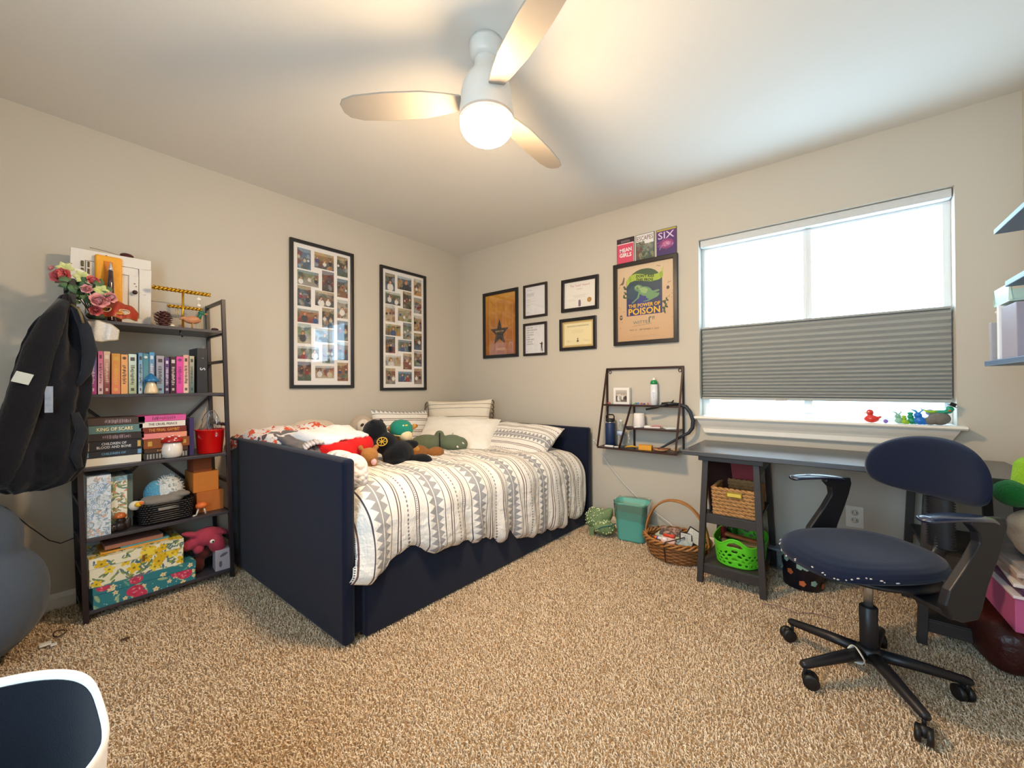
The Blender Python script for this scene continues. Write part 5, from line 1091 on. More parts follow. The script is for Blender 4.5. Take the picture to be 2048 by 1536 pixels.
# ---- jacket on the corner post
jk = thing('jacket', 'black jacket hanging on the left corner of the bookshelf', 'jacket')
def jacket():
    zs = [1.500, 1.492, 1.465, 1.43, 1.39, 1.33, 1.26, 1.18, 1.08, 0.98, 0.88, 0.80, 0.73, 0.675, 0.655]
    yl_ = [-2.765, -2.775, -2.785, -2.80, -2.83, -2.858, -2.875, -2.895, -2.92, -2.945, -2.96, -2.965, -2.96, -2.95, -2.92]
    yr_ = [-2.748, -2.742, -2.738, -2.730, -2.720, -2.710, -2.702, -2.696, -2.694, -2.696, -2.698, -2.700, -2.705, -2.735, -2.81]
    n = 90; b = MB(); J = 110
    def fn(i, j):
        zz = 1.500-(1.500-.655)*j; yl = float(np.interp(-zz, [-q for q in zs], yl_)); yr = float(np.interp(-zz, [-q for q in zs], yr_)); a = 2*PI*i
        cy, ry = (yl+yr)/2, (yr-yl)/2; dx = .028+.045*min(1, (1.5-zz)/.25); cx = .375
        if j > .93: dx *= 1-.75*((j-.93)/.07)**2
        fo = .010*math.sin(a*5+zz*6)+.008*math.sin(a*9-zz*11+1)+.012*wob(a*1.3, zz*7, 4)+.006*wob(a*4, zz*22, 5)
        k = min(1, (1.5-zz)/.1); fo *= 1.5; sag = .006*abs(math.sin(zz*16+1.5*math.sin(a)))*k
        return (cx+(dx+(fo+sag)*k)*math.cos(a), cy+(ry+fo*.5*k)*math.sin(a), zz)
    b.grid(fn, n, J, cu=True); o = len(b.v); b.f.append(tuple(range(n))); b.sm.append(True); b.f.append(tuple(J*n+k for k in range(n))); b.sm.append(True)
    b.build('shell', fabric('15151b', var=.35, scale=9, bmp=.7, bscale=70, bdist=.004), jk)
    # sleeve hanging at the left front
    b = MB(); b.tube([(.40, -2.765, 1.465), (.43, -2.80, 1.37), (.445, -2.832, 1.25), (.45, -2.862, 1.10), (.450, -2.89, .96), (.440, -2.915, .84), (.425, -2.93, .74), (.405, -2.93, .69)], [.020, .040, .048, .050, .050, .048, .042, .02], 20)
    b.v = [(v[0]+.006*wob(v[1]*20, v[2]*22), v[1]+.006*wob(v[2]*25, v[0]*20, 3), v[2]) for v in b.v]; b.build('sleeve', fabric('14141a', var=.3, scale=9, bmp=.7, bscale=70, bdist=.004), jk)
    MB(frame_from((.25, 1, -.35), (0, .32, 1), (.502, -2.880, 1.128))).box(-.024, .024, -.022, .022, -.003, .002).build('white_patch', P('c9ccc2', rough=.7), jk, bevel=.001)
    MB(frame_from((.1, 1, 0), (0, .15, 1), (.470, -2.810, 1.04))).box(-.012, .012, -.055, .055, 0, .003).build('reflective_strip', P('6f7684', rough=.25, metal=.3, c2='b4bac6', scale=50), jk, bevel=.002)
    b = MB(); b.tube([(.43, -2.735, 1.44), (.452, -2.705, 1.35), (.448, -2.69, 1.25), (.440, -2.70, 1.16), (.44, -2.725, 1.10)], [.012, .02, .024, .018, .008], 12, flat=.5); b.build('sheen_strip', fabric('24262e', var=.2), jk)  # paler strip, the grey sheen on the right side put into its colour
    b = MB(); b.tube([(.452, -2.735, .98), (.456, -2.715, .90), (.452, -2.735, .80), (.448, -2.72, .74)], [.012, .02, .018, .01], 12, flat=.5); b.build('side_strip', fabric('222329', var=.3), jk)  # slightly paler flat strip low on the right side
    MB().tube([(.432, -2.745, 1.45), (.452, -2.725, 1.43), (.462, -2.718, 1.40), (.462, -2.712, 1.37)], .005, 6).build('zip', P('8a7a55', rough=.4, metal=.6, bmp=1, bscale=600), jk)
jacket()

# ---- bean bag, cable, floor oddments
bb = thing('bean_bag', 'slate blue bean bag slumped against the left wall', 'bean bag')
b = MB(); b.ell((.40, -3.20, .255), (.36, .40, .25), (0, 0, 0), 32, 20, .85); b.ell((.34, -3.16, .47), (.27, .29, .20), (0, 0, 0), 32, 20, .9)
b.build('bag_body', fabric('4c5768', var=.12, scale=5, bmp=.3, bscale=60, bdist=.004), bb, remesh=.012)
MB().ell((.32, -3.03, .685), (.075, .06, .022), (.2, 0, .3), 20, 12).build('top_flap', fabric('7d8fa8'), bb, remesh=.006)
tag(MB().tube([(.33, -2.98, .62), (.34, -2.92, .595), (.33, -2.86, .50), (.24, -2.80, .40), (.16, -2.76, .355), (.08, -2.72, .345), (.05, -2.68, .35)], .0022, 6).build('power_cable', P('1c1a1c')), 'thin black cable drooping from the bean bag to the bookshelf', 'cable')
b = MB(); b.tube([(.345+.030*math.cos(a), -2.772+.020*math.sin(a), .010+.003*math.sin(2*a)) for a in np.linspace(0, 2*PI, 30)[:-1]], .0022, 6, closed=True); item('hair_tie', 'thin dark hair tie on the carpet by the bookshelf foot', 'hair tie', b, P('3a2a20'))
b = MB(); b.box(.40, .432, -2.835, -2.80, .007, .014); b.box(.43, .455, -2.805, -2.785, .007, .012); item('paper_scrap', 'small crumpled white paper scrap on the carpet near the bean bag', 'paper', b, P('efece6'), bevel=.003)
b = MB(); b.ell((.62, -2.60, .004), (.012, .016, .004)); item('dark_crumb', 'tiny dark brown crumb on the carpet in front of the bookshelf', 'crumb', b, P('4a2f22'))
# hamper close to the camera
hp = thing('laundry_hamper', 'white fabric hamper with a dark open inside at the lower left', 'laundry hamper')
def hamper():
    c = (2.040, -3.09); n = 96; s = lambda v: math.copysign(abs(v)**.62, v)
    rings = []
    for r, z in ((.88, .012), (.97, .28), (1.0, .537), (1.008, .552), (1.0, .560), (.986, .558), (.976, .546)): rings.append((r, z))
    def ring(L): return [[(c[0]+.235*r*s(math.cos(2*PI*k/n)), c[1]+.275*r*s(math.sin(2*PI*k/n)), z+.006*math.sin(4*PI*k/n+.6)*(z > .5)) for k in range(n)] for r, z in L]
    def mk(L, name, mat):
        R = ring(L); b = MB(); b.add([p for q in R for p in q], [(i*n+k, i*n+(k+1) % n, (i+1)*n+(k+1) % n, (i+1)*n+k) for i in range(len(R)-1) for k in range(n)]+([tuple(range(n))] if name == 'outer_shell' else [tuple((len(R)-1)*n+k for k in range(n))]))
        b.build(name, mat, hp)
    mk(rings, 'outer_shell', fabric('efeae6', var=.04, bmp=.3, bscale=300)); mk([(.974, .545), (.935, .28), (.85, .02)], 'dark_lining', fabric('14161f', var=.2))
hamper()
# ------------------------------------------------------------------ ladder wall shelf
m_br = P('3b2420', rough=.35, metal=.3, var=.15)
ws = thing('wall_shelf', 'dark brown metal ladder-style wall shelf beside the window', 'wall shelf')
wl, wr = 1.648, 2.212
def wf(z): t = (1.212-z)/(1.212-.628); return -.012-.15*max(0, t)          # front bar depth at a height
def fr(x, z): return (x, wf(z), z)
b = MB(); b.bar((wl-.006, -.010, 1.212), (wr+.006, -.010, 1.212), .012, .016)
for x in (wl, 1.862, wr): b.bar((x, -.010, .628 if x != 1.862 else .628), (x, -.010, 1.21 if x != 1.862 else .945), .012, .012, (1, 0, 0))
b.build('wall_frame', m_br, ws)
for pa, pb in (((wl, -.014, 1.208), fr(wl-.012, .628)), ((wr, -.014, 1.208), fr(wr-.010, .628)), (fr(1.868, .944), fr(1.806, .628))): MB().bar(pa, pb, .011, .011).build('slanted_bar', m_br, ws)
def wshelf(z, xa, xb): MB().box(xa, xb, wf(z)-.003, -.004, z-.012, z).build('shelf', m_br, ws, bevel=.001)
wshelf(.944, wl-.004, wr+.002); wshelf(.782, 1.85, wr); wshelf(.630, wl-.014, wr)
for x in (wl+.022, wr-.022): MB().tube([(x+.010*math.cos(a), -.006, 1.190+.011*math.sin(a)) for a in np.linspace(0, 2*PI, 16)[:-1]], .0025, 6, closed=True).build('hanging_loop', m_br, ws)
# items: top shelf z=.944
zA, zB, zC = .9446, .7826, .6306
M = on_back(1.716, zA, -.012); o = thing('photo_block_frame', 'small white block frame with a black and white group photo on the ladder wall shelf', 'picture frame')
MB(M).box(0, .125, 0, .125, 0, .038).build('frame', P('eeebe6', rough=.4), o, bevel=.002)
c = Canvas(.088, .088, .0022, 'b8b0a6'); c.grad('6a5a50', 'c8c0b4')
for k in range(7): c.ell(.012+k*.011, .05-.006*(k % 2), .006, .008, 'c9b8a8'); c.ell(.012+k*.011, .03-.006*(k % 2), .009, .016, ['3a302c', 'e8e4de', '6a5f58'][k % 3])
c.ell(.03, .03, .02, .03, 'e9e6e0', 0, .5); c.build('photo_print', M @ TR((.0185, .0185, .0386)), o)
o = thing('spray_can', 'white aerosol can with a green collar on the top of the ladder wall shelf', 'spray can'); cc = (2.022, -.045, zA)
MB().lathe([(.022, .0), (.0245, .002), (.0245, .150), (0, .150)], cc, 24).build('can_body', P('eceef2', rough=.25, metal=.1), o)
MB().lathe([(.025, .148), (.0255, .158), (.022, .172), (.014, .178), (0, .178)], cc, 24).build('green_collar', P('0f8a4f', rough=.3), o)
MB().lathe([(.013, .176), (.012, .185), (.006, .196), (0, .198)], cc, 16).build('cap', P('e4e8e4', rough=.3), o)
c = Canvas(.022, .05, .0015, 'dde2ea'); lines(c, .003, .019, .012, .042, 6, '7f8aa0', 2, 'c', .0006); c.ell(.012, .006, .002, .002, 'b83a50'); c.build('label_print', basis((.95, .3, 0), (0, 0, 1), (.3, -.95, 0), (2.017, -.0725, zA+.045)), o)
cols = ['e07a5a', 'd96a50', '7ad0a0', '3fa85a', '2f5ac0', '2a70d0', 'c03a3a', 'e8a080', '6a50c0', 'd0c0e8', 'f0c040', 'c05a90']; nm = ['coral', 'salmon', 'mint', 'green', 'royal blue', 'blue', 'red', 'peach', 'violet', 'lilac', 'yellow', 'magenta']
xs_ = [1.672, 1.688, 1.874, 1.888, 1.902, 1.917, 1.932, 1.946, 1.960, 1.972, 1.982, 1.991]
for k in range(12):
    x = xs_[k]; yy = -.045-.015*(k % 3); b = MB(TR((x, yy, zA+.001), (0, 0, k*1.3))); b.tube([(-.012, 0, .003), (-.003, 0, .007), (.006, 0, .009), (.013, 0, .004)], [.003, .0045, .004, .002], 6, flat=.6); b.tube([(-.008, .003, .004), (0, .005, .012+.004*(k % 2)), (.008, .002, .008)], .0022, 6)
    tag(b.build('hair_clip', P(cols[k], rough=.35)), nm[k]+' hair clip lying on the top board of the ladder wall shelf', 'hair clip', 'hair clips on the ladder shelf')
# black hose and brush hanging at the right
o = thing('hair_tool', 'black hair tool with a looping hose at the right of the ladder shelf', 'hair tool')
mk = P('17171b', rough=.4)
b = MB(); b.tube([(1.985, -.10, .915), (2.05, -.105, .930), (2.10, -.10, .948), (2.13, -.095, .953)], [.008, .0085, .009, .012], 10); b.tube([(2.09, -.09, .955), (2.14, -.085, .958), (2.20, -.075, .955)], [.012, .014, .010], 10); b.build('handle', mk, o)
b = MB(); b.tube([(2.155, -.08, .965), (2.165, -.07, .982)], [.008, .004], 8); b.build('switch', mk, o)
MB().tube([(2.20, -.075, .955), (2.245, -.07, .94), (2.275, -.07, .90), (2.29, -.07, .85), (2.285, -.07, .80), (2.262, -.075, .765), (2.22, -.08, .74), (2.16, -.085, .70), (2.10, -.09, .66), (2.065, -.09, .6405)], [.010, .013, .014, .014, .013, .011, .009, .008, .007, .006], 12).build('hose', P('232833', rough=.45, bmp=.6, bscale=400), o)
# middle right shelf
o = thing('white_canister', 'white tapered canister on the middle board of the ladder wall shelf', 'canister'); MB().lathe([(.040, 0), (.042, .003), (.038, .098), (.035, .102), (0, .102)], (1.918, -.060, zB), 28).build('canister_body', P('ece5e2', rough=.5), o, bevel=0)
for k, (x, y, w_, d_, t_, col, lb) in enumerate([(1.99, -.075, .045, .05, .016, 'efeae6', 'small white packet beside the canister on the ladder shelf'), (2.035, -.07, .07, .045, .010, 'e9dcdc', 'pale pink packet in the middle of the ladder shelf board'), (2.135, -.065, .07, .07, .012, 'e8efec', 'flat white case at the right of the middle ladder shelf board'), (1.925, -.112, .045, .016, .010, 'f4f2ee', 'thin white card in front of the canister')]):
    b = MB(TR((x, y, zB), (0, 0, .3*k))); b.box(-w_/2, w_/2, -d_/2, d_/2, 0, t_); item('packet', lb, 'packet', b, P(col, rough=.5), bevel=.003, seg=3)
item('pink_comb', 'pink hair pick resting on the packets of the ladder shelf', 'comb', MB().tube([(2.02, -.08, zB+.014), (2.05, -.085, zB+.020), (2.085, -.08, zB+.016)], .004, 6), P('d88a8e', rough=.4))
# bottles on the bottom shelf
o = thing('water_bottle', 'navy blue insulated bottle with a black loop lid on the ladder wall shelf', 'bottle'); cc = (1.698, -.070, zC)
MB().lathe([(.034, 0), (.0375, .003), (.0375, .165), (.034, .172), (0, .172)], cc, 28).build('bottle_body', P('1c3157', rough=.45), o)
MB().lathe([(.030, .172), (.029, .182), (0, .182)], cc, 24).build('steel_neck', P('c8c8cc', rough=.2, metal=.9), o)
b = MB().lathe([(.033, .182), (.034, .186), (.034, .200), (.030, .205), (0, .205)], cc, 24); b.tube([(cc[0]-.030, cc[1], zC+.195), (cc[0]-.031, cc[1], zC+.225), (cc[0]-.022, cc[1], zC+.235), (cc[0]+.022, cc[1], zC+.235), (cc[0]+.031, cc[1], zC+.225), (cc[0]+.030, cc[1], zC+.195)], .0055, 8); b.build('loop_lid', P('151518', rough=.45), o)
m_pet_ = glassmat((.93, .96, .97), .03, 1.5)
for x, y, h, lb, cap in ((1.780, -.060, .185, 'clear plastic water bottle with a blue label beside the navy bottle', 'dfe6ec'), (1.845, -.070, .140, 'small clear plastic bottle with a navy cap behind the slanted bar', '26324a')):
    o = thing('plastic_bottle', lb, 'bottle'); cc = (x, y, zC); r = .030 if h > .15 else .026
    MB().lathe([(.8*r, .0005), (r, .006), (r, h*.32), (r*.93, h*.36), (r, h*.40), (r, h*.62), (r*.85, h*.75), (r*.4, h*.9), (r*.38, h)], cc, 24).build('bottle_body', m_pet_, o)
    MB().lathe([(r*.45, h-.002), (r*.45, h+.014), (0, h+.014)] if h > .15 else [(r*.55, h-.01), (r*.8, h-.01), (r*.8, h+.014), (0, h+.014)], cc, 16).build('cap', P(cap, rough=.4), o)
    if h > .15: MB().lathe([(r*1.01, h*.45), (r*1.01, h*.62)], cc, 24).build('blue_label', P('3f7fc4', rough=.4, c2='e6eef6', scale=25), o)
item('yellow_box', 'yellow-orange carton on the bottom board of the ladder wall shelf', 'box', MB(TR((1.985, -.115, zC), (0, 0, .05))).box(-.045, .045, -.02, .02, 0, .034), P('e2a02c', rough=.6), bevel=.001)
b = MB(); b.tube([(1.835, -.120, zC+.006), (1.86, -.125, zC+.014), (1.895, -.12, zC+.018), (1.925, -.12, zC+.014)], [.004, .006, .006, .003], 8); item('yellow_ribbon', 'yellow twisted strap left of the yellow carton on the ladder shelf', 'strap', b, P('e0a828', rough=.6))
b = MB(); b.lathe([(.0, .0), (.040, .001), (.050, .010), (.052, .016), (.048, .016), (.040, .006), (0, .005)], (2.085, -.105, zC), 24, 1, .75); item('wooden_dish', 'shallow pale brown dish right of the yellow carton on the ladder shelf', 'dish', b, P('c8946a', rough=.5, bmp=.4))
item('brush', 'brown wooden hairbrush lying in the shallow dish', 'brush', MB().tube([(2.02, -.115, zC+.018), (2.06, -.11, zC+.020), (2.10, -.105, zC+.018), (2.15, -.09, zC+.016)], [.004, .006, .014, .012], 8, flat=.5), P('7a4a30', rough=.5))
item('trinket', 'small tan trinket at the right end of the bottom board of the ladder shelf', 'trinket', MB().ell((2.178, -.075, zC+.012), (.022, .02, .012)), P('b89a78', rough=.7, bmp=1, bscale=200))
item('white_packet', 'white packet lying in front of the navy bottle on the ladder shelf', 'packet', MB(TR((1.720, -.135, zC), (0, 0, -.05))).box(-.035, .035, -.012, .012, 0, .012), P('eceae8', rough=.4), bevel=.004)
item('white_packet', 'pale grey packet beside the clear bottle on the ladder shelf', 'packet', MB(TR((1.782, -.132, zC), (0, 0, .1))).box(-.022, .022, -.012, .012, 0, .009), P('cfd0ce', rough=.4), bevel=.003)
# white charging cable from the headboard to the basket
b = MB(); pts = [(1.545, -.03, .645), (1.556, -.028, .638), (1.60, -.022, .56), (1.68, -.02, .45), (1.80, -.02, .33), (1.92, -.02, .235), (2.03, -.03, .17), (2.12, -.05, .130), (2.17, -.10, .115)]
P3 = []
for i in range(len(pts)-1):
    p0, p1, p2, p3 = [Vector(pts[min(max(i+k, 0), len(pts)-1)]) for k in (-1, 0, 1, 2)]
    for t in (0, .25, .5, .75): P3.append(.5*((2*p1)+(p2-p0)*t+(2*p0-5*p1+4*p2-p3)*t*t+(3*p1-p0-3*p2+p3)*t**3))
o = tag(b.tube(P3, .0022, 6).build('charging_cable', P('f2f0ec', rough=.4)), 'thin white charging cable hanging from the headboard to the wicker basket', 'cable')
MB().tube([(1.540, -.032, .66), (1.548, -.030, .643)], [.004, .0045], 8).build('plug', P('f4f2ee', rough=.4), o)

# ------------------------------------------------------------------ floor items by the window wall
# sparkly green bag
o = thing('gift_bag', 'green sequinned drawstring bag crumpled on the carpet beside the headboard', 'bag'); b = MB()
m_gb = P('3f5c34', rough=.4, c2='9db882', scale=170, bmp=1, bscale=220, bdist=.006)
b.ell((1.655, -.215, .105), (.085, .07, .085), (0, .25, 0)); b.ell((1.715, -.235, .062), (.085, .07, .055)); b.ell((1.735, -.20, .150), (.04, .035, .055), (0, .3, 0))
b.v = [(v[0]+.012*wob(v[1]*22, v[2]*22), v[1]+.012*wob(v[0]*22, v[2]*22, 2), max(.004, v[2]+.010*wob(v[0]*20, v[1]*20, 4))) for v in b.v]
b.build('bag_body', m_gb, o, remesh=.005)
b = MB(); rs_ = random.Random(5)
for k in range(90):
    a, e = rs_.uniform(PI, 2*PI), rs_.uniform(-.5, 1.3); cx, cy, cz, rx, ry, rz = (1.655, -.215, .105, .088, .074, .088) if k % 2 else (1.715, -.235, .062, .088, .073, .058)
    p = (cx+rx*math.cos(a)*math.cos(e), cy+ry*math.sin(a)*math.cos(e), max(.01, cz+rz*math.sin(e))); b.ell(p, .0048, n=6, m=4)
sq = b.build('sequins', P('e8f0c0', rough=.3), o); sq['kind'] = 'stuff'
b = MB(); b.tube([(1.70, -.305, .06), (1.735, -.300, .085), (1.79, -.27, .10), (1.80, -.22, .10)], .008, 8, flat=.4); b.build('teal_strap', P('2f6a66', rough=.6), o)
b = MB(TR((1.655, -.305, .055), (.45, 0, .3))); b.box(-.017, .017, -.002, .001, -.075, .02); b.build('green_tab', P('8aa87a', rough=.6), o)
# trash can
def rrect(w, d, r, n=8):
    pts = []
    for cx, cy, a0 in ((w/2-r, d/2-r, 0), (-w/2+r, d/2-r, PI/2), (-w/2+r, -d/2+r, PI), (w/2-r, -d/2+r, 1.5*PI)):
        for k in range(n+1): a = a0+k*PI/2/n; pts.append((cx+r*math.cos(a), cy+r*math.sin(a)))
    return pts
def bin_(name, mat, parent, M, lev, r=.035, cap=True):
    b = MB(M); rings = [[(x, y, z) for x, y in rrect(w, d, r*q)] for w, d, z, q in lev]; n = len(rings[0])
    b.add([p for q in rings for p in q], [(i*n+k, i*n+(k+1) % n, (i+1)*n+(k+1) % n, (i+1)*n+k) for i in range(len(rings)-1) for k in range(n)]+([tuple(range(n))] if cap else []), True)
    return b.build(name, mat, parent)
o = thing('trash_can', 'turquoise plastic waste bin with a clear liner between the green bag and the wicker basket', 'trash can'); M = TR((1.905, -.165, .003), (0, 0, math.radians(8)), (1, 1, .93))
m_tq = P('62b4a8', rough=.45)
bin_('bin_body', m_tq, o, M, [(.185, .135, 0, 1), (.19, .14, .01, 1), (.225, .165, .268, 1.2), (.232, .172, .272, 1.2), (.232, .172, .282, 1.2), (.220, .160, .280, 1.2), (.185, .13, .02, 1)])
b = MB(M); rr = rrect(.235, .175, .045)
n = len(rr)
b.grid(lambda i, j: (rr[int(i*n) % n][0]*(1.0+.012*math.sin(i*60+j*3)), rr[int(i*n) % n][1]*(1.0+.02*math.sin(i*50)), .292+.008*math.sin(i*37)-(.075*j)-.01*math.sin(i*9)*j), n, 6, cu=True)
b.grid(lambda i, j: (rr[int(i*n) % n][0]*(1.0-.06*j+.02*math.sin(i*60+j*3)), rr[int(i*n) % n][1]*(1.0-.08*j+.03*math.sin(i*50)), .292+.008*math.sin(i*37)-.14*j), n, 6, cu=True)
b.build('clear_liner', glassmat((.93, .97, .96), .15, 3.5), o)
# wicker basket with handle
o = thing('wicker_basket', 'brown wicker basket with a tall arched handle full of papers beside the desk', 'basket'); c = (2.238, -.285)
m_wk = P('a8703a', rough=.6, c2='7a4a24', scale=60, bmp=.5); m_wk2 = P('b87f45', rough=.5, c2='96602e', scale=40)
b = MB()
def wring(z, rx, ry, r, ph, amp): b.tube([(c[0]+(rx+amp*math.sin(13*a+ph))*math.cos(a), c[1]+(ry+amp*math.sin(13*a+ph))*math.sin(a), z) for a in np.linspace(0, 2*PI, 131)[:-1]], r, 6, closed=True)
for k in range(9): z = .008+.0115*k; f = .80+.20*(k/8)**.7; wring(z, .185*f, .155*f, .0062, (k % 2)*PI, .0045)
b.build('woven_sides', m_wk, o)
b = MB()
for ph in range(3): b.tube([(c[0]+(.192+.010*math.cos(9*a+ph*2.1))*math.cos(a), c[1]+(.162+.010*math.cos(9*a+ph*2.1))*math.sin(a), .120+.012*math.sin(9*a+ph*2.1)) for a in np.linspace(0, 2*PI, 161)[:-1]], .0068, 7, closed=True)
b.build('braided_rim', m_wk2, o)
MB().lathe([(0, .006), (.150, .006), (.150, .012), (0, .012)], (c[0], c[1], 0), 32, 1, .84).build('base', m_wk, o)
b = MB()
for s_ in (-.013, 0, .013):
    b.tube([(c[0]-.198*math.cos(a)*(1+.02*math.sin(a)), c[1]+.02*math.cos(a)+s_+.004*math.sin(a*9+s_*300), .06+.295*math.sin(a)**.85) for a in np.linspace(.0, PI, 50)], .0062, 7)
b.build('arched_handle', m_wk2, o)
def sheet(name, label, cat, x, y, z, w_, d_, t_, rot, col, tex=None, seed=1, tilt=(0, 0)):
    M = TR((x, y, z), (tilt[0], tilt[1], rot)); o = MB(M).box(-w_/2, w_/2, -d_/2, d_/2, 0, t_).build(name, P(col, rough=.6), bevel=.0008); tag(o, label, cat)
    if tex:
        c = Canvas(w_-.004, d_-.004, .002, col); rs = random.Random(seed)
        for k in range(26): c.ell(rs.uniform(0, w_), rs.uniform(0, d_), rs.uniform(.004, .03), rs.uniform(.003, .012), rs.choice(tex), rs.uniform(0, 3), .7)
        c.build('cover_print', M @ TR((-w_/2+.002, -d_/2+.002, t_+.0006)), o)
    return o
sheet('magazine', 'white patterned magazine lowest in the wicker basket', 'magazine', 2.215, -.275, .105, .19, .14, .010, .1, 'e8e4dc', ['c8b8a8', 'a8b8b0', 'd8a8a0'], 1, (.08, 0))
sheet('magazine', 'pale green notebook tilted in the wicker basket', 'notebook', 2.21, -.255, .122, .18, .13, .006, -.15, 'b8c8b0', ['d8e0d0', '98a890'], 2, (.15, .03))
sheet('photo_print', 'dark bordered photo of faces lying on top in the wicker basket', 'photo', 2.19, -.24, .136, .13, .10, .003, .2, '5a4f4c', ['c89a88', 'd8b0a0', '8a6a60'], 3, (.2, .02))
o = sheet('paper_tag', 'dark edged card standing upright in the wicker basket next to the desk leg', 'card', 2.345, -.28, .150, .10, .085, .003, .2, '1f1c1c', None, 4, (1.15, .5)); 
c_ = Canvas(.086, .07, .002, 'd8d4c8'); lines(c_, .01, .075, .01, .06, 8, '5a6a70', 3, 'c', .001); c_.build('print', TR((2.345, -.28, .150), (1.15, .5, .2)) @ TR((-.043, -.035, .0036)), o)
o = sheet('paper_tag', 'second dark edged card leaning left of the first one in the wicker basket', 'card', 2.305, -.32, .140, .075, .075, .003, .5, '241f1f', None, 5, (.9, .2)); c_ = Canvas(.062, .062, .002, 'cfd0cc'); lines(c_, .005, .055, .01, .05, 7, '4a5a66', 4, 'c', .001); c_.build('print', TR((2.305, -.32, .140), (.9, .2, .5)) @ TR((-.031, -.031, .0036)), o)
o = thing('glue_stick', 'white glue tube with an orange cap in the wicker basket', 'glue tube'); MB().tube([(2.155, -.375, .128), (2.215, -.395, .135)], .011, 12).build('tube', P('efece8', rough=.4), o); MB().tube([(2.130, -.367, .125), (2.150, -.3735, .1275)], .010, 12).build('orange_cap', P('e0662a', rough=.4), o); MB().tube([(2.150, -.3735, .1275), (2.157, -.3755, .128)], .0115, 12).build('blue_band', P('2f4a9a', rough=.4), o)
item('red_marker', 'thick red marker lying across the wicker basket', 'marker', MB().tube([(2.18, -.345, .142), (2.25, -.355, .150)], .011, 10), P('d8452e', rough=.4))
item('plastic_packet', 'white and red plastic packet at the front of the wicker basket', 'packet', MB(TR((2.22, -.39, .128), (.5, .1, .2))).box(-.04, .04, -.025, .025, 0, .006), P('e8d8d4', rough=.3, c2='d88a80', scale=50), bevel=.003)
item('plastic_packet', 'blue patterned packet at the right front of the wicker basket', 'packet', MB(TR((2.315, -.375, .130), (.4, -.1, -.1))).box(-.045, .045, -.022, .022, 0, .006), P('d8dcd8', rough=.3, c2='5a7a8a', scale=60), bevel=.003)
item('black_ribbon', 'black strap hanging over the front rim of the wicker basket', 'strap', MB().tube([(2.30, -.33, .150), (2.27, -.40, .150), (2.245, -.435, .146), (2.225, -.452, .142), (2.215, -.458, .12), (2.217, -.449, .07), (2.222, -.445, .018)], .0048, 8, flat=.5), P('1f1518', rough=.5))

# ------------------------------------------------------------------ desk
m_dk = P('2b2a2e', rough=.36, var=.08, scale=10, coat=.35, spec=1.0); m_leg = P('35302f', rough=.5, var=.1, scale=14)
dk = thing('desk', 'dark grey trestle desk with a glossy top under the window', 'desk')
DT = .722
MB().box(2.352, 3.640, -.560, -.035, DT-.026, DT).build('desk_top', m_dk, dk, bevel=.003)
def trestle(x0, x1):
    t = bpy.data.objects.new('trestle', None); COL.objects.link(t); t.parent = dk
    xa0, xa1 = x0+.012, x1-.012
    for (xt, xb) in ((xa0+.018, x0), (xa1-.018, x1)):
        for (yt, yb) in ((-.505, -.530), (-.075, -.055)):
            s = 1 if xt > xb else -1
            MB().bar((xt if xt < 2.55 or 1 else xt, yt, DT-.030), (xb, yb, .001), .030, .034, (0, 1, 0)).build('leg', m_leg, t, bevel=.002)
    for z, k in ((.105, 0), (.380, 1)):
        f = z/.69; xl, xr = x0+.030*f-.006, x1-.030*f+.006; yf, yb = -.532+.024*f, -.056-.018*f
        MB().box(xl+.008, xr-.008, yf+.004, yb-.004, z-.016, z).build('shelf_board', m_leg, t, bevel=.002)
        MB().box(xl+.012, xr-.012, yf-.002, yf+.014, z-.052, z-.004).build('apron', m_leg, t, bevel=.002); MB().box(xl+.012, xr-.012, yb-.014, yb+.002, z-.052, z-.004).build('apron', m_leg, t, bevel=.002)
    MB().box(x0-.004, x1+.004, -.535, -.055, DT-.052, DT-.0265).build('top_rail', m_leg, t, bevel=.002)
    for xa in (x0+.01, x1-.03): MB().box(xa, xa+.02, -.50, -.09, DT-.10, DT-.052).build('side_rail', m_leg, t)
trestle(2.436, 2.735); trestle(3.300, 3.600)

# contents of the left trestle
zu, zl = .3806, .1056
o = thing('woven_basket', 'rectangular natural water-hyacinth basket with a label holder on the upper trestle shelf', 'basket'); bx0, bx1, by0, by1 = 2.500, 2.708, -.520, -.250
m_hy = P('c79a62', rough=.7, c2='8a5c30', scale=45, bmp=.6, bscale=200)
b = MB(); rows = 8
for k in range(rows):
    z = zu+.012+k*.0185; f = .006*(1-k/rows)
    for q in range(2):
        per = [(bx0+f, by0+f), (bx1-f, by0+f), (bx1-f, by1-f), (bx0+f, by1-f)]; pts = []
        for e in range(4):
            p, q2 = Vector(per[e]), Vector(per[(e+1) % 4]); L = (q2-p).length; n_ = max(4, int(L/.008)); d = (q2-p)/n_; nn = Vector((d.y, -d.x)).normalized()
            for s_ in range(n_): pp = p+d*s_; ph = s_*.008*2*PI/.052+k*PI*.5+q*PI; pts.append((pp.x+nn.x*.005*math.sin(ph), pp.y+nn.y*.005*math.sin(ph), z+.0052*math.cos(ph)))
        b.tube(pts, .0072, 6, closed=True)
b.build('woven_sides', m_hy, o)
MB().box(bx0+.008, bx1-.008, by0+.008, by1-.008, zu, zu+.01).build('base', m_hy, o)
Mb = on_back((bx0+bx1)/2-.035, zu+.108, by0-.004); picture_o = MB(Mb).box(0, .075, 0, .030, .006, .010).build('label_holder', P('a08a3a', rough=.3, metal=.6), o, bevel=.002); MB(Mb).box(.006, .069, .005, .022, .0101, .0112).build('label_card', P('d8c050', rough=.6), picture_o)
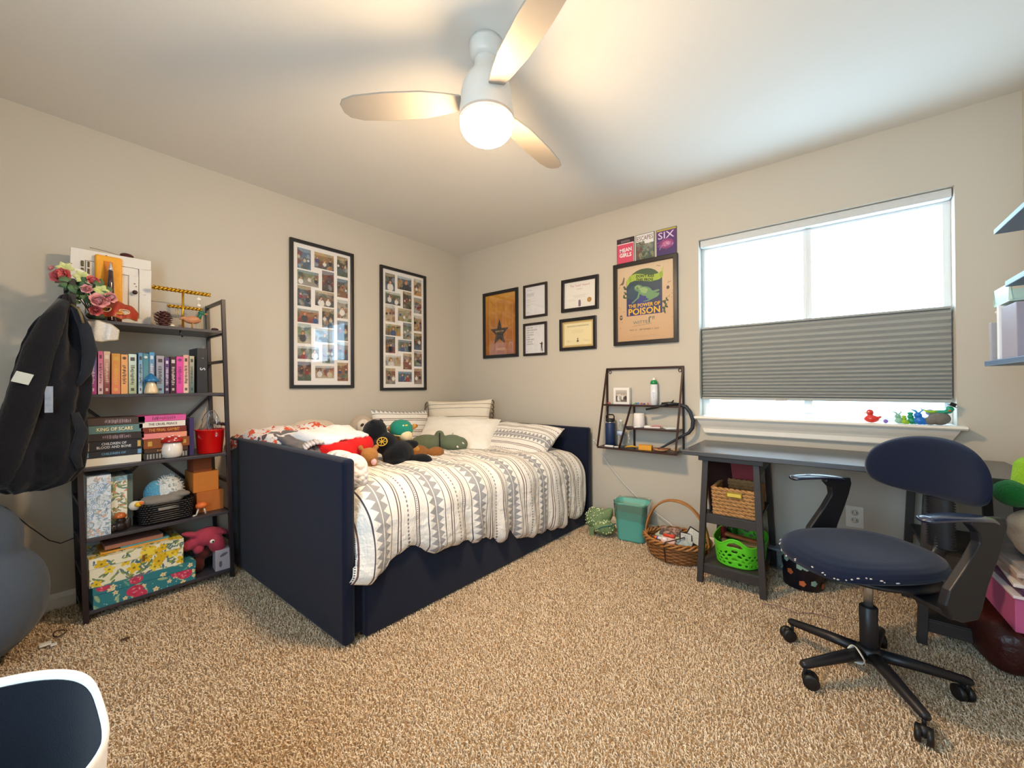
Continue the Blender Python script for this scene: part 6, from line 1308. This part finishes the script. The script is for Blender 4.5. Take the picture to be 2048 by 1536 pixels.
# red folder, clipboard, binder
def slab(name, label, cat, M, w_, h_, t_, mat, bev=.001): return tag(MB(M).box(0, w_, 0, h_, 0, t_).build(name, mat, bevel=bev), label, cat)
b = MB(basis((1, .12, 0), (0, 0, 1), (.12, -1, 0), (2.483, -.215, 0))); b.prism([(.0, .655), (.185, .655), (.195, .48), (.10, .46), (.06, .47)], 0, .004); item('folder', 'dark red paper folder slanting behind the hyacinth basket', 'folder', b, P('96161f', rough=.55))
b = MB(basis((1, -.25, 0), (0, .18, .98), (.1, -.98, .18), (2.560, -.200, zu))); b.box(0, .150, 0, .215, 0, .004); o = item('clipboard', 'brown clipboard with a metal clip behind the hyacinth basket', 'clipboard', b, P('6a5a4c', rough=.6), bevel=.002)
MB(basis((1, -.25, 0), (0, .18, .98), (.1, -.98, .18), (2.560, -.200, zu))).box(.05, .10, .180, .205, .004, .010).build('clip', P('b8b8bc', rough=.2, metal=.9), o, bevel=.003)
b = MB(basis((.35, .94, 0), (-.10, 0, 1), (.94, -.35, .1), (2.470, -.44, zu))); b.box(0, .26, 0, .27, 0, .004); item('binder', 'thin white-edged binder leaning against the left trestle legs', 'binder', b, P('4a3434', rough=.5), bevel=.001)
b = MB(basis((.35, .94, 0), (-.10, 0, 1), (.94, -.35, .1), (2.462, -.44, zu))); b.box(0, .26, 0, .275, 0, .003); item('paper_pad', 'white sheet pad leaning beside the binder on the upper trestle shelf', 'paper', b, P('e8e6e4', rough=.6), bevel=.0005)
b = MB(basis((1, .1, 0), (0, .1, 1), (.1, -1, .1), (2.655, -.19, zu))); b.box(0, .035, 0, .27, 0, .012); item('binder', 'navy binder standing behind the clipboard', 'binder', b, P('232a48', rough=.5), bevel=.001)
# green basket
o = thing('plastic_basket', 'bright green plastic basket with round holes on the lower trestle shelf', 'basket'); gc = (2.603, -.315); m_gn = P('5fd22a', rough=.35)
def gring(a, t): 
    s = lambda v: math.copysign(abs(v)**.75, v); top = .118+.032*max(0, math.cos(2*(a-PI/2)))**6*1.1; f = .90+.10*t
    return (gc[0]+.127*f*s(math.cos(a)), gc[1]+.205*f*s(math.sin(a)), zl+.004+top*t)
NU, NV = 286, 44; b = MB(); b.grid(lambda i, j: gring(i*2*PI, j), NU, NV, cu=True)
kf, ks = [], []
for f in b.f:
    i0 = min(v % NU for v in f) if max(v % NU for v in f)-min(v % NU for v in f) < 5 else NU-1; j0 = min(f)//NU; a = (i0+.5)/NU*2*PI; t = (j0+.5)/NV; hit = False
    for rw in range(4):
        tt = .14+.145*rw; u = a/(2*PI)*26+(rw % 2)*.5; 
        if ((u-round(u))/.24)**2+((t-tt)/.046)**2 < 1: hit = True
    for ac in (PI/2, 1.5*PI):
        if ((a-ac)/.20)**2+((t-.80)/.075)**2 < 1: hit = True
    if not hit: kf.append(f)
b.f = kf; b.sm = [True]*len(kf); b.build('perforated_sides', m_gn, o, solid=.003)
b = MB(); b.grid(lambda i, j: (gc[0]+.114*math.copysign(abs(math.cos(i*2*PI))**.75, math.cos(i*2*PI))*j, gc[1]+.184*math.copysign(abs(math.sin(i*2*PI))**.75, math.sin(i*2*PI))*j, zl+.004), 60, 4, cu=True); b.build('base', m_gn, o, solid=.003)
MB().tube([gring(a, 1.0) for a in np.linspace(0, 2*PI, 141)[:-1]], .0038, 6, closed=True).build('rolled_rim', m_gn, o)
for k, (x, y, z, l, r, ro, col, lb) in enumerate([(2.60, -.34, .185, .18, .022, .2, 'd8a056', 'tan wooden roller handle lying in the green basket'), (2.61, -.29, .205, .19, .018, -.1, 'c8743a', 'rust brown roll lying on the tan one in the green basket'), (2.655, -.37, .175, .10, .018, .5, 'c86a3a', 'small rust roll at the right of the green basket'), (2.55, -.36, .165, .10, .020, -.4, 'e0b070', 'pale tan roll at the left of the green basket')]):
    b = MB(TR((x, y, z), (0, .05, ro))); b.box(-l/2, l/2, -r, r, -r*.5, r*.5); item('cardboard_piece', lb, 'cardboard', b, P(col, rough=.6, c2='e8c890' if k in (0, 3) else '9a5028', scale=30), bevel=.006, seg=3)
o = thing('glass_jar', 'clear green-tinted jar standing in the back left of the green basket', 'jar'); MB().lathe([(.0, .0), (.030, .001), (.032, .01), (.032, .09), (.028, .10), (.026, .10), (.029, .09), (.029, .012), (0, .008)], (2.545, -.235, zl+.045), 24).build('jar_body', glassmat((.45, .8, .6), .05, 1.5), o)
item('dark_red_pouch', 'dark red pouch wedged at the back left corner of the green basket', 'pouch', MB().ell((2.497, -.215, .185), (.030, .03, .045), n=16, m=10, p=.8), fabric('5a1418'))
# dark floral bin under the desk
o = thing('round_tin', 'dark round bin with pale blossoms standing behind the left trestle', 'bin'); tc = (2.885, -.235)
MB().lathe([(.085, .003), (.090, .006), (.100, .205), (.103, .21), (.103, .218), (.097, .218), (.084, .012), (0, .010)], (tc[0], tc[1], 0), 36).build('bin_body', P('1d1a26', rough=.4), o)
def onbin(a, z): r = .0915+.0095*(z/.205); return r
rs_ = random.Random(12); 
for colr, n_ in (('8fb0a0', 9), ('c86a3a', 6)):
    for k in range(n_):
        b = MB(); a0 = rs_.uniform(PI*.95, 2*PI*1.02); z0 = rs_.uniform(.03, .18)
        for p in range(6):
            aa = a0+(.09*math.cos(p*2*PI/5) if p < 5 else 0); zz = z0+(.009*math.sin(p*2*PI/5) if p < 5 else 0); r = onbin(aa, zz)+.0012; C0 = Vector((tc[0]+r*math.cos(aa), tc[1]+r*math.sin(aa), zz)); t1 = Vector((-math.sin(aa), math.cos(aa), 0))*.008; t2 = Vector((0, 0, .007)); b.add([C0+t1*math.cos(q)+t2*math.sin(q) for q in np.linspace(0, 2*PI, 9)[:-1]], [tuple(range(8))], False)
        b.build('printed_flower', P(colr, rough=.5), o)
MB().tube([(tc[0]+.100*math.cos(a), tc[1]+.100*math.sin(a), .2185) for a in np.linspace(0, 2*PI, 40)[:-1]], .0022, 6, closed=True).build('metal_rim', P('a8a8ac', rough=.3, metal=.8), o)
# low clear storage lid behind the bin and a pink cord
o = thing('storage_box', 'low clear plastic storage box against the wall beneath the desk', 'storage box'); MB().box(2.72, 3.12, -.115, -.025, .004, .115).build('box_body', glassmat((.82, .84, .86), .15, 1.5), o, bevel=.004); MB().box(2.712, 3.128, -.122, -.020, .1155, .126).build('lid', P('8a8f9a', rough=.3), o, bevel=.003)
tag(MB().tube([(2.735, -.60, .008), (2.80, -.585, .010), (2.88, -.60, .008), (2.93, -.56, .009), (3.02, -.555, .008)], .0016, 6).build('thin_cord', P('8a6a70', rough=.6)), 'very thin dark pink cord lying on the carpet in front of the desk', 'cord')

# ------------------------------------------------------------------ window sill toys
zs = WZ0+.0006
def duck(label, x, y, s, col, bill='e88a2a', rot=0):
    o = thing('rubber_duck', label, 'rubber duck'); M = TR((x, y, zs), (0, 0, rot), (s, s, s)); b = MB(M); b.ell((0, 0, .020), (.030, .020, .0195)); b.ell((-.006, 0, .052), (.016, .016, .016)); b.ell((-.004, 0, .036), (.011, .011, .012)); b.ell((.028, 0, .028), (.012, .010, .006), (0, -.5, 0)); b.build('body', P(col, rough=.3, coat=.4), o, remesh=.0022*s)
    MB(M).ell((-.021, 0, .050), (.008, .008, .0035)).build('bill', P(bill, rough=.3), o); MB(M).ell((-.012, -.014, .056), (.003, .002, .003)).build('eye', P('f4f4f4'), o); return o
duck('red rubber duck at the left of the window sill toys', 3.180, -.030, 1.05, 'e03424', 'f0b040', 0)
item('purple_bead', 'small lilac bead beside the red rubber duck on the sill', 'bead', MB().ell((3.236, -.03, zs+.0105), (.010, .010, .0105)), P('8a6ac0', rough=.3))
def critter(label, x, y, s, c1, c2, ear=1):
    o = thing('toy_figure', label, 'toy'); M = TR((x, y, zs), (0, 0, 0), (s, s, s)); b = MB(M); b.ell((0, 0, .018), (.020, .016, .018)); b.ell((-.006, -.002, .042), (.014, .013, .013)); b.ell((.014, 0, .012), (.012, .010, .012)); b.build('body', P(c1, rough=.3, coat=.3), o, remesh=.0025*s)
    b = MB(M)
    if ear: b.tube([(-.008, 0, .052), (-.016, -.003, .062), (-.028, -.004, .066)], [.004, .005, .002], 6); b.tube([(-.002, 0, .052), (.008, 0, .063), (.004, 0, .072)], [.004, .004, .002], 6)
    else: b.ell((-.006, 0, .058), (.013, .012, .008))
    b.build('crest', P(c2, rough=.3), o); return o
critter('pale green toy bird on the sill, third toy from the left', 3.288, -.030, .95, '8fc0a8', '9ad0c0'); critter('lime green little toy in the middle of the sill toys', 3.308, -.045, .70, '98c42a', 'b8d850', 0)
critter('teal green toy next to the lime one on the sill', 3.335, -.028, .95, '12946a', '1aa87a', 0); critter('bright blue toy dragon on the sill beside the stone frog figure', 3.362, -.042, 1.15, '1478d8', '6ab8e8')
# stone animal with green frog wearing a hat
o = thing('stone_ornament', 'grey stone ornament carrying a green figure in a black hat, rightmost on the sill', 'ornament'); b = MB(); b.ell((3.432, -.025, zs+.034), (.042, .030, .034)); b.ell((3.398, -.035, zs+.019), (.030, .022, .019)); b.build('stone_body', P('77736c', rough=.8, var=.3, scale=90, bmp=.6), o, remesh=.004)
o = thing('frog_figure', 'teal green frog figure with a black top hat lounging on the grey stone ornament', 'ornament'); b = MB(); b.ell((3.440, -.030, zs+.066), (.038, .012, .010)); b.ell((3.468, -.032, zs+.082), (.016, .012, .014), (0, .5, 0)); b.tube([(3.445, -.04, zs+.064), (3.462, -.045, zs+.072)], .004, 6); b.build('body', P('15a07a', rough=.3), o, remesh=.003)
b = MB(TR((3.476, -.032, zs+.097), (0, .45, 0))); b.lathe([(0, -.002), (.017, -.002), (.017, .001), (.011, .001), (.011, .016), (0, .016)], n=20); b.build('top_hat', P('1a1c20', rough=.4), o); MB().ell((3.465, -.043, zs+.074), (.006, .003, .004)).build('orange_bow', P('d8542a'), o)
item('toy_figure', 'small lime green leaf-shaped toy perched left on the grey stone ornament', 'toy', MB().tube([(3.372, -.03, zs+.078), (3.392, -.032, zs+.066), (3.412, -.034, zs+.066), (3.424, -.034, zs+.072)], [.002, .007, .008, .005], 8), P('9ac82a', rough=.4))
item('lavender_gem', 'pale lavender stone between the blue toy and the grey stone ornament', 'stone', MB().ell((3.402, -.012, zs+.062), (.018, .014, .016)), P('b0aed8', rough=.3))
# ------------------------------------------------------------------ office chair
ch = thing('office_chair', 'dark navy swivel office chair with armrests and a five-star base in front of the desk', 'office chair')
CX, CY = 3.112, -.945; FA = math.atan2(-.67, -.74)                     # facing direction
Mch = Matrix.Translation((CX, CY, 0)) @ Matrix.Rotation(FA, 4, 'Z')     # local x = forward, y = left
m_up = fabric('101a33', var=.12, bmp=.3, bscale=500, scale=8); m_pl = P('16171d', rough=.42); m_arm = P('1b2740', rough=.28, coat=.8)
b = MB(Mch)
def seat(i, j):
    a = i*2*PI; ca, sa = math.cos(a), math.sin(a); s = lambda v, p: math.copysign(abs(v)**p, v); rx = .232*s(ca, .75); ry = .214*s(sa, .72)*(1-.10*(ca < 0)*abs(ca))
    prof = [(0, .470), (.45, .473), (.75, .474), (.90, .468), (.97, .458), (1.0, .443), (.985, .428), (.93, .420), (.5, .416), (0, .416)]; k = j*(len(prof)-1); q = min(int(k), len(prof)-2); t = k-q; r = prof[q][0]*(1-t)+prof[q+1][0]*t; z = prof[q][1]*(1-t)+prof[q+1][1]*t
    x = r*rx+.015; z -= .030*max(0, x/.25)**3*1.0-.008*max(0, -x/.25)**2; z += -.006*math.cos(math.pi*min(1, r))*0
    return (x, r*ry-.020, z+.014)
b.grid(seat, 64, 45, cu=True); b.build('seat_cushion', m_up, ch)
MB(Mch).lathe([(0, .395), (.16, .395), (.19, .408), (.19, .418), (0, .418)], n=32).build('seat_pan', m_pl, ch)
for k in range(30): MB(Mch).ell(seat(((-1.3+2.7*k/29+.05*math.sin(k*3))/(2*PI)) % 1.0, (5.1+.5*math.sin(k*7))/9), (.003+.0018*(k % 3), .003, .0024), n=6, m=4).build('worn_fleck', P('c9c4c0', rough=.8), ch)
# backrest
b = MB(Mch)
def back(i, j):
    u, v = i*2-1, (j*2-1); s = 1; a = i*2*PI; r = min(1, j*2) if j <= .5 else min(1, (1-j)*2); sg = 1 if j <= .5 else -1
    ca, sa = math.cos(a), math.sin(a); q = lambda v, p: math.copysign(abs(v)**p, v)
    if sa > 0: hw, hh = .218*q(ca, .95), .142*q(sa, .92)
    else: hw, hh = .218*q(ca, .50), .082*q(sa, .75)
    y = hw*r; z = hh*r; th = .026*(1-r**5)**.5; x = -.275+sg*th+.055*(y/.22)**2-.036*z
    return (x, y-.012, .744+z)
b.grid(back, 64, 30, cu=True); b.build('backrest', m_up, ch)
b = MB(Mch); b.tube([(-.12, 0, .400), (-.20, 0, .402), (-.262, 0, .425), (-.290, 0, .48), (-.300, 0, .60), (-.300, 0, .70)], .016, 8, flat=1.8); b.build('back_support', m_pl, ch)
b = MB(Mch); nb = 20; prof = []
for k in range(nb): z = .475+k*.0098; prof += [(.030, z), (.037, z+.0049)]
b.lathe(prof+[(.030, .475+nb*.0098)], (-.290, 0, 0), 20, .75, 1.25); b.build('bellows', P('1a1c22', rough=.5), ch)
# arms
for sd in (1, -1):
    arm = bpy.data.objects.new('armrest', None); COL.objects.link(arm); arm.parent = ch
    Ma = Mch @ TR((-.050 if sd < 0 else -.045, 0, 0 if sd < 0 else -.006))
    b = MB(Ma)
    def pad(i, j, sd=sd):
        a = i*2*PI; x = .135-.265*j; w = .036*(math.sin(PI*min(1, .12+j*.9))**.45)*(1 if j < .6 else 1-.30*(j-.6)/.4); e = .011
        z = .685-.012*(2*j-.7)**2-.030*max(0, (j-.80)/.2)**2*.8; k = 1 if 0 < j < 1 else .05
        return (x, sd*.262+w*math.cos(a)*k, z+e*math.sin(a)*k*(1 if math.sin(a) > 0 else .8))
    b.grid(pad, 20, 30, cu=True); b.build('arm_pad', m_arm, arm)
    outl = [(-.125, .682), (-.015, .684), (-.012, .664), (-.035, .640), (-.040, .610), (-.005, .555), (.060, .470), (.075, .425), (.055, .385), (.02, .372), (-.030, .378), (-.045, .41), (-.065, .48), (-.095, .55), (-.118, .61), (-.130, .655)]
    b = MB(Ma); n = len(outl); y0, y1 = sd*.262-.014, sd*.262+.014
    b.add([(x, y0, z) for x, z in outl]+[(x, y1, z) for x, z in outl], [tuple(reversed(range(n))), tuple(range(n, 2*n))]+[(i, (i+1) % n, n+(i+1) % n, n+i) for i in range(n)], False); b.build('arm_bracket', m_pl, arm, bevel=.005, seg=3)
    MB(Ma).bar((.01, sd*.12, .398), (.01, sd*.272, .388), .09, .016).build('mounting_arm', m_pl, arm, bevel=.003)
MB(Mch).cyl((0, 0, .255), (0, 0, .40), .0145, n=20).build('gas_lift', P('a8a49e', rough=.25, metal=.8), ch)
MB(Mch).lathe([(.020, .100), (.026, .110), (.027, .268), (.022, .272), (.0, .272)], n=24).build('column_cover', m_pl, ch)
MB(Mch).lathe([(.0, .072), (.034, .074), (.040, .085), (.038, .115), (.028, .125), (0, .125)], n=24).build('hub', m_pl, ch)
m_cs = P('141416', rough=.45)
ca0 = [157, 225, 296, 12, 79]
for k, ad in enumerate(ca0):
    a = math.radians(ad); d = Vector((math.cos(a), math.sin(a), 0)); c0 = Vector((CX, CY, 0))
    b = MB(); b.tube([c0+d*.025+Vector((0, 0, .098)), c0+d*.12+Vector((0, 0, .092)), c0+d*.262+Vector((0, 0, .077)), c0+d*.272+Vector((0, 0, .076))], [.024, .0215, .016, .010], 10, flat=.85); b.build('base_leg', m_pl, ch)
    sp = a+[.9, 2.5, -.6, 1.9, .4][k]; s = Vector((math.cos(sp), math.sin(sp), 0)); p = c0+d*.258; q = p+s*.016
    w = Vector((-s.y, s.x, 0)); cs = bpy.data.objects.new('caster', None); COL.objects.link(cs); cs.parent = ch
    for sg in (-1, 1):
        b = MB(); b.tube([q+w*(sg*.022)+Vector((0, 0, .026)), q+w*(sg*.019)+Vector((0, 0, .026)), q+w*(sg*.006)+Vector((0, 0, .026))], [.018, .0255, .0255], 24); b.build('wheel', m_cs, cs)
    b = MB(); b.cyl(p+Vector((0, 0, .035)), p+Vector((0, 0, .074)), .006, n=10); b.ell(q+Vector((0, 0, .036)), (.017, .017, .019), n=14, m=8); b.build('caster_housing', m_cs, cs)
a = math.radians(225); d = Vector((math.cos(a), math.sin(a), 0)); w = Vector((-d.y, d.x, 0)); c0 = Vector((CX, CY, 0))+d*.050+Vector((0, 0, .0945))
MB().tube([c0+w*(.028*math.cos(t))+Vector((0, 0, .0255*math.sin(t)))+d*(.006*math.sin(t*2)) for t in np.linspace(0, 2*PI, 30)[:-1]], .0075, 6, closed=True, flat=.25).build('white_tape', P('e8e4dc', rough=.7), ch, label='white tape wrapped round one base leg')

# ------------------------------------------------------------------ right wall
m_fs = P('58708e', rough=.45)
def fshelf(z, y0, x0, lab, ye): return item('floating_shelf', lab, 'shelf', MB().box(x0, RX-.001, ye, y0, z-.018, z), m_fs, bevel=.002)
fshelf(1.640, -.70, 3.475, 'dark floating shelf highest on the right wall', -1.5)
fshelf(1.405, -.97, 3.440, 'floating shelf in the middle of the right wall, mostly out of frame', -1.7)
fshelf(1.165, -.72, 3.445, 'floating shelf lowest on the right wall holding pale boxes', -1.5)
item('teal_vase', 'pale teal vase on the highest right wall shelf', 'vase', MB().lathe([(.0, .0006), (.055, .0006), (.058, .02), (.045, .09), (.03, .13), (.03, .16), (0, .16)], (3.60, -.865, 1.640), 24), P('8ccac4', rough=.3))
item('file_box', 'slim grey magazine file at the near end of the lowest right wall shelf', 'box', MB().box(3.455, 3.56, -.752, -.728, 1.1656, 1.300), P('a6a4a8', rough=.5), bevel=.002)
item('file_box', 'grey box behind the slim file on the lowest right wall shelf', 'box', MB().box(3.470, 3.66, -.835, -.765, 1.1656, 1.320), P('8d8b92', rough=.5), bevel=.002)
item('white_book', 'white upright book between the grey boxes on the right wall shelf', 'book', MB().box(3.450, 3.60, -.858, -.840, 1.1656, 1.345), P('eceef2', rough=.5), bevel=.002)
o = thing('storage_tray', 'pale mint open tray stacked on the grey boxes of the right wall shelf', 'tray'); b = MB(); b.box(3.455, 3.66, -.94, -.79, 1.3456, 1.352); b.box(3.455, 3.461, -.94, -.79, 1.352, 1.405); b.box(3.654, 3.66, -.94, -.79, 1.352, 1.405) ; b.box(3.461, 3.654, -.796, -.79, 1.352, 1.385); b.box(3.461, 3.654, -.94, -.934, 1.352, 1.385); b.build('tray_body', P('b8d4c8', rough=.4), o, bevel=.002)
item('file_box', 'large lavender grey box furthest along the lowest right wall shelf', 'box', MB().box(3.455, 3.66, -1.0, -.865, 1.1656, 1.335), P('9b96a4', rough=.5), bevel=.002)
item('cream_strap', 'short cream ribbon on the slim grey file of the right wall shelf', 'ribbon', MB().tube([(3.50, -.745, 1.302), (3.48, -.755, 1.318), (3.462, -.78, 1.333)], .004, 6), P('e8e0c8'))

# pile at the right end of the desk
o = thing('brown_bag', 'dark red-brown leather bag on the carpet below the right end of the desk', 'bag')
b = MB(); b.ell((3.560, -.44, .105), (.130, .21, .10), (0, 0, .12), 32, 20, .5); b.v = [(v[0]+.008*wob(v[1]*15, v[2]*15), v[1]+.008*wob(v[0]*15, v[2]*15, 2), max(.005, v[2]+.012*wob(v[0]*12, v[1]*12, 5))) for v in b.v]
b.build('bag_body', P('3c1512', rough=.4, var=.3, scale=12, bmp=.6, bscale=60, bdist=.005), o)
MB().tube([(3.46, -.47, .12), (3.455, -.45, .19), (3.47, -.38, .215), (3.50, -.33, .19), (3.50, -.32, .13)], .008, 8, flat=.5).build('handle', P('2a1214', rough=.4), o)
for y in (-.52, -.46): MB().ell((3.462, y, .12), (.004, .007, .007)).build('metal_stud', P('c88a4a', rough=.3, metal=.8), o)
item('clothing_heap', 'black garment draped over the brown bag', 'clothing', (lambda b: (b.ell((3.63, -.58, .165), (.07, .13, .045), (0, 0, .2), 24, 14), b)[1])(MB()), fabric('15151c', bmp=.6, bscale=60, bdist=.005), remesh=.007)
item('pink_box', 'pink storage box with a white lid edge stacked above the brown bag', 'box', MB(TR((3.595, -.60, .235), (0, 0, .04))).box(-.105, .10, -.17, .17, 0, .115), P('b8588a', rough=.5), bevel=.003)
item('box_lid', 'thin white lid lying on the pink storage box', 'lid', MB(TR((3.595, -.60, .3506), (0, 0, .04))).box(-.11, .105, -.175, .175, 0, .010), P('dcd4dc', rough=.4), bevel=.002)
for k, (z, t, col, lb, w_, r_o) in enumerate([(.3612, .022, '4a2048', 'dark purple folder lying on the pink box lid', .20, .08), (.3838, .012, 'e2dcda', 'white paper stack above the purple folder', .19, -.05), (.3964, .022, '8a5a4c', 'brown magazine in the pile beside the desk', .20, .12), (.4190, .016, 'b09a90', 'beige booklet in the pile beside the desk', .185, -.02), (.4356, .016, '5f6a78', 'grey-blue magazine topping the paper pile beside the desk', .19, .1)]):
    item('magazine', lb, 'magazine', MB(TR((3.60, -.60, z), (0, 0, r_o))).box(-w_/2, w_/2, -.165, .165, 0, t), P(col, rough=.4, c2=('c8bcb4' if k > 1 else None), scale=18), bevel=.002)
b = MB(); b.ell((3.615, -.66, .535), (.095, .16, .085), (0, 0, 0), 32, 20, .8); b.ell((3.60, -.66, .575), (.09, .12, .06), (0, .1, 0), 24, 16); b.v = [(v[0]+.012*wob(v[1]*14, v[2]*14), v[1]+.012*wob(v[0]*14, v[2]*14, 2), v[2]+.014*wob(v[0]*14, v[1]*14, 5)) for v in b.v]
item('tan_pillow', 'tan fleecy cushion slumped on the paper pile below the right end of the desk', 'cushion', b, fabric('cdb293', bmp=.7, bscale=90, bdist=.004), remesh=.007)
item('patterned_strap', 'black and cream patterned strap hanging beside the tan cushion', 'strap', MB(TR((3.495, -.575, .46), (0, -.08, .25))).box(-.003, .003, -.022, .022, 0, .11), P('2a2422', rough=.6, c2='c8b89a', scale=60), bevel=.002)
o = thing('green_blanket_roll', 'rolled lime and dark green fuzzy blanket above the tan cushion', 'blanket'); b = MB(); b.tube([(3.565, -.64, .640), (3.570, -.635, .68), (3.582, -.62, .790), (3.584, -.62, .812)], [.045, .052, .050, .034], 20); b.build('lime_roll', fur('7fae1e', '9cc832', bs=200, bd=.006), o)
b = MB(); b.ell((3.530, -.640, .685), (.055, .06, .048), (0, 0, .3), 20, 14); b.build('dark_green_fold', fur('1c5c2a', '2a7a34', bs=200, bd=.006), o)

# ------------------------------------------------------------------ finish: put every group root at the base of its parts
bpy.context.view_layer.update()
def world_pts(o):
    r = []
    for c in o.children:
        if c.type == 'MESH': r += [c.matrix_world @ Vector(k) for k in c.bound_box]
        r += world_pts(c)
    return r
for o in list(COL.objects):
    if o.type == 'EMPTY' and o.parent is None and tuple(o.location) == (0, 0, 0) and o.children:
        p = world_pts(o)
        if p: settle(o, ((min(v.x for v in p)+max(v.x for v in p))/2, (min(v.y for v in p)+max(v.y for v in p))/2, min(v.z for v in p)))
